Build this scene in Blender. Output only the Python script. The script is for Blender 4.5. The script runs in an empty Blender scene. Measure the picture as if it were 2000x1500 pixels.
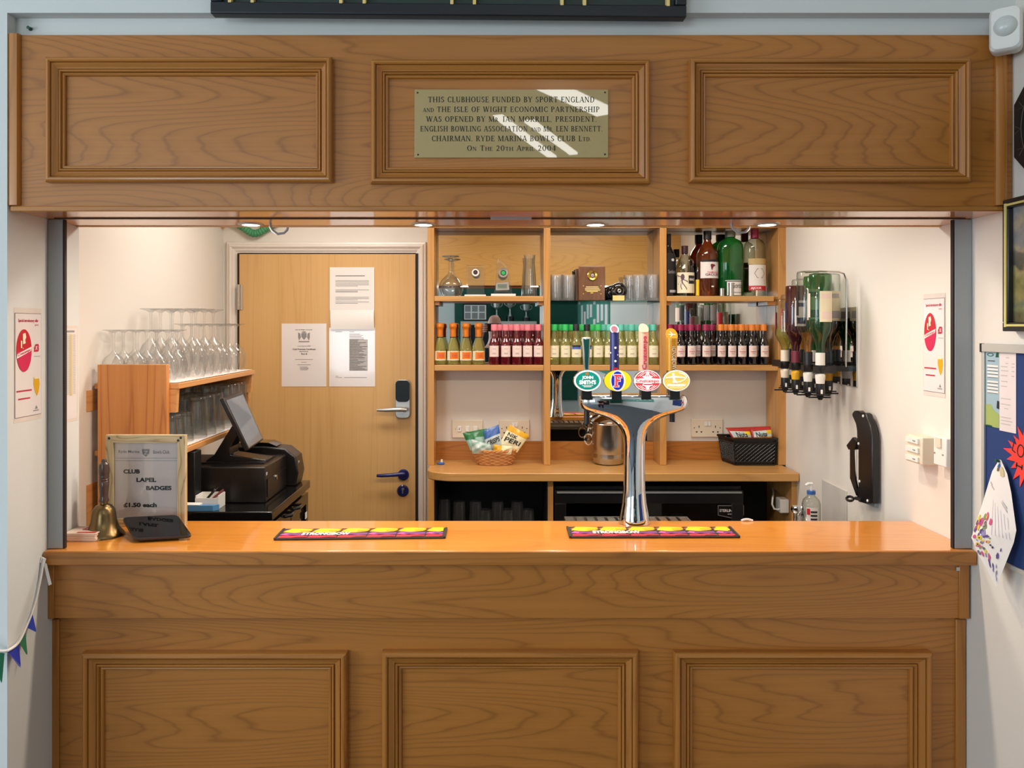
import bpy, math, random
from mathutils import Vector, Matrix
random.seed(7)
PI = math.pi
SC = bpy.context.scene
COL = SC.collection
# ------------------------------------------------------------------ camera, world, exposure, lights
CAMZ, FPX, VX, VY = 1.65, 1500.0, 962.0, 640.0
cam_d = bpy.data.cameras.new('camera')
cam_d.sensor_width = 36.0
cam_d.lens = 36.0 * FPX / 2000.0
cam_d.shift_x = (1000 - VX) / 2000.0
cam_d.shift_y = -(750 - VY) / 2000.0
cam_d.clip_start = 0.02
cam = bpy.data.objects.new('camera', cam_d)
cam.location = (0, 0, CAMZ)
cam.rotation_euler = (PI / 2, 0, 0)
COL.objects.link(cam)
SC.camera = cam
SC.view_settings.view_transform = 'Standard'
SC.view_settings.look = 'None'
SC.view_settings.gamma = 1.0
SC.view_settings.use_curve_mapping = False
SC.view_settings.exposure = 0.0
SC.cycles.transparent_max_bounces = 48
SC.cycles.max_bounces = 10
SC.cycles.caustics_reflective = False
SC.cycles.caustics_refractive = False
SC.cycles.sample_clamp_indirect = 6.0
world = bpy.data.worlds.new('daylight')
SC.world = world
world.use_nodes = True
world.node_tree.nodes['Background'].inputs[0].default_value = (0.62, 0.78, 1.0, 1)
world.node_tree.nodes['Background'].inputs[1].default_value = 1.2

def area_light(name, loc, rot, sx, sy, power, color, shape='RECTANGLE', spread=PI):
    d = bpy.data.lights.new(name, 'AREA')
    d.shape = shape
    d.size = sx
    if shape in ('RECTANGLE', 'ELLIPSE'):
        d.size_y = sy
    d.energy = power
    d.color = color
    d.spread = spread
    o = bpy.data.objects.new(name, d)
    o.location = loc
    o.rotation_euler = rot
    COL.objects.link(o)
    return o

DAY = (0.80, 0.92, 1.0)
WARM = (1.0, 0.85, 0.68)
# daylight entering the hall through its windows (left wall and the wall behind the photographer)
area_light('window_daylight', (-4.42, -0.6, 1.75), (0, -PI / 2, 0), 1.5, 2.6, 102, DAY)
area_light('window_daylight', (-2.6, -3.92, 1.75), (PI / 2, 0, 0), 2.0, 1.5, 64, DAY)
# ceiling panels over the serving space behind the bar (their fittings are built below)
for lx in (-0.62, 0.55):
    area_light('bar_panel_light', (lx, 2.85, 2.385), (0, 0, 0), 0.56, 0.28, 9, (1.0, 0.95, 0.88))
# small downlights in the underside of the bulkhead
DOWN_PX = (490, 827, 1163, 1498)
DOWN_Y = 2.079
for px in DOWN_PX:
    area_light('downlight_lamp', ((px - VX) / FPX * DOWN_Y, DOWN_Y, 1.922), (0, 0, 0), 0.05, 0.05, 3.7, WARM, 'DISK')

# ------------------------------------------------------------------ helpers
def P(px, py, Y):
    return Vector(((px - VX) / FPX * Y, Y, CAMZ - (py - VY) / FPX * Y))
def X_(px, Y): return (px - VX) / FPX * Y
def Z_(py, Y): return CAMZ - (py - VY) / FPX * Y
def lin(c):
    c /= 255.0
    return c / 12.92 if c <= 0.04045 else ((c + 0.055) / 1.055) ** 2.4
def rgb(r, g, b): return (lin(r), lin(g), lin(b), 1.0)

class MB:
    """collects geometry; build() links it as one mesh object"""
    def __init__(s, mat=None):
        s.v = []; s.f = []; s.fm = []; s.mats = []; s.cur = 0
        if mat: s.use(mat)
    def use(s, mat):
        if mat not in s.mats: s.mats.append(mat)
        s.cur = s.mats.index(mat)
        return s
    def add(s, vs, fs):
        b = len(s.v)
        s.v.extend(Vector(p) for p in vs)
        for f in fs:
            s.f.append([b + i for i in f]); s.fm.append(s.cur)
        return s
    def box(s, x0, x1, y0, y1, z0, z1):
        return s.add([(x0,y0,z0),(x1,y0,z0),(x1,y1,z0),(x0,y1,z0),(x0,y0,z1),(x1,y0,z1),(x1,y1,z1),(x0,y1,z1)],
              [(0,3,2,1),(4,5,6,7),(0,1,5,4),(1,2,6,5),(2,3,7,6),(3,0,4,7)])
    def hull8(s, pts):
        return s.add(pts, [(0,3,2,1),(4,5,6,7),(0,1,5,4),(1,2,6,5),(2,3,7,6),(3,0,4,7)])
    def extrude(s, poly, vec):
        n = len(poly); vec = Vector(vec)
        a = [Vector(p) for p in poly]; b = [p + vec for p in a]
        fs = [tuple(range(n - 1, -1, -1)), tuple(range(n, 2 * n))]
        for i in range(n):
            j = (i + 1) % n
            fs.append((i, j, n + j, n + i))
        return s.add(a + b, fs)
    def poly(s, pts):
        return s.add(pts, [tuple(range(len(pts)))])
    def lathe(s, prof, c=(0, 0, 0), n=24, axis='z', close=False):
        c = Vector(c); vs = []; fs = []; idx = []
        for (r, z) in prof:
            if abs(r) < 1e-7:
                idx.append([len(vs)]); vs.append((0, 0, z))
            else:
                row = []
                for k in range(n):
                    a = 2 * PI * k / n
                    row.append(len(vs)); vs.append((r * math.cos(a), r * math.sin(a), z))
                idx.append(row)
        pairs = list(zip(idx[:-1], idx[1:]))
        if close: pairs.append((idx[-1], idx[0]))
        for A, B in pairs:
            if len(A) == 1 and len(B) == 1: continue
            for k in range(n):
                k2 = (k + 1) % n
                if len(A) == 1: fs.append((A[0], B[k2], B[k]))
                elif len(B) == 1: fs.append((A[k], A[k2], B[0]))
                else: fs.append((A[k], A[k2], B[k2], B[k]))
        def m(p):
            x, y, z = p
            if axis == 'z': q = (x, y, z)
            elif axis == 'y': q = (x, -z, y)      # profile z runs towards -y (to the viewer)
            elif axis == 'x': q = (z, x, y)
            else: q = (-z, -x, y)                 # '-x'
            return c + Vector(q)
        return s.add([m(p) for p in vs], fs)
    def cyl(s, c, r, h, n=20, axis='z', r2=None):
        r2 = r if r2 is None else r2
        return s.lathe([(0, 0), (r, 0), (r2, h), (0, h)], c, n, axis)
    def tube(s, path, r, n=8, closed=False, caps=True):
        path = [Vector(p) for p in path]; m = len(path)
        rs = r if isinstance(r, (list, tuple)) else [r] * m
        vs = []; fs = []; prev = None
        for i, p in enumerate(path):
            if closed: t = path[(i + 1) % m] - path[i - 1]
            else: t = path[min(i + 1, m - 1)] - path[max(i - 1, 0)]
            t.normalize()
            if prev is None:
                up = Vector((0, 0, 1)) if abs(t.z) < 0.9 else Vector((1, 0, 0))
                a = t.cross(up).normalized()
            else:
                a = (prev - t * prev.dot(t)).normalized()
            prev = a; b = t.cross(a)
            for k in range(n):
                an = 2 * PI * k / n
                vs.append(p + (a * math.cos(an) + b * math.sin(an)) * rs[i])
        for i in range(m if closed else m - 1):
            i2 = (i + 1) % m
            for k in range(n):
                k2 = (k + 1) % n
                fs.append((i * n + k, i * n + k2, i2 * n + k2, i2 * n + k))
        if caps and not closed:
            fs.append(tuple(range(n - 1, -1, -1))); fs.append(tuple((m - 1) * n + k for k in range(n)))
        return s.add(vs, fs)
    def loft(s, rings, caps=True):
        n = len(rings[0]); vs = [p for r in rings for p in r]; fs = []
        for i in range(len(rings) - 1):
            for k in range(n):
                k2 = (k + 1) % n
                fs.append((i * n + k, i * n + k2, (i + 1) * n + k2, (i + 1) * n + k))
        if caps:
            fs.append(tuple(range(n - 1, -1, -1))); fs.append(tuple((len(rings) - 1) * n + k for k in range(n)))
        return s.add(vs, fs)
    def grid(s, fn, nu, nv):
        vs = [fn(i / nu, j / nv) for j in range(nv + 1) for i in range(nu + 1)]
        fs = []
        for j in range(nv):
            for i in range(nu):
                a = j * (nu + 1) + i
                fs.append((a, a + 1, a + nu + 2, a + nu + 1))
        return s.add(vs, fs)
    def xform(s, M, start=0):
        for i in range(start, len(s.v)): s.v[i] = M @ s.v[i]
        return s

def wloc(o):
    v = Vector((0, 0, 0))
    while o is not None:
        v += o.location; o = o.parent
    return v

def obj(name, mb, mat=None, parent=None, bevel=0.0, smooth=38, seg=2, local=False):
    """one mesh object; vertices are given in world coordinates (unless local)"""
    me = bpy.data.meshes.new(name)
    off = Vector((0, 0, 0)) if (local or parent is None) else wloc(parent)
    me.from_pydata([tuple(p - off) for p in mb.v], [], mb.f)
    mats = mb.mats if mb.mats else [mat]
    for m in mats: me.materials.append(m)
    if len(mats) > 1:
        me.polygons.foreach_set('material_index', mb.fm)
    if smooth:
        me.shade_smooth()
        me.set_sharp_from_angle(angle=math.radians(smooth))
    me.update()
    o = bpy.data.objects.new(name, me)
    COL.objects.link(o)
    if parent: o.parent = parent
    if bevel:
        b = o.modifiers.new('bevel', 'BEVEL')
        b.width = bevel; b.segments = seg; b.limit_method = 'ANGLE'; b.angle_limit = math.radians(50)
        b.harden_normals = False
    return o

def tag(o, label, cat, group=None, kind=None):
    o['label'] = label; o['category'] = cat
    if group: o['group'] = group
    if kind: o['kind'] = kind
    return o
def struct(name, mb, mat, bevel=0.0, label=None, cat=None):
    o = obj(name, mb, mat, bevel=bevel)
    o['kind'] = 'structure'
    if label: o['label'] = label; o['category'] = cat
    return o
def thing(name, label, cat, loc, group=None, kind=None):
    o = bpy.data.objects.new(name, None)
    o.empty_display_size = 0.05
    COL.objects.link(o)
    o.location = loc
    return tag(o, label, cat, group, kind)
def part_label(o, t):
    o['label'] = t
    return o
def dup(root, loc, label=None, rotz=None, group=None):
    r = root.copy(); COL.objects.link(r); r.location = loc
    if rotz is not None: r.rotation_euler = (0, 0, rotz)
    if label: r['label'] = label
    if group: r['group'] = group
    for ch in list(root.children):
        c = ch.copy(); COL.objects.link(c); c.parent = r
        for g in list(ch.children):
            d = g.copy(); COL.objects.link(d); d.parent = c
    return r
ORD = ['first', 'second', 'third', 'fourth', 'fifth', 'sixth', 'seventh', 'eighth', 'ninth', 'tenth']

# flat printing on a plane: O is the lower-left corner, U and V the full sides
class Sheet:
    def __init__(s, O, U, V, lift=0.0006):
        s.O = Vector(O); s.U = Vector(U); s.V = Vector(V)
        s.N = s.U.cross(s.V).normalized(); s.lift = lift; s.k = 1
    def at(s, u, v, k=None):
        return s.O + s.U * u + s.V * v + s.N * (s.lift * (s.k if k is None else k))
    def rect(s, mb, u0, u1, v0, v1, k=1):
        mb.poly([s.at(u0, v0, k), s.at(u1, v0, k), s.at(u1, v1, k), s.at(u0, v1, k)])
    def poly(s, mb, pts, k=1):
        mb.poly([s.at(u, v, k) for u, v in pts])
    def ell(s, mb, cu, cv, ru, rv, k=1, n=32):
        mb.poly([s.at(cu + ru * math.cos(2 * PI * i / n), cv + rv * math.sin(2 * PI * i / n), k) for i in range(n)])
    def ring(s, mb, cu, cv, ru, rv, ru2, rv2, k=1, n=32):
        a = [s.at(cu + ru * math.cos(2 * PI * i / n), cv + rv * math.sin(2 * PI * i / n), k) for i in range(n)]
        b = [s.at(cu + ru2 * math.cos(2 * PI * i / n), cv + rv2 * math.sin(2 * PI * i / n), k) for i in range(n)]
        mb.add(a + b, [(i, (i + 1) % n, n + (i + 1) % n, n + i) for i in range(n)])
    def text(s, mb, t, u0, u1, v0, v1, k=2, bold=0.0, shear=0.0):
        vs, fs = text_geo(t, bold)
        mb.add([s.at(u0 + (u1 - u0) * (x + shear * y), v0 + (v1 - v0) * y, k) for x, y in vs], fs)
    def stroke(s, mb, pts, w, k=1):
        """a line of constant width w (metres) through (u,v) points"""
        q = [s.at(u, v, k) for u, v in pts]
        for a, b in zip(q[:-1], q[1:]):
            d = (b - a).normalized(); n = s.N.cross(d) * (w / 2); e = d * (w * 0.3)
            mb.poly([a - n - e, b - n + e, b + n + e, a + n - e])

_TXT = {}
def text_geo(t, bold=0.0):
    key = (t, bold)
    if key not in _TXT:
        cu = bpy.data.curves.new('text_tmp', 'FONT')
        cu.body = t; cu.resolution_u = 3; cu.offset = bold; cu.size = 1.0
        o = bpy.data.objects.new('text_tmp', cu)
        me = o.to_mesh()
        vs = [(v.co.x, v.co.y) for v in me.vertices]
        fs = [tuple(p.vertices) for p in me.polygons]
        o.to_mesh_clear()
        bpy.data.objects.remove(o); bpy.data.curves.remove(cu)
        x0 = min(v[0] for v in vs); x1 = max(v[0] for v in vs)
        y0 = min(v[1] for v in vs); y1 = max(v[1] for v in vs)
        w = max(x1 - x0, 1e-6); h = max(y1 - y0, 1e-6)
        _TXT[key] = ([((x - x0) / w, (y - y0) / h) for x, y in vs], fs)
    return _TXT[key]

def wrap_label(mb, r, z0, z1, a0, a1, lift=0.0006, n=10, cx=0.0, cy=0.0):
    """a curved label on an upright cylinder; angle 0 faces -Y, grows to +X"""
    mb.grid(lambda u, v: (cx + (r + lift) * math.sin(a0 + (a1 - a0) * u), cy - (r + lift) * math.cos(a0 + (a1 - a0) * u), z0 + (z1 - z0) * v), n, 1)
def wrap_text(mb, t, r, z0, z1, a0, a1, lift=0.0012, bold=0.0, cx=0.0, cy=0.0):
    vs, fs = text_geo(t, bold)
    mb.add([(cx + (r + lift) * math.sin(a0 + (a1 - a0) * x), cy - (r + lift) * math.cos(a0 + (a1 - a0) * x), z0 + (z1 - z0) * y) for x, y in vs], fs)

# ------------------------------------------------------------------ materials
def new_mat(name):
    m = bpy.data.materials.new(name); m.use_nodes = True
    nt = m.node_tree; nt.nodes.clear()
    out = nt.nodes.new('ShaderNodeOutputMaterial')
    return m, nt, out
def N(nt, t, **kw):
    n = nt.nodes.new(t)
    for k, v in kw.items(): setattr(n, k, v)
    return n
def pri(name, col, rough=0.5, metal=0.0, spec=0.5, coat=0.0, emit=None, emit_s=0.0, var=0.06, vscale=12.0, bump=0.0, bscale=60.0, coat_r=0.05):
    """principled surface with a slight procedural unevenness of its colour"""
    m, nt, out = new_mat(name)
    b = N(nt, 'ShaderNodeBsdfPrincipled')
    nt.links.new(b.outputs[0], out.inputs[0])
    b.inputs['Roughness'].default_value = rough
    b.inputs['Metallic'].default_value = metal
    b.inputs['Specular IOR Level'].default_value = spec
    b.inputs['Coat Weight'].default_value = coat
    b.inputs['Coat Roughness'].default_value = coat_r
    if emit:
        b.inputs['Emission Color'].default_value = emit
        b.inputs['Emission Strength'].default_value = emit_s
    tc = N(nt, 'ShaderNodeTexCoord')
    nz = N(nt, 'ShaderNodeTexNoise'); nz.inputs['Scale'].default_value = vscale; nz.inputs['Detail'].default_value = 3
    nt.links.new(tc.outputs['Object'], nz.inputs['Vector'])
    mx = N(nt, 'ShaderNodeMix', data_type='RGBA')
    mx.inputs[6].default_value = tuple(c * (1 - var) for c in col[:3]) + (1,)
    mx.inputs[7].default_value = tuple(min(1, c * (1 + var)) for c in col[:3]) + (1,)
    nt.links.new(nz.outputs[0], mx.inputs[0])
    nt.links.new(mx.outputs[2], b.inputs['Base Color'])
    if bump:
        n2 = N(nt, 'ShaderNodeTexNoise'); n2.inputs['Scale'].default_value = bscale
        nt.links.new(tc.outputs['Object'], n2.inputs['Vector'])
        bp = N(nt, 'ShaderNodeBump'); bp.inputs['Strength'].default_value = bump; bp.inputs['Distance'].default_value = 0.002
        nt.links.new(n2.outputs[0], bp.inputs['Height']); nt.links.new(bp.outputs[0], b.inputs['Normal'])
    return m

def wood(name, light, dark, axis='x', rough=0.35, coat=0.25, k=38.0, along=0.62, across=5.2, streak=0.42, line=0.42, off=(0, 0, 0), coat_r=0.12):
    """veneer: contour lines of a stretched noise make the cathedral figure, fine streaks the pores"""
    m, nt, out = new_mat(name)
    L = nt.links
    b = N(nt, 'ShaderNodeBsdfPrincipled'); L.new(b.outputs[0], out.inputs[0])
    b.inputs['Roughness'].default_value = rough
    b.inputs['Coat Weight'].default_value = coat; b.inputs['Coat Roughness'].default_value = coat_r
    tc = N(nt, 'ShaderNodeTexCoord'); oi = N(nt, 'ShaderNodeObjectInfo')
    addv = N(nt, 'ShaderNodeVectorMath', operation='MULTIPLY_ADD')
    comb = N(nt, 'ShaderNodeCombineXYZ')
    for i in range(3): L.new(oi.outputs['Random'], comb.inputs[i])
    L.new(comb.outputs[0], addv.inputs[0]); addv.inputs[1].default_value = (7, 5, 9); L.new(tc.outputs['Object'], addv.inputs[2])
    sc = {'x': (along, across, across), 'y': (across, along, across), 'z': (across, across, along)}[axis]
    mp = N(nt, 'ShaderNodeMapping'); mp.inputs['Scale'].default_value = sc; mp.inputs['Location'].default_value = off
    L.new(addv.outputs[0], mp.inputs[0])
    n1 = N(nt, 'ShaderNodeTexNoise'); n1.inputs['Scale'].default_value = 1.0; n1.inputs['Detail'].default_value = 1.2; n1.inputs['Roughness'].default_value = 0.4
    L.new(mp.outputs[0], n1.inputs['Vector'])
    # slight wobble of the contour lines
    mpw = N(nt, 'ShaderNodeMapping'); mpw.inputs['Scale'].default_value = tuple(x * 5 for x in sc); L.new(addv.outputs[0], mpw.inputs[0])
    nw = N(nt, 'ShaderNodeTexNoise'); nw.inputs['Scale'].default_value = 1.0; nw.inputs['Detail'].default_value = 2; L.new(mpw.outputs[0], nw.inputs['Vector'])
    ma = N(nt, 'ShaderNodeMath', operation='MULTIPLY_ADD'); L.new(nw.outputs[0], ma.inputs[0]); ma.inputs[1].default_value = 0.035; L.new(n1.outputs[0], ma.inputs[2])
    mu = N(nt, 'ShaderNodeMath', operation='MULTIPLY'); L.new(ma.outputs[0], mu.inputs[0]); mu.inputs[1].default_value = k
    fr = N(nt, 'ShaderNodeMath', operation='FRACT'); L.new(mu.outputs[0], fr.inputs[0])
    rp = N(nt, 'ShaderNodeValToRGB'); L.new(fr.outputs[0], rp.inputs[0])
    e = rp.color_ramp.elements
    e[0].position = 0.0; e[0].color = (1, 1, 1, 1); e[1].position = 0.12; e[1].color = (0.30, 0.30, 0.30, 1)
    for pos, v in ((0.5, 0.0), (0.88, 0.15), (1.0, 0.9)):
        x = e.new(pos); x.color = (v, v, v, 1)
    fsc = {'x': (3, 160, 160), 'y': (160, 3, 160), 'z': (160, 160, 3)}[axis]
    mpf = N(nt, 'ShaderNodeMapping'); mpf.inputs['Scale'].default_value = fsc; L.new(addv.outputs[0], mpf.inputs[0])
    nf = N(nt, 'ShaderNodeTexNoise'); nf.inputs['Scale'].default_value = 1.0; nf.inputs['Detail'].default_value = 2.0; L.new(mpf.outputs[0], nf.inputs['Vector'])
    mpl = N(nt, 'ShaderNodeMapping'); mpl.inputs['Scale'].default_value = tuple(x * 0.9 for x in sc); mpl.inputs['Location'].default_value = (3, 8, 1); L.new(addv.outputs[0], mpl.inputs[0])
    nl = N(nt, 'ShaderNodeTexNoise'); nl.inputs['Scale'].default_value = 1.0; L.new(mpl.outputs[0], nl.inputs['Vector'])
    s1 = N(nt, 'ShaderNodeMath', operation='MULTIPLY'); L.new(rp.outputs[0], s1.inputs[0]); s1.inputs[1].default_value = line
    s2 = N(nt, 'ShaderNodeMath', operation='MULTIPLY_ADD'); L.new(nf.outputs[0], s2.inputs[0]); s2.inputs[1].default_value = streak; L.new(s1.outputs[0], s2.inputs[2])
    s3 = N(nt, 'ShaderNodeMath', operation='MULTIPLY_ADD'); L.new(nl.outputs[0], s3.inputs[0]); s3.inputs[1].default_value = 0.35; L.new(s2.outputs[0], s3.inputs[2])
    s4 = N(nt, 'ShaderNodeMath', operation='SUBTRACT', use_clamp=True); L.new(s3.outputs[0], s4.inputs[0]); s4.inputs[1].default_value = 0.2 + streak * 0.3
    mx = N(nt, 'ShaderNodeMix', data_type='RGBA'); mx.inputs[6].default_value = light; mx.inputs[7].default_value = dark
    L.new(s4.outputs[0], mx.inputs[0]); L.new(mx.outputs[2], b.inputs['Base Color'])
    return m

def thin_glass(name, centre=(0.97, 0.98, 0.98), edge=(0.50, 0.53, 0.53), gloss=0.9, body=None, dens=0.0, ior=1.45):
    """clear walls: see-through face on, greyer at grazing angles, mirror-like highlights"""
    m, nt, out = new_mat(name); L = nt.links
    lw = N(nt, 'ShaderNodeLayerWeight'); lw.inputs['Blend'].default_value = 0.28
    mx = N(nt, 'ShaderNodeMix', data_type='RGBA')
    mx.inputs[6].default_value = tuple(centre) + (1,); mx.inputs[7].default_value = tuple(edge) + (1,)
    L.new(lw.outputs['Facing'], mx.inputs[0])
    tr = N(nt, 'ShaderNodeBsdfTransparent'); L.new(mx.outputs[2], tr.inputs[0])
    sh = tr.outputs[0]
    if body:
        df = N(nt, 'ShaderNodeBsdfPrincipled'); df.inputs['Base Color'].default_value = tuple(body) + (1,); df.inputs['Roughness'].default_value = 0.1
        ms0 = N(nt, 'ShaderNodeMixShader'); ms0.inputs[0].default_value = dens
        L.new(sh, ms0.inputs[1]); L.new(df.outputs[0], ms0.inputs[2]); sh = ms0.outputs[0]
    gl = N(nt, 'ShaderNodeBsdfGlossy'); gl.inputs['Roughness'].default_value = 0.03
    l2 = N(nt, 'ShaderNodeLayerWeight'); l2.inputs['Blend'].default_value = 0.5
    pw = N(nt, 'ShaderNodeMath', operation='POWER'); L.new(l2.outputs['Facing'], pw.inputs[0]); pw.inputs[1].default_value = 4.0
    mu = N(nt, 'ShaderNodeMath', operation='MULTIPLY_ADD'); L.new(pw.outputs[0], mu.inputs[0]); mu.inputs[1].default_value = gloss; mu.inputs[2].default_value = 0.05
    ms = N(nt, 'ShaderNodeMixShader'); L.new(mu.outputs[0], ms.inputs[0]); L.new(sh, ms.inputs[1]); L.new(gl.outputs[0], ms.inputs[2])
    L.new(ms.outputs[0], out.inputs[0])
    return m
def emis(name, col, s):
    m, nt, out = new_mat(name)
    e = N(nt, 'ShaderNodeEmission'); e.inputs[0].default_value = col; e.inputs[1].default_value = s
    nt.links.new(e.outputs[0], out.inputs[0])
    return m

M = {}
M['oak'] = wood('oak_veneer', rgb(180, 115, 47), rgb(122, 69, 21), 'x', rough=0.40, coat=0.12, line=0.5)
M['oak_v'] = wood('oak_veneer_upright', rgb(180, 115, 47), rgb(122, 69, 21), 'z', rough=0.40, coat=0.12, along=0.9, across=16, k=5)
M['oak_m'] = wood('oak_moulding', rgb(182, 119, 51), rgb(124, 71, 23), 'x', rough=0.33, coat=0.3, along=0.9, across=18, k=5)
M['oak_top'] = wood('oak_worktop', rgb(226, 146, 52), rgb(186, 104, 28), 'x', rough=0.3, coat=0.9, across=7, k=14, line=0.35, coat_r=0.08)
M['oak_shelf'] = wood('oak_shelf', rgb(202, 150, 86), rgb(160, 108, 52), 'x', rough=0.38, coat=0.25, across=14, k=6)
M['oak_shelf_v'] = wood('oak_shelf_upright', rgb(200, 146, 80), rgb(156, 104, 48), 'z', rough=0.38, coat=0.25, across=16, along=0.9, k=6)
M['oak_back'] = wood('oak_back_panel', rgb(222, 170, 96), rgb(186, 130, 62), 'x', rough=0.38, coat=0.25)
M['door_wood'] = wood('ash_door', rgb(212, 168, 108), rgb(188, 142, 82), 'z', rough=0.45, coat=0.1, along=0.35, across=14, k=5, line=0.35, streak=0.6)
M['pine'] = wood('pine_panel', rgb(214, 146, 82), rgb(178, 106, 50), 'z', rough=0.45, coat=0.15, along=0.35, across=8, k=16, line=0.9)
M['pine_x'] = wood('pine_shelf', rgb(218, 158, 96), rgb(188, 122, 64), 'y', rough=0.45, coat=0.15, along=0.5, across=9, k=8, line=0.5)
M['walnut'] = wood('walnut_plaque', rgb(118, 78, 52), rgb(78, 48, 32), 'z', rough=0.35, coat=0.4, along=1.5, across=22, k=6)
M['beech_dark'] = wood('turned_handle_wood', rgb(74, 52, 42), rgb(44, 28, 22), 'z', rough=0.35, coat=0.4, along=3, across=40, k=4)
M['frame_wood'] = wood('limed_frame_wood', rgb(204, 188, 150), rgb(134, 112, 72), 'z', rough=0.6, coat=0.0, along=4, across=30, k=9, line=0.8)
M['wall_hall'] = pri('hall_paint', rgb(214, 216, 214), 0.75, var=0.02, vscale=2, bump=0.08, bscale=240)
M['wall_bar'] = pri('bar_paint', rgb(226, 219, 210), 0.7, var=0.02, vscale=2, bump=0.08, bscale=240)
M['ceiling'] = pri('ceiling_paint', rgb(232, 232, 228), 0.85, var=0.01)
M['carpet'] = pri('floor_carpet', rgb(86, 92, 98), 0.95, var=0.2, vscale=90)
M['vinyl'] = pri('bar_floor_vinyl', rgb(112, 98, 84), 0.5, var=0.1)
M['white_gloss'] = pri('white_gloss_paint', rgb(226, 216, 206), 0.3, var=0.02)
M['white_pl'] = pri('white_plastic', rgb(232, 230, 224), 0.35, var=0.02)
M['cream_pl'] = pri('cream_plastic', rgb(226, 212, 190), 0.4, var=0.02)
M['alu'] = pri('anodised_aluminium', rgb(158, 163, 166), 0.45, metal=0.1, var=0.04)
M['dark_gap'] = pri('dark_gap', rgb(40, 26, 22), 0.7)
M['black_pl'] = pri('black_plastic', rgb(20, 20, 22), 0.35, var=0.1)
M['black_gloss'] = pri('black_gloss', rgb(10, 10, 12), 0.08, coat=0.5)
M['black_mat'] = pri('black_matt_metal', rgb(16, 16, 18), 0.5)
M['dark_in'] = pri('dark_cabinet_interior', rgb(22, 20, 20), 0.8)  # near-black stands in for the shade inside the open back bar unit
M['chrome'] = pri('polished_chrome', rgb(226, 226, 228), 0.035, metal=1.0, var=0.01)
M['steel'] = pri('brushed_steel', rgb(196, 190, 182), 0.24, metal=1.0, var=0.04, vscale=40)
M['silver'] = pri('satin_silver', rgb(184, 182, 178), 0.35, metal=0.8, var=0.03)
M['brass'] = pri('old_brass', rgb(124, 102, 68), 0.3, metal=1.0, var=0.2, vscale=18)
M['gold'] = pri('gold', rgb(214, 178, 84), 0.25, metal=1.0)
M['gold_paint'] = pri('gold_paint', rgb(236, 206, 130), 0.5)
M['mirror'] = pri('mirror_silvering', rgb(222, 226, 224), 0.006, metal=1.0, var=0.0)
M['paper'] = pri('white_paper', rgb(232, 226, 222), 0.6, var=0.015)
M['paper_gloss'] = pri('plastic_wallet_paper', rgb(230, 222, 220), 0.12, var=0.02, coat=0.4)
M['ink'] = pri('black_ink', rgb(30, 30, 34), 0.6)
M['grey_ink'] = pri('grey_ink', rgb(140, 136, 138), 0.7)
M['pale_ink'] = pri('pale_ink', rgb(186, 182, 182), 0.7)
M['red'] = pri('red_print', rgb(196, 26, 44), 0.4)
M['crimson'] = pri('crimson_print', rgb(206, 36, 84), 0.4)
M['white'] = pri('white_print', rgb(244, 242, 238), 0.4, var=0.01)
M['blue'] = pri('royal_blue', rgb(28, 44, 150), 0.4)
M['navy'] = pri('navy', rgb(20, 26, 92), 0.35, coat=0.3)
M['green'] = pri('bottle_green', rgb(20, 84, 62), 0.4)
M['teal'] = pri('teal_print', rgb(22, 138, 124), 0.4)
M['yellow'] = pri('yellow_print', rgb(246, 208, 30), 0.4)
M['orange'] = pri('orange_foil', rgb(226, 128, 38), 0.32, metal=0.25)
M['glass'] = thin_glass('clear_glass', (0.985, 0.985, 0.985), (0.70, 0.71, 0.71), body=(0.9, 0.9, 0.9), dens=0.03)
M['glass_thick'] = thin_glass('thick_glass', (0.97, 0.98, 0.975), (0.46, 0.49, 0.49), body=(0.9, 0.9, 0.9), dens=0.025)
M['glass_rib'] = thin_glass('ribbed_glass', (0.985, 0.985, 0.985), (0.74, 0.76, 0.76), body=(0.95, 0.95, 0.95), dens=0.06)
M['pane'] = thin_glass('window_pane', (0.98, 0.99, 0.99), (0.8, 0.85, 0.85))
M['glass_edge'] = thin_glass('green_tinted_shelf_glass', (0.80, 0.90, 0.86), (0.05, 0.20, 0.16))
M['dark_pane'] = thin_glass('dark_tinted_pane', (0.30, 0.30, 0.32), (0.10, 0.10, 0.11))
M['sign_glass'] = thin_glass('frame_glazing', (0.985, 0.985, 0.985), (0.85, 0.86, 0.86))
M['lamp'] = emis('downlight_lens', (1.0, 0.93, 0.80, 1), 9.0)
M['tube'] = emis('strip_light_diffuser', (1.0, 0.98, 0.95, 1), 14.0)
M['panel_lamp'] = emis('panel_light_diffuser', (1.0, 0.90, 0.76, 1), 5.0)
M['cap_dkred'] = pri('dark_wine_cap', rgb(60, 24, 34), 0.4)
M['cap_grey'] = pri('grey_green_cap', rgb(96, 104, 92), 0.4)
M['list_tan'] = pri('tan_print', rgb(206, 186, 140), 0.6)
M['black_gl2'] = pri('black_enamel', rgb(18, 17, 17), 0.16, coat=0.3)
M['black_satin'] = pri('black_satin_plastic', rgb(26, 24, 24), 0.28, bump=0.15, bscale=300)
M['black_cast'] = pri('black_cast_metal', rgb(14, 14, 16), 0.3)
M['display'] = pri('display_glass', rgb(104, 110, 118), 0.06, spec=0.8)  # lighter grey paints in the reflection on the till screen
M['bronze_pane'] = pri('bronze_pane', rgb(46, 38, 30), 0.06, spec=0.8)
M['foil_blue2'] = pri('blue_book_cover', rgb(84, 140, 190), 0.4)
M['plaque'] = pri('plaque_brass', rgb(176, 154, 104), 0.5, metal=0.0, spec=0.2, var=0.03, coat=1.0, coat_r=0.015)
M['board_green'] = pri('board_dark_green', rgb(34, 52, 48), 0.5)
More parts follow.
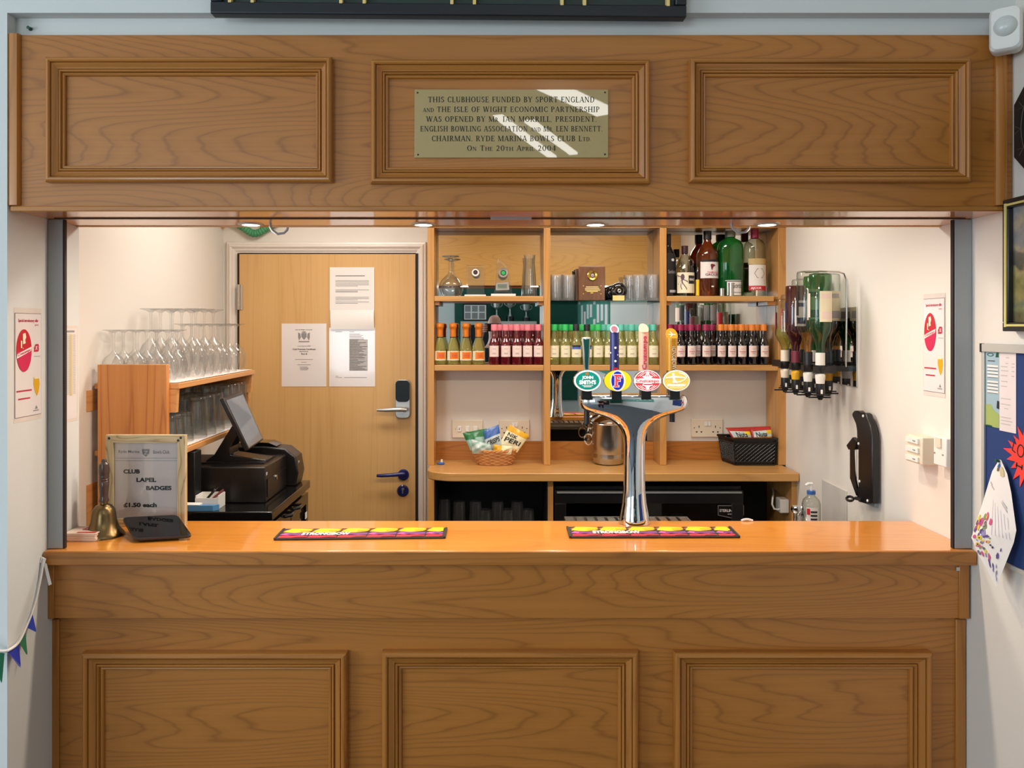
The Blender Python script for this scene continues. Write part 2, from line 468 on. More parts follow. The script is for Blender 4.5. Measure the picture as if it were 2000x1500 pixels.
M['board_black'] = pri('board_blue_black', rgb(20, 26, 34), 0.4, var=0.2, vscale=8)
M['sensor_lens'] = pri('sensor_lens', rgb(206, 210, 206), 0.25)
M['walnut_red'] = pri('brown_rim', rgb(112, 60, 40), 0.4)
M['dark_carved'] = pri('dark_carved_face', rgb(26, 23, 22), 0.5, var=0.3, vscale=30)
M['carved_line'] = pri('carved_line', rgb(62, 54, 42), 0.6)
M['frame_black'] = pri('picture_frame_black', rgb(32, 28, 28), 0.3)
M['gold_bright'] = pri('gilt_slip', rgb(232, 222, 140), 0.3, metal=0.3)
M['felt_blue'] = pri('blue_felt', rgb(34, 58, 112), 0.95, var=0.08, vscale=120)
M['alu_light'] = pri('pale_aluminium', rgb(198, 196, 190), 0.4, metal=0.3)
M['leaf_blue'] = pri('pale_blue_leaflet', rgb(158, 184, 196), 0.4)
M['leaf_green'] = pri('leaflet_green', rgb(160, 178, 104), 0.4)
M['paper_pinkish'] = pri('warm_white_paper', rgb(226, 214, 214), 0.6)
M['red_card'] = pri('fluorescent_red_card', rgb(255, 66, 58), 0.5)
for nm, c in (('f_purple', (98, 72, 140)), ('f_lilac', (150, 138, 186)), ('f_yellow', (222, 200, 50)), ('f_pink', (206, 82, 130)), ('f_green', (130, 150, 90)), ('f_dark', (60, 54, 90)), ('f_brown', (110, 80, 50))):
    M[nm] = pri('flower_' + nm[2:], rgb(*c), 0.6)
M['flag_green'] = pri('pennant_green', rgb(22, 104, 70), 0.6)
M['garland'] = pri('garland_green', rgb(70, 150, 104), 0.6)
M['acrylic'] = pri('acrylic', rgb(214, 210, 204), 0.15)
M['hall_green'] = pri('hall_green_paint', rgb(14, 82, 66), 0.7)
M['hall_teal'] = pri('hall_teal_felt', rgb(70, 142, 124), 0.8)
M['skin'] = pri('skin', rgb(206, 150, 132), 0.5, var=0.06)
M['skin_dark'] = pri('lips', rgb(160, 96, 88), 0.5)
M['shirt'] = pri('black_shirt', rgb(34, 34, 40), 0.8)
M['navy_cloth'] = pri('navy_trousers', rgb(34, 40, 62), 0.85)
# landscape painting: sky with clouds over trees and rolling fields
def landscape():
    m, nt, out = new_mat('landscape_painting'); Lk = nt.links
    b = N(nt, 'ShaderNodeBsdfPrincipled'); b.inputs['Roughness'].default_value = 0.35; Lk.new(b.outputs[0], out.inputs[0])
    tc = N(nt, 'ShaderNodeTexCoord'); sp = N(nt, 'ShaderNodeSeparateXYZ'); Lk.new(tc.outputs['Generated'], sp.inputs[0])
    nz = N(nt, 'ShaderNodeTexNoise'); nz.inputs['Scale'].default_value = 22; nz.inputs['Detail'].default_value = 5; Lk.new(tc.outputs['Object'], nz.inputs['Vector'])
    n2 = N(nt, 'ShaderNodeTexNoise'); n2.inputs['Scale'].default_value = 60; n2.inputs['Detail'].default_value = 4; Lk.new(tc.outputs['Object'], n2.inputs['Vector'])
    ad = N(nt, 'ShaderNodeMath', operation='MULTIPLY_ADD'); Lk.new(nz.outputs[0], ad.inputs[0]); ad.inputs[1].default_value = 0.30; Lk.new(sp.outputs['Z'], ad.inputs[2])
    sb_ = N(nt, 'ShaderNodeMath', operation='SUBTRACT'); Lk.new(ad.outputs[0], sb_.inputs[0]); sb_.inputs[1].default_value = 0.15
    rp = N(nt, 'ShaderNodeValToRGB'); Lk.new(sb_.outputs[0], rp.inputs[0])
    e = rp.color_ramp.elements
    e[0].position = 0; e[0].color = rgb(84, 78, 52); e[1].position = 1; e[1].color = rgb(132, 140, 148)
    for p, c in ((.10, (112, 116, 78)), (.16, (96, 104, 82)), (.24, (140, 132, 78)), (.34, (112, 110, 62)), (.44, (150, 140, 92)), (.49, (66, 66, 54)), (.58, (92, 90, 82)), (.63, (154, 142, 118)), (.74, (120, 124, 130)), (.86, (160, 148, 126))):
        x = e.new(p); x.color = rgb(*c)
    mx = N(nt, 'ShaderNodeMix', data_type='RGBA', blend_type='OVERLAY'); mx.inputs[0].default_value = 0.4
    Lk.new(rp.outputs[0], mx.inputs[6]); Lk.new(n2.outputs[0], mx.inputs[7]); Lk.new(mx.outputs[2], b.inputs['Base Color'])
    return m
M['landscape'] = landscape()
M['label_cream'] = pri('cream_label', rgb(238, 228, 196), 0.5)
M['label_pink'] = pri('blush_label', rgb(240, 216, 206), 0.5)
M['label_orange'] = pri('orange_label', rgb(238, 128, 22), 0.45)
M['gl_prosecco'] = thin_glass('prosecco_glass', (0.90, 0.88, 0.58), (0.50, 0.45, 0.16), body=(0.85, 0.74, 0.24), dens=0.2)
M['gl_rose'] = thin_glass('rose_wine_glass', (0.60, 0.10, 0.10), (0.18, 0.01, 0.02), body=(0.20, 0.012, 0.020), dens=0.55)
M['gl_white'] = thin_glass('white_wine_glass', (0.90, 0.90, 0.62), (0.50, 0.50, 0.22), body=(0.85, 0.78, 0.30), dens=0.18)
M['gl_red'] = thin_glass('red_wine_glass', (0.05, 0.01, 0.01), (0.01, 0.0, 0.0), body=(0.006, 0.004, 0.005), dens=0.9)
M['cap_pink'] = pri('pink_cap', rgb(236, 128, 140), 0.4)
M['cap_green'] = pri('green_cap', rgb(48, 186, 92), 0.4)
M['cap_teal'] = pri('teal_cap', rgb(96, 190, 170), 0.4)
M['cap_black'] = pri('black_cap', rgb(22, 22, 26), 0.4)
M['cap_maroon'] = pri('maroon_cap', rgb(150, 30, 72), 0.35)
M['cap_orange'] = pri('orange_cap', rgb(226, 128, 44), 0.35)
M['blue_print'] = pri('blue_label_band', rgb(74, 104, 190), 0.4)
M['gl_green'] = thin_glass('green_gin_glass', (0.05, 0.50, 0.10), (0.0, 0.13, 0.03), body=(0.004, 0.18, 0.03), dens=0.38)
M['gl_amber'] = thin_glass('whisky_amber', (0.50, 0.15, 0.04), (0.22, 0.04, 0.01), body=(0.22, 0.05, 0.012), dens=0.4)
M['gl_clear'] = thin_glass('clear_spirit', (0.86, 0.87, 0.80), (0.34, 0.35, 0.28))
M['gl_dark'] = thin_glass('black_liqueur', (0.06, 0.05, 0.06), (0.01, 0.01, 0.01), body=(0.008, 0.008, 0.011), dens=0.85)
M['gl_pale'] = thin_glass('pale_liqueur', (0.80, 0.78, 0.45), (0.3, 0.28, 0.1), body=(0.36, 0.33, 0.10), dens=0.25)
M['gl_red2'] = thin_glass('dark_red_liqueur', (0.22, 0.05, 0.05), (0.05, 0.01, 0.01), body=(0.06, 0.012, 0.014), dens=0.7)
M['gl_brown'] = thin_glass('brown_liqueur', (0.34, 0.26, 0.12), (0.10, 0.07, 0.02), body=(0.05, 0.036, 0.014), dens=0.6)
M['black_label'] = pri('black_label', rgb(24, 22, 28), 0.45)
M['white_label'] = pri('white_label', rgb(236, 228, 222), 0.45)
M['purple_ink'] = pri('purple_ink', rgb(92, 62, 84), 0.5)
M['maroon'] = pri('maroon_ink', rgb(110, 34, 50), 0.5)
M['rum_band'] = pri('sand_label_band', rgb(198, 168, 112), 0.5)
M['wicker'] = pri('wicker_cane', rgb(206, 146, 88), 0.5, var=0.25, vscale=60)
M['foil_green'] = pri('green_foil', rgb(38, 112, 60), 0.3)
M['foil_blue'] = pri('blue_foil', rgb(58, 100, 170), 0.3)
M['foil_pale'] = pri('pale_foil', rgb(196, 208, 206), 0.28)
M['foil_mint'] = pri('mint_foil', rgb(150, 186, 172), 0.3)
M['foil_cream'] = pri('cream_foil', rgb(236, 226, 186), 0.32)
M['foil_gold'] = pri('gold_foil', rgb(222, 168, 28), 0.3)
M['foil_red'] = pri('red_foil', rgb(176, 48, 40), 0.3)
M['foil_orange'] = pri('orange_foil_print', rgb(216, 140, 50), 0.32)
M['badge_green'] = pri('lit_green_badge', rgb(20, 142, 126), 0.25, coat=0.6, emit=rgb(20, 142, 126), emit_s=0.25)
M['badge_yellow'] = pri('lit_yellow_badge', rgb(250, 210, 26), 0.25, coat=0.6, emit=rgb(250, 206, 20), emit_s=0.35)
M['badge_blue'] = pri('lit_blue_badge', rgb(34, 44, 170), 0.25, coat=0.6, emit=rgb(34, 44, 190), emit_s=0.3)
M['badge_red'] = pri('lit_red_badge', rgb(226, 62, 72), 0.25, coat=0.6, emit=rgb(226, 56, 66), emit_s=0.4)
M['badge_white'] = pri('lit_white_badge', rgb(250, 246, 244), 0.25, coat=0.6, emit=rgb(250, 242, 238), emit_s=0.45)
M['badge_gold'] = pri('lit_gold_badge', rgb(226, 196, 96), 0.25, coat=0.6, emit=rgb(226, 192, 84), emit_s=0.35)
M['badge_pink'] = pri('lit_pink_badge', rgb(236, 160, 170), 0.25, coat=0.6, emit=rgb(236, 150, 160), emit_s=0.35)
M['handle_green'] = pri('dark_green_handle', rgb(18, 62, 60), 0.2, coat=0.6)
M['handle_pink'] = pri('pale_pink_handle', rgb(204, 160, 138), 0.4, coat=0.15)
M['handle_gold'] = pri('gold_handle', rgb(178, 128, 26), 0.35, metal=0.3, coat=0.2)
M['card'] = pri('coaster_card', rgb(226, 206, 190), 0.8)
M['tablet_edge'] = pri('tablet_edge', rgb(58, 56, 58), 0.35, metal=0.4)
M['screen_black'] = pri('screen_black', rgb(8, 8, 10), 0.03, spec=0.6)
M['rubber'] = pri('dark_rubber', rgb(44, 34, 30), 0.6)
for nm, c in (('mat_yellow', (250, 206, 20)), ('mat_gold', (232, 168, 20)), ('mat_orange', (214, 120, 40)), ('mat_violet', (126, 66, 132)), ('mat_pink', (214, 92, 170)), ('mat_red', (216, 40, 60)), ('mat_dkred', (150, 24, 40))):
    M[nm] = pri(nm.replace('mat_', 'bar_mat_'), rgb(*c), 0.5)
M['frame_wood_x'] = wood('limed_frame_wood_cross', rgb(204, 188, 150), rgb(134, 112, 72), 'x', rough=0.6, coat=0.0, along=4, across=30, k=9, line=0.8)
M['liner'] = pri('white_mesh_liner', rgb(236, 226, 220), 0.7, bump=0.6, bscale=260)
M['gl_lightgreen'] = thin_glass('light_green_glass', (0.52, 0.70, 0.52), (0.12, 0.30, 0.14), body=(0.03, 0.16, 0.06), dens=0.18)
M['gl_clear2'] = thin_glass('clear_spirit_bottle', (0.92, 0.94, 0.91), (0.40, 0.43, 0.40))
M['liq_amber'] = thin_glass('amber_liquid', (0.80, 0.50, 0.12), (0.5, 0.25, 0.04), body=(0.40, 0.20, 0.04), dens=0.35, gloss=.3)
M['liq_yellow'] = thin_glass('yellow_liquid', (0.86, 0.82, 0.40), (0.55, 0.48, 0.12), body=(0.55, 0.48, 0.14), dens=0.35, gloss=.3)
M['liq_brown'] = thin_glass('olive_brown_liquid', (0.30, 0.22, 0.08), (0.12, 0.08, 0.02), body=(0.06, 0.045, 0.015), dens=0.6, gloss=.3)
M['sleeve'] = pri('clear_sleeve', rgb(224, 212, 204), 0.15, coat=.4)
M['poster_edge'] = pri('poster_edge', rgb(120, 96, 100), 0.5)
M['maroon_red'] = pri('dark_red_print', rgb(190, 40, 66), 0.5)
# ------------------------------------------------------------------ the setting
XL, XR = -1.147, 1.236          # the two reveals of the bar opening
FY, IY, BY = 1.815, 2.13, 3.60  # hall face of the bar wall, its bar side, rear wall of the bar
HZ, BZ = 3.0, 2.42              # ceiling heights, hall and bar
def WR(Y): return XR if Y <= 2.26 else XR + (Y - 2.26) * 0.0664

b = MB().box(-4.6, XR, -4.1, BY, -0.1, 0.0)
struct('floor', b, M['carpet'])
struct('ceiling', MB().box(-4.6, XR + 0.2, -4.1, FY, HZ, HZ + 0.1), M['ceiling'])
struct('ceiling', MB().box(-1.4, XR + 0.2, IY - 0.01, BY, BZ, BZ + 0.1), M['ceiling'])
# the wall between hall and bar, with the opening and the shallow recess over the bulkhead
b = MB()
b.box(-4.6, XL, FY, IY, 0, HZ)
struct('wall_front', b, M['wall_hall'])
b = MB()
b.box(XL, XR, FY, IY, 2.394, HZ)
b.box(XL, XR, 1.848, IY, 2.347, 2.394)
struct('wall_front', b, M['wall_hall'])
# right wall: one long wall running from the hall into the bar
b = MB()
pl = [(XR, -4.1, 0), (XR, 2.26, 0), (WR(BY), BY, 0), (XR + 0.2, BY, 0), (XR + 0.2, -4.1, 0)]
b.extrude(pl, (0, 0, HZ))
struct('wall_right', b, M['wall_bar'])
struct('wall_left', MB().box(-1.40, -1.262, IY, BY, 0, BZ), M['wall_bar'])
struct('wall_back', MB().box(-1.40, WR(BY) + 0.02, BY, BY + 0.1, 0, BZ), M['wall_bar'])
# the hall behind the photographer: walls with windows
WIN_L = (-1.9, 0.7, 1.0, 2.5)
b = MB()
b.box(-4.6, -4.5, -4.1, WIN_L[0], 0, HZ); b.box(-4.6, -4.5, WIN_L[1], FY, 0, HZ)
b.box(-4.6, -4.5, WIN_L[0], WIN_L[1], 0, WIN_L[2]); b.box(-4.6, -4.5, WIN_L[0], WIN_L[1], WIN_L[3], HZ)
struct('wall_hall_left', b, M['wall_hall'])
b = MB()
b.box(-4.5, -3.6, -4.1, -4.0, 0, HZ); b.box(-1.6, XR, -4.1, -4.0, 0, HZ)
b.box(-3.6, -1.6, -4.1, -4.0, 0, 1.0); b.box(-3.6, -1.6, -4.1, -4.0, 2.5, HZ)
struct('wall_hall_rear', b, M['wall_hall'])
def window(name, axis, a0, a1, z0, z1, c):
    fr = MB(); pn = MB()
    def bx(m, u0, u1, w0, w1, d):
        if axis == 'y': m.box(c - d, c + d, u0, u1, w0, w1)
        else: m.box(u0, u1, c - d, c + d, w0, w1)
    for u in (a0, (a0 + a1) / 2, a1): bx(fr, u - 0.03, u + 0.03, z0, z1, 0.03)
    for z in (z0, z1): bx(fr, a0, a1, z - 0.03, z + 0.03, 0.03)
    bx(pn, a0, a1, z0, z1, 0.003)
    o = struct(name, fr, M['white_gloss'])
    obj('window_pane', pn, M['pane'], o)
window('window_1', 'y', WIN_L[0], WIN_L[1], WIN_L[2], WIN_L[3], -4.55)
window('window_2', 'x', -3.6, -1.6, 1.0, 2.5, -4.05)

# ------------------------------------------------------------------ mitred mouldings
PROF = [(0.0, 0.0), (0.0, 0.011), (0.0015, 0.014), (0.005, 0.0165), (0.0085, 0.0168), (0.0115, 0.0148), (0.0125, 0.0105), (0.0133, 0.0105), (0.0142, 0.0128), (0.018, 0.0108),
        (0.0225, 0.0082), (0.0258, 0.0072), (0.0262, 0.0038), (0.0272, 0.0038), (0.0276, 0.0080), (0.0295, 0.0096), (0.0318, 0.0088), (0.0330, 0.0066), (0.0334, 0.0028), (0.0342, 0.0028), (0.0346, 0.0056), (0.0375, 0.0060), (0.0400, 0.0046), (0.041, 0.0)]
def moulding(x0, x1, z0, z1, yface, w=0.041, hs=1.0):
    mb = MB(); k = w / 0.041
    prof = [(d * k, h * hs * k) for d, h in PROF]
    rings = []
    for d, h in prof:
        rings.append([(x0 + d, yface - h, z0 + d), (x1 - d, yface - h, z0 + d), (x1 - d, yface - h, z1 - d), (x0 + d, yface - h, z1 - d)])
    for i in range(len(rings) - 1):
        A, B = rings[i], rings[i + 1]
        for s in range(4):
            mb.use(M['oak_m'] if s in (0, 2) else M['oak_v'])
            t = (s + 1) % 4
            mb.poly([A[s], A[t], B[t], B[s]])
    return mb

# ------------------------------------------------------------------ bulkhead over the bar
BK = thing('bar_bulkhead', 'long oak bulkhead with three framed panels hanging over the bar opening', 'bulkhead', (0.04, 1.83, 1.93))
BF = 1.825
obj('front_panel', MB().box(XL + 0.001, XR - 0.001, BF, BF + 0.02, 1.932, 2.3455), M['oak'], BK)
obj('soffit_board', MB().box(XL + 0.001, XR - 0.001, BF + 0.021, 2.112, 1.93, 1.948), M['oak_top'], BK)
obj('back_panel', MB().box(XL + 0.001, XR - 0.001, 2.113, 2.128, 1.928, 2.3455), M['oak_back'], BK)
obj('bottom_lip', MB().box(XL + 0.004, XR - 0.012, BF - 0.007, BF + 0.0005, 1.9255, 1.9385), M['oak_m'], BK, bevel=0.003)
for x0, x1 in ((X_(16, 1.82), X_(39, 1.82)), (X_(1945, 1.82), X_(1967, 1.82))):
    mb = MB().extrude([(x0, BF, 1.940), (x0, BF - 0.006, 1.940), (x0 + (x1 - x0) * 0.35, BF - 0.011, 1.940), (x1 - 0.004, BF - 0.011, 1.940), (x1, BF - 0.005, 1.940), (x1, BF, 1.940)], (0, 0, 0.406))
    obj('edge_strip', mb, M['oak_v'], BK)
for (a, t, c, d) in ((97, 116, 651, 358), (726, 121, 1267, 361), (1344, 118, 1888, 358)):
    obj('panel_moulding', moulding(X_(a, BF), X_(c, BF), Z_(d, BF), Z_(t, BF), BF, hs=1.4), None, BK, smooth=30)
sl = MB(M['dark_gap']); sl.box(XL + 0.03, XR - 0.03, 1.957, 1.969, 1.9275, 1.9302)
sl.use(M['alu']); sl.box(X_(958, 1.95), X_(1038, 1.95), 1.947, 1.956, 1.9245, 1.9302)
obj('shutter_slot', sl, None, BK)

# roller shutter guide channels standing on both ends of the worktop
for x0, x1, side in ((XL + 0.001, X_(123, 1.98), 'left'), (X_(1862, 1.985), XR - 0.001, 'right')):
    t = thing('shutter_guide', 'grey aluminium shutter guide channel at the %s end of the bar worktop' % side, 'shutter guide', ((x0 + x1) / 2, 2.0, 1.081), 'shutter guides')
    mb = MB()
    yb = 1.994
    mb.box(x0, x1 - 0.0 if side == 'left' else x1, 1.978, 1.984, 1.081, 1.9285)
    mb.box(x0, x1, yb - 0.006, yb, 1.081, 1.9285)
    if side == 'left': mb.box(x0, x0 + 0.006, 1.984, yb - 0.006, 1.081, 1.9285)
    else: mb.box(x1 - 0.006, x1, 1.984, yb - 0.006, 1.081, 1.9285)
    obj('channel', mb, M['alu'], t, bevel=0.001)
    xs = (x1 + 0.0002, x1 + 0.0045) if side == 'left' else (x0 - 0.0045, x0 - 0.0002)
    part_label(obj('brush_strip', MB().box(xs[0], xs[1], 1.9795, yb - 0.004, 1.081, 1.9285), M['dark_gap'], t), 'dark brush strip along the channel mouth')

# recessed downlights
RR = 0.029
for i, px in enumerate(DOWN_PX):
    x = X_(px, DOWN_Y)
    t = thing('downlight', '%s small round downlight from the left in the bulkhead underside' % ORD[i], 'downlight', (x, DOWN_Y, 1.93), 'downlights in the bulkhead')
    rim = MB().lathe([(RR - 0.006, 0.0015), (RR - 0.005, -0.003), (RR, -0.003), (RR + 0.005, -0.0015), (RR + 0.006, 0.0015)], (x, DOWN_Y, 1.9299), 32)
    obj('trim_ring', rim, M['silver'], t)
    dsc = MB().lathe([(0, -0.0035), (RR - 0.008, -0.003), (RR - 0.0055, 0.0)], (x, DOWN_Y, 1.9299), 32)
    obj('lamp_lens', dsc, M['lamp'], t)
# two grey hanger hooks under the soffit
for i, (a, c, bt, Y, r) in enumerate(((528, 562, 457, 2.06, .0035), (1429, 1463, 455, 2.06, .0035))):
    q = [P(a, 432, Y), P(a, 443, Y), P(a + 4, bt - 7, Y), P((a + c) / 2 - 3, bt, Y), P(c - 7, bt - 2, Y), P(c - 1, bt - 8, Y), P(c, bt - 13, Y)]
    h = obj('cable_hook', MB().tube(q, r, 8), M['alu'])
    tag(h, ('grey curved cable hook under the bulkhead, above the door', 'pale curved cable hook under the bulkhead, above the green gin bottle')[i], 'hook', 'cable hooks')

# ------------------------------------------------------------------ bar counter and worktop
WT = 1.08
WTO = thing('bar_worktop', 'glossy orange oak bar worktop running the full width of the opening', 'worktop', (0.04, 2.1, WT - 0.036))
obj('slab', MB().box(XL + 0.002, XR - 0.002, 1.962, 2.268, WT - 0.036, WT), M['oak_top'], WTO, bevel=0.003, seg=2)
part_label(obj('front_lipping', MB().box(XL + 0.002, XR - 0.002, 1.9555, 1.9618, WT - 0.036, WT - 0.0004), M['oak'], WTO, bevel=0.003, seg=3), 'brown oak edge along the front')
CT = thing('bar_counter', 'oak bar counter front with three framed panels below the worktop', 'bar counter', (0.04, 2.0, 0))
AP, LO = 1.984, 2.006
obj('apron', MB().box(X_(106, AP), X_(1873, AP), AP, AP + 0.02, Z_(1207, AP), WT - 0.0365), M['oak'], CT)
obj('front_panel', MB().box(X_(100, LO), X_(1883, LO), LO, LO + 0.02, 0.002, WT - 0.0365), M['oak'], CT)
for a, c in ((89, 107), (1872, 1892)):
    obj('apron_edge_strip', MB().box(X_(a, AP), X_(c, AP), AP - 0.004, AP + 0.004, Z_(1208, AP), WT - 0.0368), M['oak_v'], CT, bevel=0.002)
for a, c in ((98, 117), (1865, 1884)):
    obj('panel_edge_strip', MB().box(X_(a, LO), X_(c, LO), LO - 0.006, LO + 0.004, 0.002, Z_(1208, LO)), M['oak_v'], CT, bevel=0.002)
for a, t, c in ((168, 1269, 680), (748, 1267, 1244), (1314, 1268, 1812)):
    obj('panel_moulding', moulding(X_(a, LO), X_(c, LO), 0.2, Z_(t, LO), LO, w=0.0505, hs=1.3), None, CT, smooth=30)
obj('carcass', MB().box(XL + 0.004, XR - 0.004, LO + 0.021, 2.25, 0.002, WT - 0.0365), M['dark_in'], CT)
obj('tray_ledge', MB().box(X_(1100, 2.3), X_(1360, 2.3), 2.2505, 2.42, 1.02, 1.040), M['steel'], CT)
sb = MB(M['silver']); sb.box(X_(1866, AP), X_(1873, AP), AP - 0.004, AP, Z_(1114, AP), Z_(1107, AP))
obj('small_bracket', sb, None, CT)

# ------------------------------------------------------------------ rear wall: door, frame
DL, DR, DT = X_(470, 3.59), X_(812, 3.59), Z_(497, 3.59)
D = obj('door_1', MB().box(DL, DR, 3.572, 3.5995, 0.008, DT), M['door_wood'])
D['kind'] = 'structure'; D['label'] = 'pale veneered wooden door behind the bar'; D['category'] = 'door'
def arch(x0, x1, zt, w, y):
    mb = MB()
    prof = [(0, 0.0), (0, 0.012), (0.004, 0.016), (0.012, 0.017), (0.016, 0.022), (0.024, 0.024), (0.032, 0.021), (0.034, 0.016), (0.048, 0.013), (0.052, 0.009), (0.060, 0.008), (0.060, 0.0)]
    k = w / 0.060
    for i in range(len(prof) - 1):
        (d0, h0), (d1, h1) = prof[i], prof[i + 1]
        def pts(d, h):
            d *= k
            return [(x0 + d, y - h, 0), (x0 + d, y - h, zt - d), (x1 - d, y - h, zt - d), (x1 - d, y - h, 0)]
        A, B = pts(d0, h0), pts(d1, h1)
        for s in range(3): mb.poly([A[s], A[s + 1], B[s + 1], B[s]])
    return mb
mb = arch(X_(444, BY), X_(833, BY), Z_(473, BY), 0.052, 3.598)
struct('trim_1', mb, M['white_gloss'])
mb = MB().box(DL - 0.012, DL - 0.001, 3.58, 3.5995, 0, DT + 0.004).box(DR + 0.001, DR + 0.012, 3.58, 3.5995, 0, DT + 0.004).box(DL - 0.001, DR + 0.001, 3.58, 3.5995, DT + 0.003, DT + 0.006)
struct('trim_2', mb, M['dark_gap'])
hz = MB().cyl(P(466, 605, 3.565), 0.007, 0.117, 12).box(X_(463, 3.57), X_(474, 3.57), 3.569, 3.572, Z_(605, 3.57), Z_(556, 3.57))
part_label(obj('hinge', hz, M['steel'], D), 'steel hinge on the left edge')
# keypad lock with lever
yl = 3.572
lk = MB(M['silver'])
def rrect(x0, x1, z0, z1, r, y, n=6):
    pts = []
    for cx, cz, a0 in ((x1 - r, z1 - r, 0), (x0 + r, z1 - r, 90), (x0 + r, z0 + r, 180), (x1 - r, z0 + r, 270)):
        for i in range(n + 1):
            a = math.radians(a0 + 90 * i / n)
            pts.append((cx + r * math.cos(a), y, cz + r * math.sin(a)))
    return pts
lk.extrude(rrect(X_(773, yl), X_(802, yl), Z_(816, yl), Z_(741, yl), 0.02, yl), (0, -0.022, 0))
L1 = obj('lock_body', lk, None, D, bevel=0.003)
part_label(L1, 'silver keypad lock body')
kp = MB().extrude(rrect(X_(774, yl), X_(801, yl), Z_(784, yl), Z_(742, yl), 0.019, yl - 0.0222), (0, -0.004, 0))
part_label(obj('keypad', kp, M['black_gloss'], L1), 'black keypad')
hd = MB().cyl(P(787, 800, yl - 0.022), 0.012, 0.03, 16, 'y')
q = [P(794, 801, yl - 0.05), P(787, 800, yl - 0.052), P(770, 800, yl - 0.054), P(752, 801, yl - 0.052), P(736, 801, yl - 0.05)]
hd.tube(q, [0.008, 0.011, 0.010, 0.009, 0.006], 12)
obj('lever_handle', hd, M['silver'], L1)
# blue lever handle and key escutcheon
mb = MB().lathe([(0, 0), (0.026, 0), (0.026, 0.006), (0.022, 0.010), (0, 0.010)], P(788, 927, yl), 28, 'y')
mb.cyl(P(788, 926, yl - 0.009), 0.010, 0.038, 16, 'y')
mb.tube([P(790, 926, yl - 0.05), P(786, 926, yl - 0.052), P(765, 928, yl - 0.052), P(745, 929, yl - 0.052), P(736, 929, yl - 0.050)], [0.009, 0.010, 0.009, 0.0085, 0.007], 12)
part_label(obj('lever_handle', mb, M['navy'], D), 'dark blue lever handle on a round rose')
mb = MB().lathe([(0, 0), (0.027, 0), (0.027, 0.006), (0.022, 0.010), (0, 0.010)], P(787, 958, yl), 28, 'y')
ke = obj('key_escutcheon', mb, M['navy'], D)
part_label(ke, 'round dark blue keyhole plate')
mb = MB().lathe([(0, 0), (0.0065, 0), (0.0065, 0.003), (0, 0.003)], P(787, 955, yl - 0.0102), 16, 'y')
mb.box(X_(785.8, yl), X_(788.2, yl), yl - 0.0132, yl - 0.0102, Z_(963, yl), Z_(956, yl))
obj('lock_cylinder', mb, M['silver'], ke)

# sheets of paper taped to the door
def sheet_thing(name, px0, py0, px1, py1, Y, label, draw, mat='paper_gloss', cat='notice', group=None, curl=0.0):
    x0, x1, z1, z0 = X_(px0, Y), X_(px1, Y), Z_(py0, Y), Z_(py1, Y)
    mb = MB(M[mat])
    mb.box(x0, x1, Y, Y + 0.0012, z0, z1)
    s = Sheet((x0, Y, z0), (x1 - x0, 0, 0), (0, 0, z1 - z0), 0.0005)
    draw(s, mb)
    o = obj(name, mb, None, smooth=0)
    return tag(o, label, cat, group)
def lines(s, mb, rows, h, mat='grey_ink'):
    mb.use(M[mat])
    for v, u0, u1 in rows: s.rect(mb, u0, u1, v - h / 2, v + h / 2)
def d_cert(s, mb):
    mb.use(M['ink']); s.text(mb, 'Isle of Wight Council', 0.31, 0.68, 0.892, 0.912, bold=0.01)
    # a crest made of a shield, two supporters and a scroll
    mb.use(M['grey_ink'])
    s.poly(mb, [(0.44, 0.85), (0.56, 0.85), (0.56, 0.79), (0.50, 0.74), (0.44, 0.79)])
    s.poly(mb, [(0.37, 0.86), (0.42, 0.84), (0.43, 0.78), (0.39, 0.73), (0.37, 0.78)]); s.poly(mb, [(0.63, 0.86), (0.58, 0.84), (0.57, 0.78), (0.61, 0.73), (0.63, 0.78)])
    s.rect(mb, 0.38, 0.62, 0.705, 0.722); s.ell(mb, 0.5, 0.865, 0.05, 0.012)
    mb.use(M['ink'])
    s.text(mb, 'Licensing Act 2003', 0.36, 0.65, 0.632, 0.652)
    s.text(mb, 'Club Premises Certificate', 0.25, 0.76, 0.582, 0.606, bold=0.02)
    s.text(mb, 'Summary', 0.40, 0.60, 0.545, 0.566, bold=0.02); s.text(mb, 'Part B', 0.44, 0.57, 0.508, 0.530, bold=0.02)
    lines(s, mb, [(0.43, 0.3, 0.7), (0.385, 0.44, 0.56), (0.345, 0.35, 0.65)], 0.008)
    lines(s, mb, [(0.31, 0.4, 0.58), (0.295, 0.42, 0.6), (0.28, 0.4, 0.6), (0.265, 0.42, 0.58)], 0.007)
sheet_thing('notice_sheet', 550, 632, 637.5, 755, 3.5705, 'white certificate with a small crest near its top, taped left of the other door sheets', d_cert, group='papers on the door')
def d_low(s, mb):
    mb.use(M['pale_ink']); s.rect(mb, 0.44, 0.84, 0.27, 0.80)
    rows = []
    random.seed(3)
    v = 0.89
    while v > 0.26:
        rows.append((v, 0.44, 0.62 + 0.22 * random.random())); v -= 0.021
    lines(s, mb, rows, 0.008)
    lines(s, mb, [(0.93, 0.14, 0.28), (0.93, 0.44, 0.55), (0.155, 0.14, 0.28), (0.155, 0.33, 0.82), (0.175, 0.14, 0.2)], 0.008)
sheet_thing('notice_sheet', 643, 640, 732.5, 755, 3.5705, 'shiny white sheet with a grey printed column, below the folded sheet on the door', d_low, group='papers on the door')
def d_up(s, mb):
    lines(s, mb, [(0.80, 0.13, 0.79)], 0.014, 'ink')
    rows = []
    for v0, n in ((0.69, 5), (0.475, 2), (0.475 - .05, 1), (0.305, 3), (0.195, 2)):
        for k in range(n): rows.append((v0 - 0.032 * k, 0.13, 0.88 - 0.25 * (k == n - 1)))
    lines(s, mb, rows, 0.011)
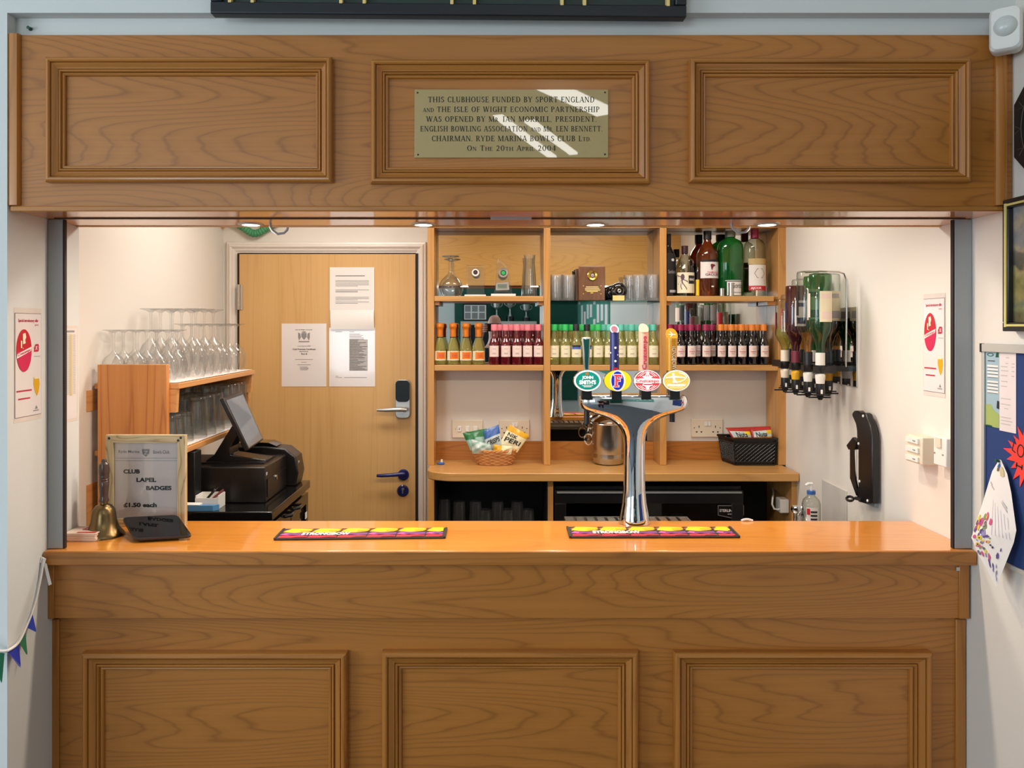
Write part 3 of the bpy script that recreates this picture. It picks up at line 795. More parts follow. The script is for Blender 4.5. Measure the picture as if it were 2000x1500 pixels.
up = sheet_thing('notice_sheet', 644, 522, 731, 606, 3.5685, 'white typed sheet with its lower half folded up, highest paper on the door', d_up, mat='paper', group='papers on the door')
mb = MB(M['paper'])
A, B_, C_, D_ = P(645, 605.5, 3.568), P(730.5, 605.5, 3.568), P(731, 644, 3.5655), P(646, 643, 3.561)
mb.grid(lambda u, v: (A * (1 - u) + B_ * u) * (1 - v) + (D_ * (1 - u) + C_ * u) * v + Vector((0, -0.006 * math.sin(PI * v) * (0.4 + u), 0)), 6, 5)
obj('folded_flap', mb, None, up)
# ------------------------------------------------------------------ back bar: worktop, base, shelving
BW = 1.034; BWY = 3.25
mb = MB()
xl, xr, r = X_(833, 3.30), WR(3.25) - 0.003, 0.13
pts = [(xl, 3.598, BW), ]
n = 10
for i in range(n + 1):
    a = PI + (PI / 2) * i / n
    pts.append((xl + r + r * math.cos(a), BWY + 0.10 + 0.10 * math.sin(a), BW))
pts += [(xr, BWY, BW), (xr, 3.598, BW)]
pts = [Vector(p) for p in pts]
mb.extrude([p - Vector((0, 0, 0.036)) for p in pts], (0, 0, 0.036))
tag(obj('back_bar_worktop', mb, M['oak_shelf'], bevel=0.004), 'oak back bar worktop with a rounded left corner below the bottle shelves', 'worktop')
BB = thing('back_bar_cabinet', 'open oak base unit with insides darkened for shade under the back bar worktop', 'base unit', (0.4, 3.45, 0))
z1 = BW - 0.0365
for a, c, Y in ((836, 848, 3.29), (1070, 1080.5, 3.29)):
    obj('upright', MB().box(X_(a, Y), X_(c, Y), Y, 3.59, 0.002, z1), M['oak_shelf_v'], BB)
obj('upright', MB().box(X_(1546, 3.29), X_(1563, 3.29), 3.29, 3.59, 0.002, z1), M['oak_shelf_v'], BB)
obj('back_panel', MB().box(X_(848, 3.29), X_(1070, 3.29), 3.575, 3.595, 0.002, z1), M['dark_in'], BB)
obj('inner_shelf', MB().box(X_(848, 3.29) + 0.001, X_(1070, 3.29) - 0.001, 3.31, 3.574, 0.70, 0.715), M['dark_in'], BB)
obj('shade_lining', MB().box(X_(848, 3.29), X_(848, 3.29) + 0.004, 3.296, 3.575, 0.716, z1).box(X_(1070, 3.29) - 0.004, X_(1070, 3.29), 3.296, 3.575, 0.716, z1).box(X_(848, 3.29), X_(1070, 3.29), 3.296, 3.575, z1 - 0.004, z1), M['dark_in'], BB)  # thin dark sheets added to paint the compartment's sides and top as unlit
obj('back_panel', MB().box(X_(1080.5, 3.29), X_(1546, 3.29), 3.585, 3.597, 0.002, z1), M['dark_in'], BB)

SY, SB = 3.44, 3.594
UZ, LZ = 1.792, 1.4826
SU = thing('bottle_shelving', 'tall oak shelving unit with three mirrored bays behind the bar', 'shelving', (0.5, 3.5, BW))
PX = [(835, 848), (1062, 1075), (1289, 1302), (1520, 1537)]
PXX = [(X_(a, SY), X_(c, SY)) for a, c in PX]
for i, (a, c) in enumerate(PXX):
    obj('upright', MB().box(a, c, SY, SB, BW + 0.0005, 2.16), M['oak_shelf_v'], SU, bevel=0.0015)
obj('top_board', MB().box(PXX[0][0], PXX[3][1], SY, SB, 2.098, 2.12), M['oak_shelf'], SU)
for i in range(3):
    x0, x1 = PXX[i][1] + 0.0005, PXX[i + 1][0] - 0.0005
    obj('lower_shelf', MB().box(x0, x1, SY + 0.001, SB - 0.01, LZ - 0.026, LZ), M['oak_shelf'], SU, bevel=0.002)
    if i == 1:
        gm = MB(M['glass_edge']); gm.box(x0, x1, SY + 0.004, SB - 0.012, UZ - 0.029, UZ - 0.021)
        part_label(obj('glass_shelf', gm, None, SU), 'glass upper shelf in the middle bay')
    else:
        obj('upper_shelf', MB().box(x0, x1 - (0.018 if i == 2 else 0), SY + 0.001, SB - 0.012, UZ - 0.024, UZ), M['oak_shelf'], SU, bevel=0.002)
        for xx in ((x0, x0 + 0.022), (x1 - 0.022 - (0.022 if i == 2 else 0), x1)):
            obj('shelf_block', MB().box(xx[0], xx[1], SY + 0.012, SB - 0.02, UZ - 0.040, UZ - 0.0245), M['oak_m'], SU)
    # upstand
    obj('upstand', MB().box(x0, x1, 3.578, SB, BW + 0.0005, Z_(862, 3.58)), M['oak'], SU)
    zb = LZ + 0.0005 if i != 1 else Z_(861, 3.585)
    mz = MB(M['mirror'])
    if i == 1:
        mz.box(x0, x1, 3.5845, SB, zb, 2.097)
    else:
        mz.box(x0, x1, 3.5845, SB, zb, 2.097)
    part_label(obj('mirror_panel', mz, None, SU), 'mirror backing of the %s bay' % ('left', 'middle', 'right')[i])

# sockets and switches on the wall under the shelves
def wall_plate(name, px0, px1, py0, py1, Y, label, cat, kind, group=None):
    x0, x1, z0, z1_ = X_(px0, Y), X_(px1, Y), Z_(py1, Y), Z_(py0, Y)
    t = thing(name, label, cat, ((x0 + x1) / 2, Y, (z0 + z1_) / 2), group)
    obj('face_plate', MB().box(x0, x1, Y - 0.009, Y - 0.0003, z0, z1_), M['cream_pl'], t, bevel=0.003)
    W, H = x1 - x0, z1_ - z0; yf = Y - 0.0092
    s = Sheet((x0, yf, z0), (W, 0, 0), (0, 0, H), 0.0004)
    if kind == 'socket':
        for u in (0.465, 0.565):
            obj('rocker_switch', MB().box(x0 + W * (u - 0.045), x0 + W * (u + 0.045), yf - 0.004, yf, z0 + H * 0.62, z0 + H * 0.86), M['white_pl'], t, bevel=0.001)
        mb = MB(M['ink'])
        for cu in (0.24, 0.76):
            s.rect(mb, cu - 0.012, cu + 0.012, 0.52, 0.64)
            s.rect(mb, cu - 0.10, cu - 0.05, 0.26, 0.33); s.rect(mb, cu + 0.05, cu + 0.10, 0.26, 0.33)
        for cu in (0.09, 0.91): s.ell(mb, cu, 0.52, 0.018, 0.028, n=12)
        obj('socket_holes', mb, None, t, smooth=0)
    else:
        for u in (0.24, 0.5, 0.76):
            obj('rocker_switch', MB().box(x0 + W * (u - 0.065), x0 + W * (u + 0.065), yf - 0.004, yf, z0 + H * 0.36, z0 + H * 0.66), M['white_pl'], t, bevel=0.001)
        mb = MB(M['grey_ink'])
        for cu in (0.11, 0.87): s.ell(mb, cu, 0.5, 0.014, 0.028, n=12)
        s2 = Sheet((x0, yf - 0.0042, z0), (W, 0, 0), (0, 0, H), 0.0004)
        s2.text(mb, '1', 0.225, 0.255, 0.46, 0.56)
        obj('plate_screws', mb, None, t, smooth=0)
    return t
wall_plate('light_switch', 883, 943, 820, 855, 3.5995, 'cream three-gang switch plate on the wall left of the snack basket', 'switch', 'switch')
wall_plate('wall_socket', 975, 1034, 820, 855, 3.5995, 'cream double socket on the wall behind the wicker snack basket', 'socket', 'socket', 'double sockets under the shelves')
wall_plate('wall_socket', 1349.5, 1411, 818, 853.5, 3.5995, 'cream double socket on the wall left of the black snack box', 'socket', 'socket', 'double sockets under the shelves')

# ------------------------------------------------------------------ bottles on the lower shelf
BRY = 3.470
def small_bottle(name, glass, capmat, label_draw, h=0.182, r=0.0242, kind='wine'):
    """a quarter bottle standing at the origin"""
    root = bpy.data.objects.new(name, None); COL.objects.link(root)
    k = h / 0.182
    if kind == 'wine':
        prof = [(0, 0.0), (r * 0.9, 0.0), (r, 0.004), (r, 0.090 * k), (r * 0.97, 0.096 * k), (r * 0.82, 0.106 * k), (0.0140, 0.116 * k), (0.0118, 0.124 * k), (0.0112, 0.153 * k), (0, 0.153 * k)]
        cap = [(0, 0.182 * k), (0.0132, 0.182 * k), (0.0140, 0.180 * k), (0.0140, 0.154 * k), (0.0118, 0.1525 * k), (0, 0.1525 * k)]
    else:
        prof = [(0, 0.0), (r * 0.9, 0.0), (r, 0.004), (r, 0.064 * k), (r * 0.95, 0.074 * k), (r * 0.78, 0.094 * k), (0.0148, 0.112 * k), (0.0132, 0.124 * k), (0, 0.124 * k)]
        cap = [(0.0134, 0.120 * k), (0.0140, 0.124 * k), (0.0138, 0.150 * k), (0.0150, 0.160 * k), (0.0172, 0.163 * k), (0.0176, 0.170 * k), (0.0168, 0.179 * k), (0.010, 0.183 * k), (0, 0.184 * k)]
    bd = obj('bottle_body', MB().lathe(prof, (0, 0, 0), 20), glass, root, local=True)
    obj('cap', MB().lathe(cap[::-1] if kind == 'wine' else cap, (0, 0, 0), 18), capmat, root, local=True)
    if kind == 'fizz': obj('neck_ring', MB().lathe([(0.0142, 0.1215), (0.0146, 0.1225), (0.0146, 0.1245), (0.0142, 0.1255)], (0, 0, 0), 18), M['ink'], root, local=True)
    lb = MB(); label_draw(lb, r, k)
    obj('label', lb, None, root, local=True)
    return root
def lab_plain(mat, z0, z1, w, word=None, wmat='ink', extra=None):
    def f(lb, r, k):
        lb.use(M[mat]); wrap_label(lb, r, z0 * k, z1 * k, -w, w)
        if word:
            lb.use(M[wmat]); wrap_text(lb, word, r, (z0 + (z1 - z0) * 0.42) * k, (z0 + (z1 - z0) * 0.54) * k, -w * 0.6, w * 0.6, bold=0.02)
        lb.use(M['grey_ink'])
        for v in (0.70, 0.32, 0.25): wrap_label(lb, r, (z0 + (z1 - z0) * v) * k, (z0 + (z1 - z0) * (v + 0.025)) * k, -w * 0.35, w * 0.35, lift=0.0011)
        if extra: extra(lb, r, k)
    return f
def lab_prosecco(lb, r, k):
    lb.use(M['label_cream']); wrap_label(lb, r, 0.020, 0.062, -1.3, 1.3)
    lb.use(M['label_orange']); wrap_label(lb, r, 0.026, 0.058, -0.55, 1.05, lift=0.0010)
    lb.use(M['red'])
    for z in (0.048, 0.041, 0.034): wrap_label(lb, r, z, z + 0.0022, -0.25, 0.7, lift=0.0014)
def blue_band(lb, r, k):
    lb.use(M['blue_print']); wrap_label(lb, r, 0.070, 0.080, -0.9, 0.9, lift=0.0010)
    lb.use(M['ink']); wrap_label(lb, r, 0.080, 0.088, -0.9, 0.9, lift=0.0010)

def row(proto, pxs, label_fn, group, Y=BRY, Z=LZ):
    out = []
    for i, px in enumerate(pxs):
        loc = Vector((X_(px, Y - 0.02), Y, Z + 0.0006))
        if i == 0: o = proto; o.location = loc
        else: o = dup(proto, loc)
        o.rotation_euler = (0, 0, random.uniform(-0.08, 0.08))
        tag(o, label_fn(i), 'bottle', group)
        out.append(o)
    return out
row(small_bottle('prosecco_bottle', M['gl_prosecco'], M['orange'], lab_prosecco, 0.187, 0.0272, 'fizz'),
    (859, 884.5, 909.5, 934.5), lambda i: '%s small fizzy wine bottle with orange foil from the left, lower shelf left bay' % ORD[i], 'orange-foiled bottles')
RW = row(small_bottle('rose_wine_bottle', M['gl_rose'], M['cap_pink'], lab_plain('label_pink', 0.036, 0.086, 0.98)),
    (965, 987.5, 1009.5, 1031, 1052), lambda i: '%s pink-capped rosé bottle from the left, lower shelf left bay' % ORD[i], 'pink-capped rosé bottles')
GW = row(small_bottle('white_wine_bottle', M['gl_white'], M['cap_green'], lab_plain('label_cream', 0.034, 0.086, 1.0)),
    (1083, 1104.5, 1169), lambda i: ('green-capped white wine bottle at the left end of the middle bay', 'green-capped white wine bottle, second from the left in the middle bay', 'green-capped white wine bottle right of the dark green tap handle')[i], 'green-capped white wine bottles')
row(small_bottle('white_wine_bottle', M['gl_white'], M['cap_black'], lab_plain('label_cream', 0.034, 0.086, 1.0, extra=blue_band)),
    (1126, 1147.5), lambda i: ('black-capped white wine bottle with blue label band, left of the dark green handle', 'black-capped white wine bottle mostly hidden behind the dark green tap handle')[i], 'black-capped white wine bottles')
TW = row(small_bottle('white_wine_bottle', M['gl_white'], M['cap_teal'], lab_plain('label_cream', 0.034, 0.086, 1.0)),
    (1191, 1213.5, 1235, 1256.5, 1277.5), lambda i: ('teal-capped white wine bottle mostly behind the dark blue tap handle', 'teal-capped white wine bottle just right of the dark blue tap handle', 'teal-capped white wine bottle just left of the pink tap handle', 'teal-capped white wine bottle behind the pink tap handle', 'teal-capped white wine bottle at the right end of the middle bay')[i], 'teal-capped white wine bottles')
MR = row(small_bottle('red_wine_bottle', M['gl_red'], M['cap_maroon'], lab_plain('label_pink', 0.036, 0.086, 0.95, 'SHIRAZ', 'crimson'), r=0.0228),
    (1310, 1330.5, 1351.5, 1380.5), lambda i: '%s maroon-capped red wine bottle from the left, lower shelf right bay' % ORD[i], 'maroon-capped red wine bottles')
OR_ = row(small_bottle('red_wine_bottle', M['gl_red'], M['cap_orange'], lab_plain('label_pink', 0.036, 0.086, 0.95, 'merlot', 'red'), r=0.0222),
    (1410, 1431, 1451, 1471.5, 1494.5), lambda i: '%s orange-capped red wine bottle from the left, lower shelf right bay' % ORD[i], 'orange-capped red wine bottles')

# the second rows, half hidden behind the first
def back_row(src, pxs, txt, group):
    for i, px in enumerate(pxs):
        Yb2 = 3.532
        o = dup(src, (X_(px, Yb2 - .02), Yb2, LZ + 0.0006), None, random.uniform(-.1, .1))
        tag(o, '%s %s' % (ORD[i], txt), 'bottle', group)
back_row(GW[0], (1094, 1115.5, 1137, 1158), 'green-capped white wine bottle of the back row, middle bay', 'green-capped bottles in the back row')
back_row(TW[0], (1180.5, 1203, 1225, 1246, 1266.5), 'teal-capped white wine bottle of the back row, middle bay', 'teal-capped bottles in the back row')
back_row(MR[0], (1321, 1341.5, 1365, 1393), 'maroon-capped red wine bottle of the back row, right bay', 'maroon-capped bottles in the back row')
back_row(OR_[0], (1420.5, 1441, 1461, 1482), 'orange-capped red wine bottle of the back row, right bay', 'orange-capped bottles in the back row')
back_row(RW[0], (976, 998, 1020, 1041), 'pink-capped rosé bottle of the back row, left bay', 'pink-capped bottles in the back row')

# ------------------------------------------------------------------ spirits on the upper right shelf
def spirit(name, label, px, w, py, glass, capm, prof, cap, draw, Y=3.51, n=28, sq=None):
    z0 = UZ + 0.0006; H = Z_(py, Y - 0.03) - z0
    R = w / 2 * Y / FPX
    x = X_(px, Y - R)
    t = thing(name, label, 'bottle', (x, Y, z0), 'spirit bottles on the upper shelf')
    bd = MB().lathe([(a * R, z * H) for a, z in prof], (x, Y, z0), n)
    if sq:   # square the section a little
        for i, p in enumerate(bd.v):
            dx, dy = p.x - x, p.y - Y
            rr = math.hypot(dx, dy)
            if rr > 1e-6 and rr > R * 0.7:
                c, s_ = abs(dx / rr), abs(dy / rr)
                kk = 1.0 / ((c ** sq + s_ ** sq) ** (1.0 / sq))
                bd.v[i] = Vector((x + dx * kk, Y + dy * kk * 0.86, p.z))
    obj('bottle_body', bd, glass, t)
    obj('cap', MB().lathe([(a * R, z * H) for a, z in cap], (x, Y, z0), 20), capm, t)
    lb = MB(); draw(lb, R, H, x, Y, z0)
    obj('label', lb, None, t)
    return t
def lw(lb, R, H, x, Y, z0, za, zb, a0, a1, mat, lift=0.0008):
    lb.use(M[mat]); lb.grid(lambda u, v: (x + (R + lift) * math.sin(a0 + (a1 - a0) * u), Y - (R + lift) * math.cos(a0 + (a1 - a0) * u), z0 + H * (za + (zb - za) * v)), 12, 1)
def lt(lb, t, R, H, x, Y, z0, za, zb, a0, a1, mat, lift=0.0016, bold=0.02):
    lb.use(M[mat]); vs, fs = text_geo(t, bold)
    lb.add([(x + (R + lift) * math.sin(a0 + (a1 - a0) * u), Y - (R + lift) * math.cos(a0 + (a1 - a0) * u), z0 + H * (za + (zb - za) * v)) for u, v in vs], fs)
STD = [(0, 0), (0.92, 0), (1, 0.02), (1, 0.60), (0.97, 0.66), (0.80, 0.72), (0.45, 0.77), (0.30, 0.80), (0.28, 0.86), (0, 0.86)]
CAP = [(0.28, 0.835), (0.33, 0.84), (0.33, 0.995), (0.30, 1.0), (0, 1.0)]
def d_black(lb, R, H, x, Y, z0):
    a = (R, H, x, Y, z0)
    lw(lb, *a, 0.05, 0.60, -0.9, 1.2, 'black_label'); lw(lb, *a, 0.60, 0.68, -0.35, 0.75, 'black_label')
    for i in range(3):
        an = i * PI / 3
        c = Vector((0.42, 0.575))
        lb.use(M['white'])
        def pt(u, v): return (x + (R + .0016) * math.sin(u), Y - (R + .0016) * math.cos(u), z0 + H * v)
        du, dv = 0.24 * math.cos(an), 0.024 * math.sin(an)
        wu, wv = 0.05 * -math.sin(an), 0.005 * math.cos(an)
        lb.poly([pt(c.x - du - wu, c.y - dv - wv), pt(c.x + du - wu, c.y + dv - wv), pt(c.x + du + wu, c.y + dv + wv), pt(c.x - du + wu, c.y - dv + wv)])
    lt(lb, 'Sambuca', *a, 0.36, 0.42, -0.2, 0.95, 'grey_ink')
    lw(lb, *a, 0.06, 0.10, 0.0, 1.1, 'pale_ink', 0.0015)
spirit('spirit_bottle', 'tall black-labelled bottle with a white star, leftmost on the upper right shelf', 1308, 30, 455, M['gl_dark'], M['cap_black'],
       [(0, 0), (0.92, 0), (1, 0.02), (1, 0.58), (0.92, 0.66), (0.6, 0.74), (0.38, 0.80), (0.34, 0.86), (0, 0.86)], [(0.34, 0.80), (0.40, 0.81), (0.40, 0.995), (0, 1.0)], d_black, Y=3.52)
def d_kraken(lb, R, H, x, Y, z0):
    a = (R, H, x, Y, z0)
    lw(lb, *a, 0.06, 0.46, -1.1, 1.1, 'label_cream')
    lw(lb, *a, 0.24, 0.40, 0.15, 1.0, 'black_label', 0.0013)
    lt(lb, 'KRAKEN', *a, 0.30, 0.345, 0.25, 0.95, 'white', 0.0020)
    lb.use(M['purple_ink'])      # tentacled sea creature
    def pt(u, v): return (x + (R + .0016) * math.sin(u), Y - (R + .0016) * math.cos(u), z0 + H * v)
    lb.poly([pt(-0.45 + 0.2 * math.cos(t * PI / 8), 0.37 + 0.06 * math.sin(t * PI / 8)) for t in range(16)])
    for j, (u1, v1) in enumerate(((-0.95, 0.40), (-0.9, 0.22), (-0.6, 0.12), (-0.15, 0.12), (0.0, 0.26), (-0.75, 0.14))):
        pp = []
        for t in range(7):
            f = t / 6
            pp.append((-0.45 + (u1 + 0.45) * f + 0.12 * math.sin(f * 5 + j), 0.34 + (v1 - 0.34) * f))
        for p, q in zip(pp[:-1], pp[1:]):
            lb.poly([pt(p[0] - 0.03, p[1]), pt(q[0] - 0.03, q[1]), pt(q[0] + 0.03, q[1] + 0.012), pt(p[0] + 0.03, p[1] + 0.012)])
kt = spirit('spirit_bottle', 'squat clear bottle with glass ears and a sea creature label, upper right shelf', 1342, 37, 478, M['gl_clear'], M['cap_dkred'],
       [(0, 0), (0.95, 0), (1, 0.03), (1, 0.46), (0.95, 0.54), (0.72, 0.66), (0.42, 0.78), (0.30, 0.82), (0.29, 0.86), (0, 0.86)], [(0.29, 0.83), (0.34, 0.84), (0.34, 0.99), (0, 1.0)], d_kraken, Y=3.505)
kx, ky, kz = kt.location
eb = MB()
for s in (-1, 1):
    eb.tube([(kx + s * (0.028 + 0.011 * math.cos(t)), ky, kz + 0.152 + 0.017 * math.sin(t)) for t in [2 * PI * i / 16 for i in range(16)]], 0.0045, 8, closed=True)
obj('glass_ear', eb, M['glass_thick'], kt)
def d_thin(lb, R, H, x, Y, z0):
    a = (R, H, x, Y, z0)
    lw(lb, *a, 0.02, 0.46, -1.2, 1.2, 'yellow')
spirit('spirit_bottle', 'thin dark miniature with a yellow label between the sea creature bottle and the whisky', 1364, 9, 507, M['gl_dark'], M['cap_black'],
       STD, CAP, d_thin, Y=3.50, n=14)
def d_whisky(lb, R, H, x, Y, z0):
    a = (R, H, x, Y, z0)
    lw(lb, *a, 0.27, 0.52, -0.95, 1.1, 'white_label')
    lw(lb, *a, 0.515, 0.55, -0.8, 0.9, 'ink', 0.0012)
    lt(lb, 'FAMOUS', *a, 0.345, 0.370, -0.25, 0.85, 'crimson', bold=0.01)
    lt(lb, 'GROUSE', *a, 0.305, 0.340, -0.45, 0.95, 'maroon', bold=0.02)
    lb.use(M['maroon'])
    def pt(u, v): return (x + (R + .0018) * math.sin(u), Y - (R + .0018) * math.cos(u), z0 + H * v)
    lb.poly([pt(u, v) for u, v in ((0.0, 0.47), (0.12, 0.485), (0.42, 0.475), (0.5, 0.455), (0.3, 0.44), (0.2, 0.41), (0.16, 0.385), (0.1, 0.40), (0.05, 0.44))])
    lw(lb, *a, 0.135, 0.155, 0.1, 0.35, 'white')
spirit('spirit_bottle', 'amber whisky bottle with a white bird label left of the green gin bottle', 1387.5, 41, 449, M['gl_amber'], M['cap_black'],
       [(0, 0), (0.92, 0), (1, 0.02), (1, 0.62), (0.96, 0.67), (0.72, 0.74), (0.42, 0.80), (0.34, 0.83), (0.33, 0.88), (0, 0.88)], [(0.33, 0.86), (0.38, 0.865), (0.38, 0.995), (0, 1.0)], d_whisky, Y=3.51)
def d_gin(lb, R, H, x, Y, z0):
    a = (R, H, x, Y, z0)
    lw(lb, *a, 0.01, 0.215, -0.55, 1.25, 'white_label')
    lw(lb, *a, 0.225, 0.24, -0.8, 1.25, 'pale_ink')
    lt(lb, "Gordon's", *a, 0.12, 0.20, -0.15, 1.1, 'ink', bold=0.0)
    lw(lb, *a, 0.05, 0.06, 0.0, 1.0, 'grey_ink', 0.0013)
spirit('spirit_bottle', 'big green gin bottle with a grey cap in the middle of the upper right shelf', 1433.5, 47, 449, M['gl_green'], M['cap_grey'],
       [(0, 0), (0.94, 0), (1, 0.02), (1, 0.72), (0.97, 0.78), (0.78, 0.84), (0.42, 0.88), (0.36, 0.90), (0.36, 0.92), (0, 0.92)], [(0.36, 0.895), (0.42, 0.9), (0.42, 0.995), (0, 1.0)], d_gin, Y=3.512, sq=3.2)
def d_rum(lb, R, H, x, Y, z0):
    a = (R, H, x, Y, z0)
    lw(lb, *a, 0.46, 0.545, -0.9, 1.1, 'rum_band')
    lw(lb, *a, 0.13, 0.455, -0.85, 1.0, 'white_label')
    lw(lb, *a, 0.085, 0.15, -0.85, 1.0, 'red', 0.0012)
    lt(lb, 'AJCOR', *a, 0.092, 0.132, -0.65, 0.3, 'white', 0.002)
    lb.use(M['grey_ink'])
    def pt(u, v): return (x + (R + .0018) * math.sin(u), Y - (R + .0018) * math.cos(u), z0 + H * v)
    for r0, r1, cu, cv, n_ in ((0.50, 0.44, 0.15, 0.33, 6),):
        lb.add([pt(cu + r0 * math.cos(2 * PI * i / n_), cv + r0 * 0.16 * math.sin(2 * PI * i / n_)) for i in range(n_)] + [pt(cu + r1 * math.cos(2 * PI * i / n_), cv + r1 * 0.16 * math.sin(2 * PI * i / n_)) for i in range(n_)],
               [(i, (i + 1) % n_, n_ + (i + 1) % n_, n_ + i) for i in range(n_)])
spirit('spirit_bottle', 'clear bottle with white and red label, right end of the upper right shelf', 1481, 42, 444, M['gl_clear'], M['cap_maroon'],
       [(0, 0), (0.92, 0), (1, 0.02), (1, 0.70), (0.94, 0.76), (0.72, 0.81), (0.36, 0.85), (0.32, 0.86), (0.32, 0.88), (0, 0.88)], [(0.32, 0.85), (0.35, 0.855), (0.35, 0.995), (0, 1.0)], d_rum, Y=3.515)
# steel spirit measures
for i, (px, py, w) in enumerate(((1411.5, 563, 10), (1430, 552, 11.5))):
    Y = 3.447; r = w / 2 * Y / FPX; h = Z_(py, Y) - UZ - 0.0006
    m = MB().lathe([(0, 0.0), (r, 0.0), (r * 0.93, h * 0.45), (r, h), (r - 0.0008, h), (r * 0.9, h * 0.5), (0, h * 0.47)], (X_(px, Y), Y + r + 0.002, UZ + 0.0006), 24)
    tag(obj('spirit_measure', m, M['steel']), ('shorter', 'taller')[i] + ' steel spirit measure standing in front of the green gin bottle', 'measure', 'steel spirit measures')

# ------------------------------------------------------------------ trophies and glasses on the other upper shelves
def wine_glass_mesh(H, Rb, Rf, inverted=True):
    """a stemmed glass standing on its rim, foot uppermost"""
    t = 0.0014
    k = H
    out = [(Rb * 0.80, 0.0), (Rb * 0.93, 0.10 * k), (Rb, 0.22 * k), (Rb * 0.96, 0.32 * k), (Rb * 0.78, 0.42 * k), (Rb * 0.45, 0.50 * k), (0.008, 0.55 * k), (0.0042, 0.60 * k), (0.0040, 0.90 * k), (0.007, 0.95 * k), (Rf * 0.5, 0.975 * k), (Rf, 0.992 * k), (Rf, 1.0 * k), (0, 0.998 * k)]
    return MB().lathe(out, (0, 0, 0), 24)
Y = 3.505
t = thing('wine_glass', 'large balloon wine glass standing upside down, left end of the upper shelf', 'glass', (X_(880, Y), Y, UZ + 0.0006))
g = MB().lathe([(0.030, 0), (0.044, 0.014), (0.052, 0.036), (0.052, 0.052), (0.044, 0.072), (0.026, 0.090), (0.0115, 0.103), (0.0082, 0.115), (0.0078, 0.16), (0.0105, 0.171), (0.020, 0.177), (0.039, 0.181), (0.039, 0.184), (0, 0.184)], t.location, 32)
obj('bowl_and_stem', g, M['glass_thick'], t)
def d_(px, Y=3.50): return X_(px, Y)
t = thing('glass_award', 'square clear glass award with a round black and white disc on the upper left shelf', 'award', (d_(927), 3.52, UZ + 0.0006))
obj('glass_block', MB().box(d_(911), d_(946), 3.515, 3.527, UZ + 0.0085, Z_(518, 3.5)), M['glass_thick'], t)
obj('base', MB().box(d_(907), d_(949), 3.50, 3.54, UZ + 0.0006, UZ + 0.009), M['paper'], t, bevel=0.001)
dm = MB(M['silver']).lathe([(0, 0), (0.0185, 0), (0.0185, 0.004), (0.0175, 0.005), (0, 0.005)], (d_(928.5), 3.5148, Z_(532, 3.5)), 28, 'y')
dm.use(M['white']).lathe([(0, 0.0052), (0.0165, 0.0052)], (d_(928.5), 3.5148, Z_(532, 3.5)), 28, 'y')
dm.use(M['ink']).lathe([(0, 0.0056), (0.0105, 0.0056)], (d_(928.5), 3.5148, Z_(531.5, 3.5)), 24, 'y')
dm.use(M['maroon']).lathe([(0, 0.0060), (0.0045, 0.0060)], (d_(928.5), 3.5148, Z_(531, 3.5)), 12, 'y')
part_label(obj('medallion', dm, None, t), 'round black and white disc')
t = thing('glass_award', 'pointed sail-shaped crystal award with a green centred medallion on the upper left shelf', 'award', (d_(982), 3.50, UZ + 0.0006))
Y = 3.495
pg = [P(965, 572.5, Y), P(1001, 572.5, Y), P(996, 540, Y), P(991, 519, Y), P(973, 504, Y)]
obj('crystal', MB().extrude(pg, (0, 0.016, 0)), M['glass_thick'], t, bevel=0.002)
bs = MB(M['ink']).box(d_(963), d_(1002), 3.482, 3.522, Z_(574, Y), Z_(572.5, Y)).use(M['paper']).box(d_(959), d_(1007), 3.476, 3.528, UZ + 0.0006, Z_(574, Y))
obj('base', bs, None, t)
c = P(983, 533, Y - 0.0005)
dm = MB(M['silver']).lathe([(0, 0), (0.0225, 0), (0.0225, 0.003), (0.020, 0.005), (0.0165, 0.0045), (0.0165, 0.003), (0, 0.003)], c, 32, 'y')
dm.use(M['ink']).lathe([(0, 0.0035), (0.0125, 0.0035)], c, 24, 'y')
dm.use(M['cap_green']).lathe([(0, 0.0040), (0.009, 0.0040)], c, 20, 'y')
part_label(obj('medallion', dm, None, t), 'silver medallion with a green centre')
pp = MB(M['silver']).poly([P(969, 553, Y - .0005), P(993, 551, Y - .0005), P(995, 566, Y - .0005), P(968, 567, Y - .0005)]); pp.use(M['green'])
s = Sheet(P(969, 567, Y - .0007), P(993, 567, Y - .0007) - P(969, 567, Y - .0007), P(969, 553, Y - .0007) - P(969, 567, Y - .0007), 0.0004)
for v in (0.75, 0.55, 0.35): s.rect(pp, 0.12, 0.88, v - 0.05, v + 0.05)
obj('engraved_plate', pp, None, t, smooth=0)
t = thing('carafe', 'tall waisted glass carafe at the right end of the upper left shelf', 'glass', (d_(1034.5), 3.505, UZ + 0.0006))
H = Z_(497, 3.47) - UZ
obj('vessel', MB().lathe([(0, 0.002), (0.0315, 0), (0.0325, 0.004), (0.031, H * 0.22), (0.0275, H * 0.55), (0.0235, H * 0.80), (0.0262, H), (0.0248, H), (0.0222, H * 0.80), (0.0262, H * 0.55), (0.0295, H * 0.22), (0.030, 0.012), (0, 0.012)], t.location, 28), M['glass_thick'], t)

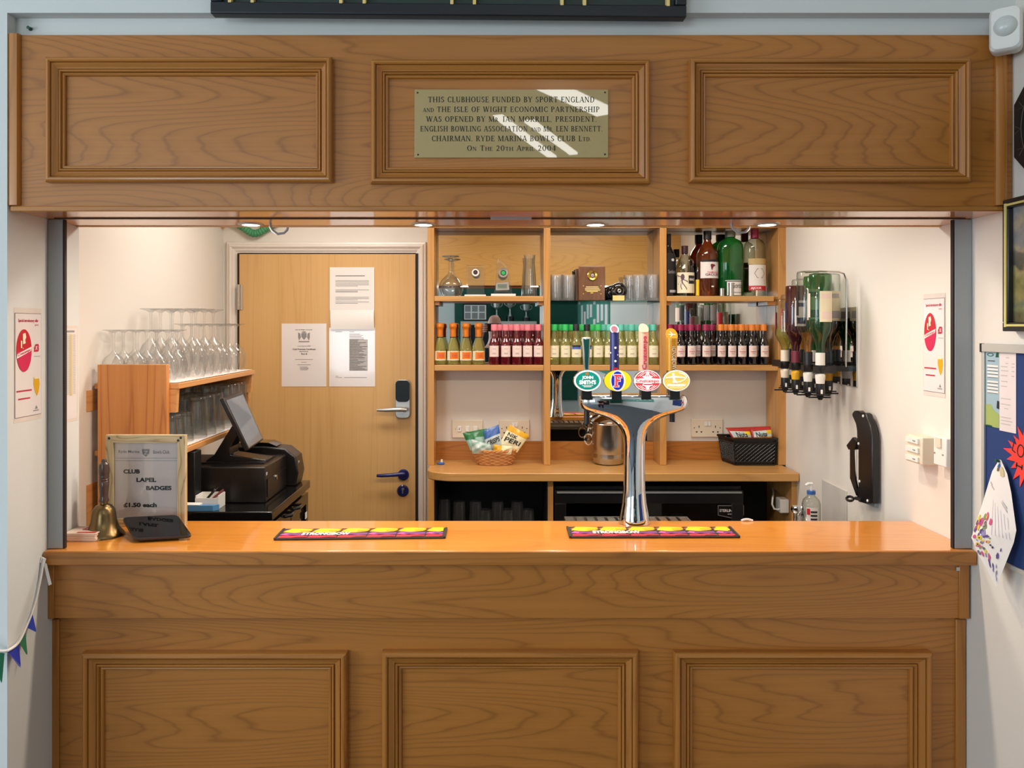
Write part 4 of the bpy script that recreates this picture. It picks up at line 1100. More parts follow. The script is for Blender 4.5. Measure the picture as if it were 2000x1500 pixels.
# ribbed tumblers standing on the glass shelf
GZ = UZ - 0.0204
def ribbed_tumbler(H=0.118, R=0.0305):
    mb = MB(); n = 48
    def ring(r, z, rib=0.0):
        return [(r * (1 + (rib if k % 2 else -rib)) * math.cos(2 * PI * k / n), r * (1 + (rib if k % 2 else -rib)) * math.sin(2 * PI * k / n), z) for k in range(n)]
    rings = [ring(R * 0.86, 0.0), ring(R * 0.88, 0.004, 0.03), ring(R * 0.97, H * 0.78, 0.03), ring(R, H * 0.86), ring(R, H), ring(R - 0.002, H), ring(R * 0.9, H * 0.5), ring(R * 0.80, 0.012)]
    mb.loft(rings)
    return mb
tb = None
spots = [(1086, 3.475, 'front left'), (1110, 3.475, 'front right'), (1089, 3.54, 'rear left'), (1113, 3.54, 'rear right')]
for i, (px, Yt, w) in enumerate(spots):
    loc = (X_(px, Yt), Yt, GZ + 0.0004)
    lab = '%s ribbed tumbler of the four left of the wooden plaque on the glass shelf' % w
    if tb is None:
        tb = obj('tumbler', ribbed_tumbler(), M['glass_rib'], smooth=20); tb.location = loc; o = tb
    else:
        o = tb.copy(); COL.objects.link(o); o.location = loc
    tag(o, lab, 'glass', 'ribbed tumblers on the glass shelf')
spots = [(1231, 3.515, 'leftmost ribbed tumbler of the group right of the black bowl trophy'), (1247.5, 3.472, 'second ribbed tumbler from the left, right of the black bowl trophy'), (1274, 3.472, 'right-hand front ribbed tumbler by the right upright of the glass shelf'), (1258, 3.545, 'rear ribbed tumbler in the middle of the right-hand group'), (1281, 3.54, 'rear ribbed tumbler by the right upright of the glass shelf')]
for px, Yt, lab in spots:
    o = tb.copy(); COL.objects.link(o); o.location = (X_(px, Yt), Yt, GZ + 0.0004)
    tag(o, lab, 'glass', 'ribbed tumblers on the glass shelf')
# wooden plaques
Y = 3.475
t = thing('award_plaque', 'brown wooden award plaque with a gold crest on the glass shelf', 'plaque', (X_(1155, Y), Y, GZ + 0.0004))
z0, z1_ = GZ + 0.0006, Z_(520, Y)
obj('board', MB().box(X_(1130, Y), X_(1182, Y), Y, Y + 0.016, z0, z1_), M['walnut'], t, bevel=0.003)
c = P(1157, 538, Y - 0.0002)
gm = MB(M['gold']).lathe([(0.0115, 0), (0.0235, 0), (0.0235, 0.003), (0.0205, 0.005), (0.0125, 0.003), (0.0115, 0)], c, 32, 'y')
gm.use(M['silver']).lathe([(0, 0.004), (0.008, 0.003), (0.009, 0.0)], c, 20, 'y')
part_label(obj('crest', gm, None, t), 'round gold crest')
gm = MB(M['gold_paint'])
s = Sheet((X_(1130, Y), Y - 0.0002, z0), (X_(1182, Y) - X_(1130, Y), 0, 0), (0, 0, z1_ - z0), 0.0006)
for k, (v, a, c2) in enumerate(((0.40, 0.28, 0.74), (0.355, 0.24, 0.78), (0.31, 0.24, 0.82), (0.27, 0.30, 0.72), (0.225, 0.45, 0.55))):
    s.rect(gm, a, c2, v - 0.012, v + 0.012)
for u, v in ((0.18, 0.43), (0.18, 0.20), (0.84, 0.43), (0.84, 0.20)): s.ell(gm, u, v, 0.018, 0.014, n=10)
obj('engraved_text', gm, None, t, smooth=0)
t = thing('award_plaque', 'dark plaque standing half hidden behind the brown award plaque', 'plaque', (X_(1146, 3.51), 3.51, GZ + 0.0004))
obj('board', MB().box(X_(1124, 3.51), X_(1168, 3.51), 3.505, 3.52, GZ + 0.0006, Z_(525, 3.51)), M['walnut'], t, bevel=0.002)
# black bowls trophies
for i, (px, py, r_, Yb) in enumerate(((1208, 559, 0.0385, 3.478), (1196, 562, 0.035, 3.535))):
    c = Vector((X_(px, Yb), Yb, GZ + r_ + 0.006))
    t = thing('bowl_trophy', ('black lawn bowl trophy with rings and a gold tag on the glass shelf', 'black lawn bowl half hidden behind the one with a gold tag')[i], 'trophy', (c.x, c.y, GZ + 0.0004), 'black bowl trophies')
    obj('bowl', MB().lathe([(0, -0.03), (r_ * 0.7, -0.026), (r_ * 0.97, -0.012), (r_, 0.0), (r_ * 0.96, 0.011), (r_ * 0.82, 0.019), (r_ * 0.6, 0.022), (0, 0.023)], c, 32, 'y'), M['black_gloss'], t)
    rg = MB(M['silver'])
    for ra, rb in ((0.86, 0.83), (0.52, 0.48), (0.22, 0.12)):
        zz = 0.0178 if ra > 0.8 else 0.0236
        rg.lathe([(r_ * ra, zz), (r_ * (ra + rb) / 2, zz + 0.001), (r_ * rb, zz)], c, 32, 'y')
    part_label(obj('ring_inlay', rg, None, t), 'pale rings set in the face')
    st = MB(M['black_mat']).box(c.x - 0.022, c.x + 0.026, Yb - 0.03, Yb + 0.02, GZ + 0.0006, GZ + 0.0085)
    obj('stand', st, None, t)
    if i == 0:
        part_label(obj('name_tag', MB().box(X_(1197, 3.44), X_(1220, 3.44), 3.4445, 3.4475, Z_(587, 3.445), Z_(577, 3.445)), M['gold_paint'], t), 'gold name tag')
# ------------------------------------------------------------------ things on the back bar worktop
BZt = BW + 0.0006
# wicker basket with snack packets
WY = 3.475
wc = Vector((X_(966.5, WY), WY, BZt))
t = thing('wicker_basket', 'oval wicker basket of snack packets on the back bar worktop', 'basket', wc)
def oval(rx, ry, z, n=40): return [(wc.x + rx * math.cos(2 * PI * k / n), wc.y + ry * math.sin(2 * PI * k / n), wc.z + z) for k in range(n)]
mb = MB()
rows = 9
for i in range(rows):
    f = i / (rows - 1)
    rx, ry, z = 0.078 + 0.022 * f, 0.052 + 0.020 * f, 0.004 + 0.058 * f
    n = 72
    path = []
    for k in range(n):
        a = 2 * PI * k / n
        wv = 0.0022 * math.sin(24 * a / 2 * 1 + (PI if i % 2 else 0))
        path.append((wc.x + (rx + wv) * math.cos(a), wc.y + (ry + wv) * math.sin(a), wc.z + z))
    mb.tube(path, 0.0036, 6, closed=True)
obj('woven_side', mb, M['wicker'], t)
mb = MB()
for off in (0, PI):
    n = 110; path = []
    for k in range(n):
        a = 2 * PI * k / n
        path.append((wc.x + (0.102 + 0.003 * math.cos(16 * a + off)) * math.cos(a), wc.y + (0.073 + 0.003 * math.cos(16 * a + off)) * math.sin(a), wc.z + 0.067 + 0.003 * math.sin(16 * a + off)))
    mb.tube(path, 0.0032, 6, closed=True)
obj('braided_rim', mb, M['wicker'], t)
mb = MB(); mb.loft([oval(0.076, 0.050, 0.001), oval(0.078, 0.052, 0.006)])
obj('base', mb, M['wicker'], t)
def packet(name, label, corners, Yf, thick, mats_draw, group, crumple=0.004, tilt=0.0):
    """a pillow bag from four photo corners at depth Yf (tilted back by tilt metres), TL TR BR BL"""
    TL, TR, BR, BL = [P(x, y, Yf) for x, y in corners]
    TL.y += tilt; TR.y += tilt
    rnd = random.Random(len(label) * 7 + int(corners[0][0]))
    ph = [rnd.uniform(0, 6) for _ in range(4)]
    nrm = (TR - TL).cross(BL - TL).normalized()
    if nrm.y > 0: nrm = -nrm
    def surf(u, v, side):
        p = (TL * (1 - u) + TR * u) * (1 - v) + (BL * (1 - u) + BR * u) * v
        bulge = (max(0, math.sin(PI * u)) ** 0.5) * (max(0, math.sin(PI * v)) ** 0.6)
        d = thick / 2 * bulge + crumple * (math.sin(9 * u + ph[0]) * math.sin(7 * v + ph[1]) + 0.5 * math.sin(17 * u + 11 * v + ph[2])) * bulge
        return p + nrm * d * side
    mb = MB()
    nu, nv = 14, 12
    vs = [surf(i / nu, j / nv, 1) for j in range(nv + 1) for i in range(nu + 1)]
    vb = [surf(i / nu, j / nv, -1) for j in range(nv + 1) for i in range(nu + 1)]
    for j in range(nv):
        for i in range(nu):
            u, v = (i + .5) / nu, (j + .5) / nv
            mb.use(M[mats_draw(u, v)])
            a = j * (nu + 1) + i
            q = [vs[a], vs[a + 1], vs[a + nu + 2], vs[a + nu + 1]]
            mb.poly(q)
            q = [vb[a + nu + 1], vb[a + nu + 2], vb[a + 1], vb[a]]
            mb.poly(q)
    return mb, surf, (lambda m, o: tag(o, label, 'snack packet', group))
def weld(mb):
    seen = {}; mp = []; nv = []
    for p in mb.v:
        k = (round(p.x, 6), round(p.y, 6), round(p.z, 6))
        if k not in seen: seen[k] = len(nv); nv.append(p)
        mp.append(seen[k])
    mb.v = nv; mb.f = [[mp[i] for i in f] for f in mb.f]
    return mb
def on_surf(mb, surf, t, u0, u1, v0, v1, bold=0.02, lift=0.0025):
    vs, fs = text_geo(t, bold)
    out = []
    for x, y in vs:
        u, v = u0 + (u1 - u0) * x, v1 + (v0 - v1) * y
        p = surf(u, v, 1); q = surf(u, v, -1)
        d = (p - q)
        d = d.normalized() if d.length > 1e-5 else Vector((0, -1, 0))
        out.append(p + d * lift)
    mb.add(out, fs)
def snack(name, label, corners, Yf, thick, md, texts, group, tilt=0.0, crumple=0.003):
    mb, surf, fin = packet(name, label, corners, Yf, thick, md, group, crumple, tilt)
    weld(mb)
    o = obj(name, mb, None, smooth=60)
    fin(mb, o)
    if texts:
        tm = MB()
        for (s_, mt, u0, u1, v0, v1) in texts:
            tm.use(M[mt]); on_surf(tm, surf, s_, u0, u1, v0, v1)
        obj('printing', tm, None, o, smooth=0, local=True)
    return o
G1 = 'snack packets in the wicker basket'
snack('snack_packet', 'green-topped snack packet at the left of the wicker basket', [(903, 847), (950, 838), (962, 882), (919, 880)], 3.468, 0.03,
      lambda u, v: 'foil_green' if v < 0.42 - 0.1 * u else 'foil_mint', [], G1, tilt=0.02)
snack('snack_packet', 'blue and white snack packet in the middle of the wicker basket', [(944, 842), (974, 830), (981, 870), (950, 884)], 3.444, 0.026,
      lambda u, v: 'foil_blue' if v < 0.45 else 'foil_pale', [('CRISPS', 'ink', 0.12, 0.92, 0.52, 0.76)], G1, tilt=0.015)
snack('snack_packet', 'cream and gold snack packet at the right of the wicker basket', [(996, 830), (1034, 851), (1010, 884), (972, 873)], 3.446, 0.026,
      lambda u, v: 'foil_gold' if v < 0.26 else 'foil_cream', [('NIK', 'ink', 0.12, 0.6, 0.28, 0.44), ('PERI', 'ink', 0.10, 0.88, 0.48, 0.68)], G1, tilt=0.015)
snack('snack_packet', 'crumpled pale mint snack packet at the front left of the wicker basket', [(921, 858), (958, 868), (962, 888), (922, 886)], 3.425, 0.026,
      lambda u, v: 'foil_pale' if (u + v) % 0.5 < 0.3 else 'foil_mint', [], G1, crumple=0.006)
snack('snack_packet', 'small gold snack packet at the front of the wicker basket', [(964, 868), (1002, 872), (998, 888), (964, 888)], 3.418, 0.02,
      lambda u, v: 'foil_gold' if u < 0.45 else 'foil_cream', [], G1, crumple=0.005)

# black lattice snack box
BXY = 3.43
bx0, bx1, bz1 = X_(1433, BXY), X_(1515, BXY), Z_(858, BXY)
t = thing('snack_box', 'black plastic lattice box of snack packets at the right end of the back bar', 'box', ((bx0 + bx1) / 2, 3.50, BZt))
def sidepanel(A, B, C, D_, rows, cols):
    """a moulded lattice between four corners (bottom A B, top D C): frame bars and slanting ribs"""
    mb = MB(); w = 0.0017
    def q(u, v): return (A * (1 - u) + B * u) * (1 - v) + (D_ * (1 - u) + C * u) * v
    for u in (0, 1): mb.tube([q(u, 0), q(u, 1)], 0.003, 6)
    for v in (0.0, 0.12, 0.86, 1.0): mb.tube([q(0, v), q(1, v)], 0.003, 6)
    for i in range(cols):
        for j in range(rows):
            u0, u1 = i / cols, (i + 1) / cols; v0, v1 = 0.12 + 0.74 * j / rows, 0.12 + 0.74 * (j + 1) / rows
            mb.tube([q(u0, v0), q(u1, v1)], w, 4); mb.tube([q(u1, v0), q(u0, v1)], w, 4)
    return mb
H = bz1 - BZt; sl = 0.006
A0, B0 = Vector((bx0 + sl, BXY, BZt + 0.003)), Vector((bx1 - sl, BXY, BZt + 0.003))
A1, B1 = Vector((bx0, BXY - sl, bz1)), Vector((bx1, BXY - sl, bz1))
dy = Vector((0.0, 0.115, 0))
shx = Vector((-0.036, 0, 0))
mb = sidepanel(A0, B0, B1, A1, 5, 9)
mb2 = sidepanel(A0 + dy + shx * .6, A0, A1, A1 + dy + shx, 5, 9)
mb3 = sidepanel(B0, B0 + dy, B1 + dy, B1, 5, 9)
for m2 in (mb, mb2, mb3): pass
obj('front_lattice', mb, M['black_pl'], t); obj('side_lattice', mb2, M['black_pl'], t); obj('side_lattice', mb3, M['black_pl'], t)
inner = MB()
inner.poly([A0 + Vector((.004, .006, 0)), B0 + Vector((-.004, .006, 0)), B1 + Vector((-.004, .006, -.004)), A1 + Vector((.004, .006, -.004))])
inner.poly([A0 + dy, B0 + dy, B1 + dy, A1 + dy]); inner.poly([A0 + dy + shx * .6, A0 + Vector((.003, .006, 0)), A1 + Vector((.003, .006, 0)), A1 + dy + shx])
inner.poly([B0 + Vector((-.003, .006, 0)), B0 + dy, B1 + dy, B1 + Vector((-.003, .006, 0))])
inner.poly([A0 + dy + shx * .6, A0, B0, B0 + dy])
obj('box_body', inner, M['black_pl'], t, smooth=0)
rim = [A1 + Vector((-.004, -.004, 0.003)), B1 + Vector((.004, -.004, 0.003)), B1 + dy + Vector((.004, .003, 0.003)), A1 + dy + shx + Vector((-.003, .003, 0.003))]
obj('rim', MB().tube(rim, 0.0058, 8, closed=True), M['black_pl'], t)
G2 = 'snack packets in the black box'
def nuts(u, v): return 'foil_red' if v < 0.16 or u < 0.04 else ('yellow' if (u > 0.68 and v < 0.45) else ('foil_orange' if v > 0.55 else 'foil_pale'))
snack('snack_packet', 'red and orange nut packet at the front left of the black box', [(1420, 838), (1465, 839), (1471, 865), (1436, 865)], 3.445, 0.02, nuts, [('Nuts', 'ink', 0.28, 0.80, 0.22, 0.58)], G2, tilt=0.01)
snack('snack_packet', 'red and yellow nut packet at the front right of the black box', [(1468, 839), (1507, 835), (1509, 865), (1472, 865)], 3.445, 0.02, nuts, [('Nuts', 'ink', 0.18, 0.72, 0.25, 0.58)], G2, tilt=0.01)
snack('snack_packet', 'long red packet standing behind the other packets in the black box', [(1418, 836), (1506, 833), (1508, 860), (1436, 860)], 3.48, 0.015, lambda u, v: 'foil_red', [], G2, tilt=0.01)

# steel ice bucket
IY_ = 3.485
c = Vector((X_(1188, IY_), IY_, BZt))
t = thing('ice_bucket', 'brushed steel ice bucket with ring handles behind the beer tap', 'ice bucket', c)
r0 = 0.0785
H = Z_(829, 3.41) - BZt
obj('pail', MB().lathe([(0, 0), (r0 * 0.70, 0), (r0 * 0.82, 0.004), (r0 * 0.93, 0.03), (r0, H * 0.5), (r0, H - 0.006), (r0 * 1.02, H - 0.003), (r0, H), (r0 * 0.96, H), (r0 * 0.95, 0.03), (0, 0.02)], c, 40), M['steel'], t)
lid = MB().lathe([(r0 * 1.0, H + 0.001), (r0 * 1.0, H + 0.006), (r0 * 0.9, H + 0.016), (r0 * 0.5, H + 0.034), (r0 * 0.2, H + 0.039), (0, H + 0.040)], c, 40)
obj('lid', lid, M['chrome'], t)
ear = MB().tube([c + Vector((-r0 * 1.0, -0.01, H * 0.86)), c + Vector((-r0 * 1.16, -0.01, H * 0.87)), c + Vector((-r0 * 1.18, -0.01, H * 0.78)), c + Vector((-r0 * 1.17, -0.01, H * 0.72))], 0.005, 8)
ear.tube([c + Vector((-r0 * 1.17 + 0.018 * math.cos(a), -0.014, H * 0.60 + 0.024 * math.sin(a))) for a in [2 * PI * i / 18 for i in range(18)]], 0.003, 6, closed=True)
obj('ring_handle', ear, M['chrome'], t)
# small bottle stopper lying at the left end
c = P(861, 899, 3.46)
mb = MB(M['foil_blue']).lathe([(0, 0), (0.016, 0), (0.018, 0.005), (0.010, 0.010), (0, 0.011)], (c.x, 3.46, BZt), 20)
mb.use(M['cream_pl']).lathe([(0, 0.010), (0.006, 0.010), (0.005, 0.022), (0, 0.023)], (c.x + .004, 3.46, BZt), 12)
tag(obj('bottle_stopper', mb, None), 'small blue and cream stopper at the left end of the back bar', 'stopper')

# ------------------------------------------------------------------ under the back bar
ug = None
UGZ = 0.7156
def tall_tumbler(H=0.15, R=0.036, inv=True):
    p = [(R * 0.98, 0.0), (R, 0.003), (R * 0.94, H * 0.5), (R * 0.84, H - 0.006), (R * 0.80, H), (0, H - 0.002)]
    return MB().lathe(p, (0, 0, 0), 22)
labs = ['leftmost upturned tumbler on the dark shelf under the back bar'] + ['%s upturned tumbler from the left on the dark shelf under the back bar' % w for w in ORD[1:8]]
for i, (px, Yt, hh) in enumerate(((868, 3.42, 1.05), (897, 3.40, 1.0), (929, 3.40, 1.0), (948, 3.345, .86), (972, 3.40, 1.0), (992, 3.345, .86), (1010, 3.40, 1.0), (1031, 3.345, .86))):
    if ug is None:
        ug = obj('tumbler', tall_tumbler(0.166, 0.0315), M['glass']); o = ug
    else:
        o = ug.copy(); COL.objects.link(o)
    o.location = (X_(px, Yt), Yt, UGZ + 0.0004); o.scale = (1, 1, hh)
    tag(o, labs[i], 'glass', 'upturned tumblers under the back bar')

FX0, FX1, FYf = X_(1083, 3.30), X_(1452, 3.30), 3.30
FZ1 = Z_(953, 3.30)
t = thing('bottle_cooler', 'black under-counter bottle cooler with a glass door beside the oak upright', 'cooler', ((FX0 + FX1) / 2, 3.45, 0))
mb = MB()
mb.box(FX0, FX0 + 0.03, 3.335, 3.58, 0.05, FZ1); mb.box(FX1 - 0.03, FX1, 3.335, 3.58, 0.05, FZ1)
mb.box(FX0 + 0.03, FX1 - 0.03, 3.335, 3.58, FZ1 - 0.03, FZ1); mb.box(FX0 + 0.03, FX1 - 0.03, 3.335, 3.58, 0.05, 0.1); mb.box(FX0 + 0.03, FX1 - 0.03, 3.55, 3.58, 0.1, FZ1 - 0.03)
mb.box(FX0, FX1, 3.36, 3.57, 0.002, 0.05)
obj('cabinet', mb, M['black_mat'], t)
obj('inner_shelf', MB().box(FX0 + 0.031, FX1 - 0.031, 3.36, 3.549, 0.655, 0.665), M['dark_in'], t)
dz = FZ1 - 0.012
mb = MB()
mb.box(FX0, FX1, 3.30, 3.333, dz - 0.055, dz); mb.box(FX0, FX0 + 0.05, 3.30, 3.333, 0.06, dz - 0.055); mb.box(FX1 - 0.05, FX1, 3.30, 3.333, 0.06, dz - 0.055); mb.box(FX0 + 0.05, FX1 - 0.05, 3.30, 3.333, 0.06, 0.12)
dr = obj('door', mb, M['black_pl'], t, bevel=0.002)
obj('glass_pane', MB().box(FX0 + 0.0505, FX1 - 0.0505, 3.306, 3.312, 0.12, dz - 0.055), M['dark_pane'], dr)
hb = MB().box(FX0 + 0.01, FX1 - 0.01, 3.288, 3.2995, Z_(963.5, 3.29), Z_(960.5, 3.29))
part_label(obj('handle', hb, M['alu'], dr), 'thin metal edge along the door top')
bw = P(1401, 1012, 3.304), P(1454, 987, 3.304)
s = Sheet((bw[0].x, 3.3045, bw[0].z), (bw[1].x - bw[0].x, 0, 0), (0, 0, bw[1].z - bw[0].z), 0.0005)
bm = MB(M['grey_ink'])
out = [(0.02, 1.0), (0.98, 1.0), (0.98, 0.22), (0.5, 0.0), (0.02, 0.22)]
s.poly(bm, out, 0.5)
bm.use(M['black_gloss']); s.poly(bm, [(0.04, 0.95), (0.96, 0.95), (0.96, 0.25), (0.5, 0.05), (0.04, 0.25)], 1)
bm.use(M['white']); s.text(bm, 'STERLING PRO', 0.08, 0.92, 0.48, 0.70, 2, bold=0.02); s.rect(bm, 0.38, 0.62, 0.30, 0.335, 2)
part_label(obj('badge', bm, None, dr, smooth=0), 'shield-shaped badge with white lettering')
cols = ['teal', 'green', 'maroon', 'gl_pale', 'foil_mint', 'maroon', 'navy']
for i, px in enumerate((1146, 1178, 1210, 1290, 1322, 1354, 1386)):
    Yc = 3.40; x = X_(px, Yc)
    o = obj('drink_can', MB().lathe([(0, 0), (0.028, 0), (0.031, 0.006), (0.031, 0.145), (0.026, 0.157), (0.026, 0.160), (0, 0.158)], (x, Yc, 0.6656), 20), M[cols[i] if cols[i] != 'gl_pale' else 'foil_gold'])
    tag(o, ('%s drink can from the left behind the dark cooler door' % ORD[i]), 'can', 'cans in the bottle cooler')
# socket adaptor and lead at the right of the cooler
Yp = 3.315
t = thing('plug', 'white plug with a looped white lead right of the bottle cooler badge', 'plug', P(1534, 988, Yp))
x0, x1 = X_(1523, Yp), X_(1541, Yp)
obj('plug_body', MB().box(x0, x1, Yp - 0.005, Yp + 0.05, Z_(1002, Yp), Z_(975, Yp)), M['white_pl'], t, bevel=0.004)
obj('lead', MB().tube([P(1527, 991, Yp + 0.005), P(1520, 995, Yp + 0.005), P(1512, 994, Yp + 0.005), P(1508, 985, Yp + .01), P(1509, 972, Yp + .02), P(1511, 962, 3.42), P(1508, 950, 3.56)], 0.004, 8), M['white_pl'], t)

# ------------------------------------------------------------------ beer font
FY0 = 2.242
fx = X_(1241, 2.225)
t = thing('beer_font', 'chrome T-shaped beer font with four taps standing on the bar worktop', 'beer tap', (fx, FY0, WT))
secs = [(1029, 30, .044), (1024, 30, .044), (1014, 28.5, .0415), (1002, 26.5, .038), (988, 24, .034), (962, 21.6, .0305), (930, 20.8, .029), (900, 20.6, .0288), (872, 20.8, .0315), (855, 22.5, .0345), (843, 26.5, .0372), (833, 33, .0398), (825, 43, .0422), (818, 55, .0444), (812.5, 69, .0462), (808, 84, .0478), (803, 97, .0492), (798, 104, .0505), (791, 106, .0515), (783, 106, .052), (777, 104.5, .0512), (774, 101, .0495), (772.5, 96, .047)]
K = 2.225 / FPX
rings = []
for j, (py, hw, hd) in enumerate(secs):
    z = Z_(py, 2.20) if py < 1000 else WT + 0.0006 + (1029 - py) * K
    if j == 0: z = WT + 0.0006
    ex = 2.0 + 1.6 * max(0, min(1, (860 - py) / 60.0))
    ring = []
    for k in range(48):
        a = 2 * PI * k / 48
        ca, sa = math.cos(a), math.sin(a)
        ring.append((fx + (1 if ca >= 0 else -1) * abs(ca) ** (2 / ex) * hw * K - 3 * K * max(0, min(1, (860 - py) / 50)), FY0 + (1 if sa >= 0 else -1) * abs(sa) ** (2 / ex) * hd, z))
    rings.append(ring)
body = MB().loft(rings)
part_label(obj('column', body, M['chrome'], t, smooth=50), 'polished chrome T-shaped column')
obj('nozzle', MB().cyl(P(1146, 828, 2.25), 0.008, 0.045, 14), M['black_pl'], t)
obj('nozzle', MB().cyl(P(1313, 824, 2.25), 0.008, 0.03, 14), M['black_pl'], t)
def badge(px, label, draw, py=743.5, Yb=2.172):
    c = P(px, py, Yb)
    rx, rz = 27.2 * Yb / FPX, 21.3 * Yb / FPX
    mb = MB(M['badge_white'])
    n = 40
    def el(k, y): return [(c.x + rx * k * math.cos(2 * PI * i / n), y, c.z + rz * k * math.sin(2 * PI * i / n)) for i in range(n)]
    mb.use(M['chrome']); mb.loft([el(0.86, Yb + 0.016), el(1.0, Yb + 0.012), el(1.0, Yb + 0.003), el(0.985, Yb)], caps=True)
    s = Sheet((c.x - rx, Yb, c.z - rz), (2 * rx, 0, 0), (0, 0, 2 * rz), 0.0006)
    draw(s, mb)
    o = obj('badge', mb, None, t, smooth=30)
    part_label(o, label)
    # black stem holding the badge above the chrome body
    obj('stem', MB().box(c.x - 0.014, c.x + 0.014, Yb + 0.0165, Yb + 0.048, Z_(776, 2.2) - 0.006, c.z + 0.004), M['black_pl'], o)
def b_green(s, mb):
    mb.use(M['badge_white']); s.ell(mb, .5, .5, .485, .485)
    mb.use(M['badge_green']); s.ell(mb, .5, .5, .425, .415, 2)
    mb.use(M['badge_white'])
    s.text(mb, 'JOHN', .30, .70, .54, .72, 3, bold=.05); s.text(mb, "SMITH'S", .20, .80, .33, .53, 3, bold=.05)
    s.rect(mb, .30, .70, .265, .285, 3); s.rect(mb, .36, .64, .21, .235, 3)
    mb.use(M['orange']); s.ell(mb, .48, .82, .06, .06, 3)
def b_f(s, mb):
    mb.use(M['badge_yellow']); s.ell(mb, .5, .5, .485, .485)
    mb.use(M['badge_white']); s.ell(mb, .5, .5, .27, .48, 2)
    mb.use(M['badge_blue']); s.ell(mb, .49, .5, .225, .43, 3)
    def F(k, g):   # a slab-serif F
        x0, x1 = .40 - g, .46 + g
        s.poly(mb, [(.36 - g, .22 - g), (.53 + g, .22 - g), (.53 + g, .27 + g), (.48 + g, .29), (.48 + g, .47 - g), (.58 + g, .47 - g), (.58 + g, .57 + g), (.48 + g, .57 + g), (.48 + g, .68 - g), (.58 - g, .68 - g), (.60 - g, .60), (.63 + g, .60), (.63 + g, .78 + g), (.36 - g, .78 + g), (.36 - g, .73 - g), (.405 - g, .71), (.405 - g, .29), (.36 - g, .27)], k)
    mb.use(M['badge_white']); F(4, .022)
    mb.use(M['badge_red']); F(5, 0.0)
def b_cruz(s, mb):
    mb.use(M['badge_white']); s.ell(mb, .5, .5, .485, .485)
    mb.use(M['badge_red']); s.ell(mb, .5, .5, .455, .45, 2)
    mb.use(M['badge_white'])
    s.poly(mb, [(.30, .70), (.42, .74), (.46, .92), (.54, .92), (.58, .74), (.70, .70), (.62, .62), (.985, .58), (.985, .40), (.64, .38), (.70, .28), (.58, .24), (.54, .08), (.46, .08), (.42, .24), (.30, .28), (.36, .38), (.015, .40), (.015, .58), (.38, .62)], 3)
    for a in (0.16, 0.24): s.stroke(mb, [(a, .70), (a + .20, .90)], .0014, 3); s.stroke(mb, [(1 - a, .70), (1 - a - .20, .90)], .0014, 3); s.stroke(mb, [(a, .28), (a + .2, .10)], .0014, 3); s.stroke(mb, [(1 - a, .28), (1 - a - .2, .10)], .0014, 3)
    mb.use(M['red']); s.text(mb, 'Cruzcampo', .09, .91, .38, .58, 4, bold=.02); s.rect(mb, .36, .66, .31, .355, 4)
    mb.use(M['badge_red']); s.text(mb, 'M', .45, .55, .66, .78, 4)
def b_gold(s, mb):
    mb.use(M['badge_white']); s.ell(mb, .5, .5, .485, .485)
    mb.use(M['badge_gold']); s.ell(mb, .5, .5, .45, .44, 2)
    mb.use(M['badge_white'])
    # an archer drawing a bow, in plain shapes
    s.ell(mb, .385, .80, .04, .055, 3)
    s.poly(mb, [(.34, .75), (.44, .74), (.45, .56), (.54, .40), (.36, .40), (.38, .56)], 3)
    s.poly(mb, [(.12, .66), (.42, .72), (.80, .67), (.80, .62), (.42, .64), (.12, .61)], 3)
    s.stroke(mb, [(.60, .86), (.76, .80), (.86, .68), (.80, .56), (.64, .46), (.50, .42)], .0022, 3)
    s.text(mb, 'STRONGBOW', .17, .83, .24, .35, 4, bold=.05); s.rect(mb, .25, .75, .175, .195, 4)
badge(1147.5, 'oval green badge with a white rim', b_green)
badge(1206.5, 'oval yellow badge with a red letter F on blue', b_f)
badge(1264.5, 'oval red and white badge', b_cruz)
badge(1321, 'oval pale gold badge with a white archer', b_gold)
# handles
Yh = 2.19; k2 = Yh / FPX
hm = MB(M['silver'])
hm.hull8([(X_(1137, Yh), Yh - .006, Z_(659, Yh)), (X_(1153, Yh), Yh - .006, Z_(659, Yh)), (X_(1153, Yh), Yh + .016, Z_(659, Yh)), (X_(1137, Yh), Yh + .016, Z_(659, Yh)),
          (X_(1141, Yh), Yh - .006, Z_(724, Yh)), (X_(1150, Yh), Yh - .006, Z_(724, Yh)), (X_(1150, Yh), Yh + .012, Z_(724, Yh)), (X_(1141, Yh), Yh + .012, Z_(724, Yh))])
hm.use(M['handle_green']); hm.extrude([P(1138.6, 661.5, Yh - .0062), P(1151.2, 661.5, Yh - .0062), P(1148.2, 721, Yh - .0062), P(1143, 721, Yh - .0062)], (0, -.004, 0))
part_label(obj('handle', hm, None, t, bevel=0.0015), 'narrow tapering dark green handle with a silver edge')
def cyl_handle(px, r_px, py0, py1, mat, lean=0.0, taper=1.0):
    mb = MB(mat); r = r_px * k2; n = 28; rings = []
    zb, zt = Z_(py1, Yh), Z_(py0, Yh)
    for z, kk in ((zb, taper), ((zb + zt) / 2, (1 + taper) / 2), (zt - 1.7 * r, 1.0), (None, 1.0)):
        ring = []
        for i in range(n):
            a = 2 * PI * i / n
            x, y = r * kk * math.cos(a), r * kk * math.sin(a)
            if z is None: zz = zt - r * 1.05 + y * 1.05
            else: zz = z
            f = (zz - zb) / (zt - zb)
            ring.append((X_(px, Yh) + x + lean * f, Yh + y + 0.004, zz))
        rings.append(ring)
    mb.loft(rings)
    top = Sheet(Vector((X_(px, Yh) - r + lean, Yh + 0.004 - r, zt - 2.1 * r)), (2 * r, 0, 0), (0, 2 * r, 2.1 * r), 0.0006)
    return mb, top, r
mb, top, r = cyl_handle(1200.5, 8.9, 634, 724, M['navy'])
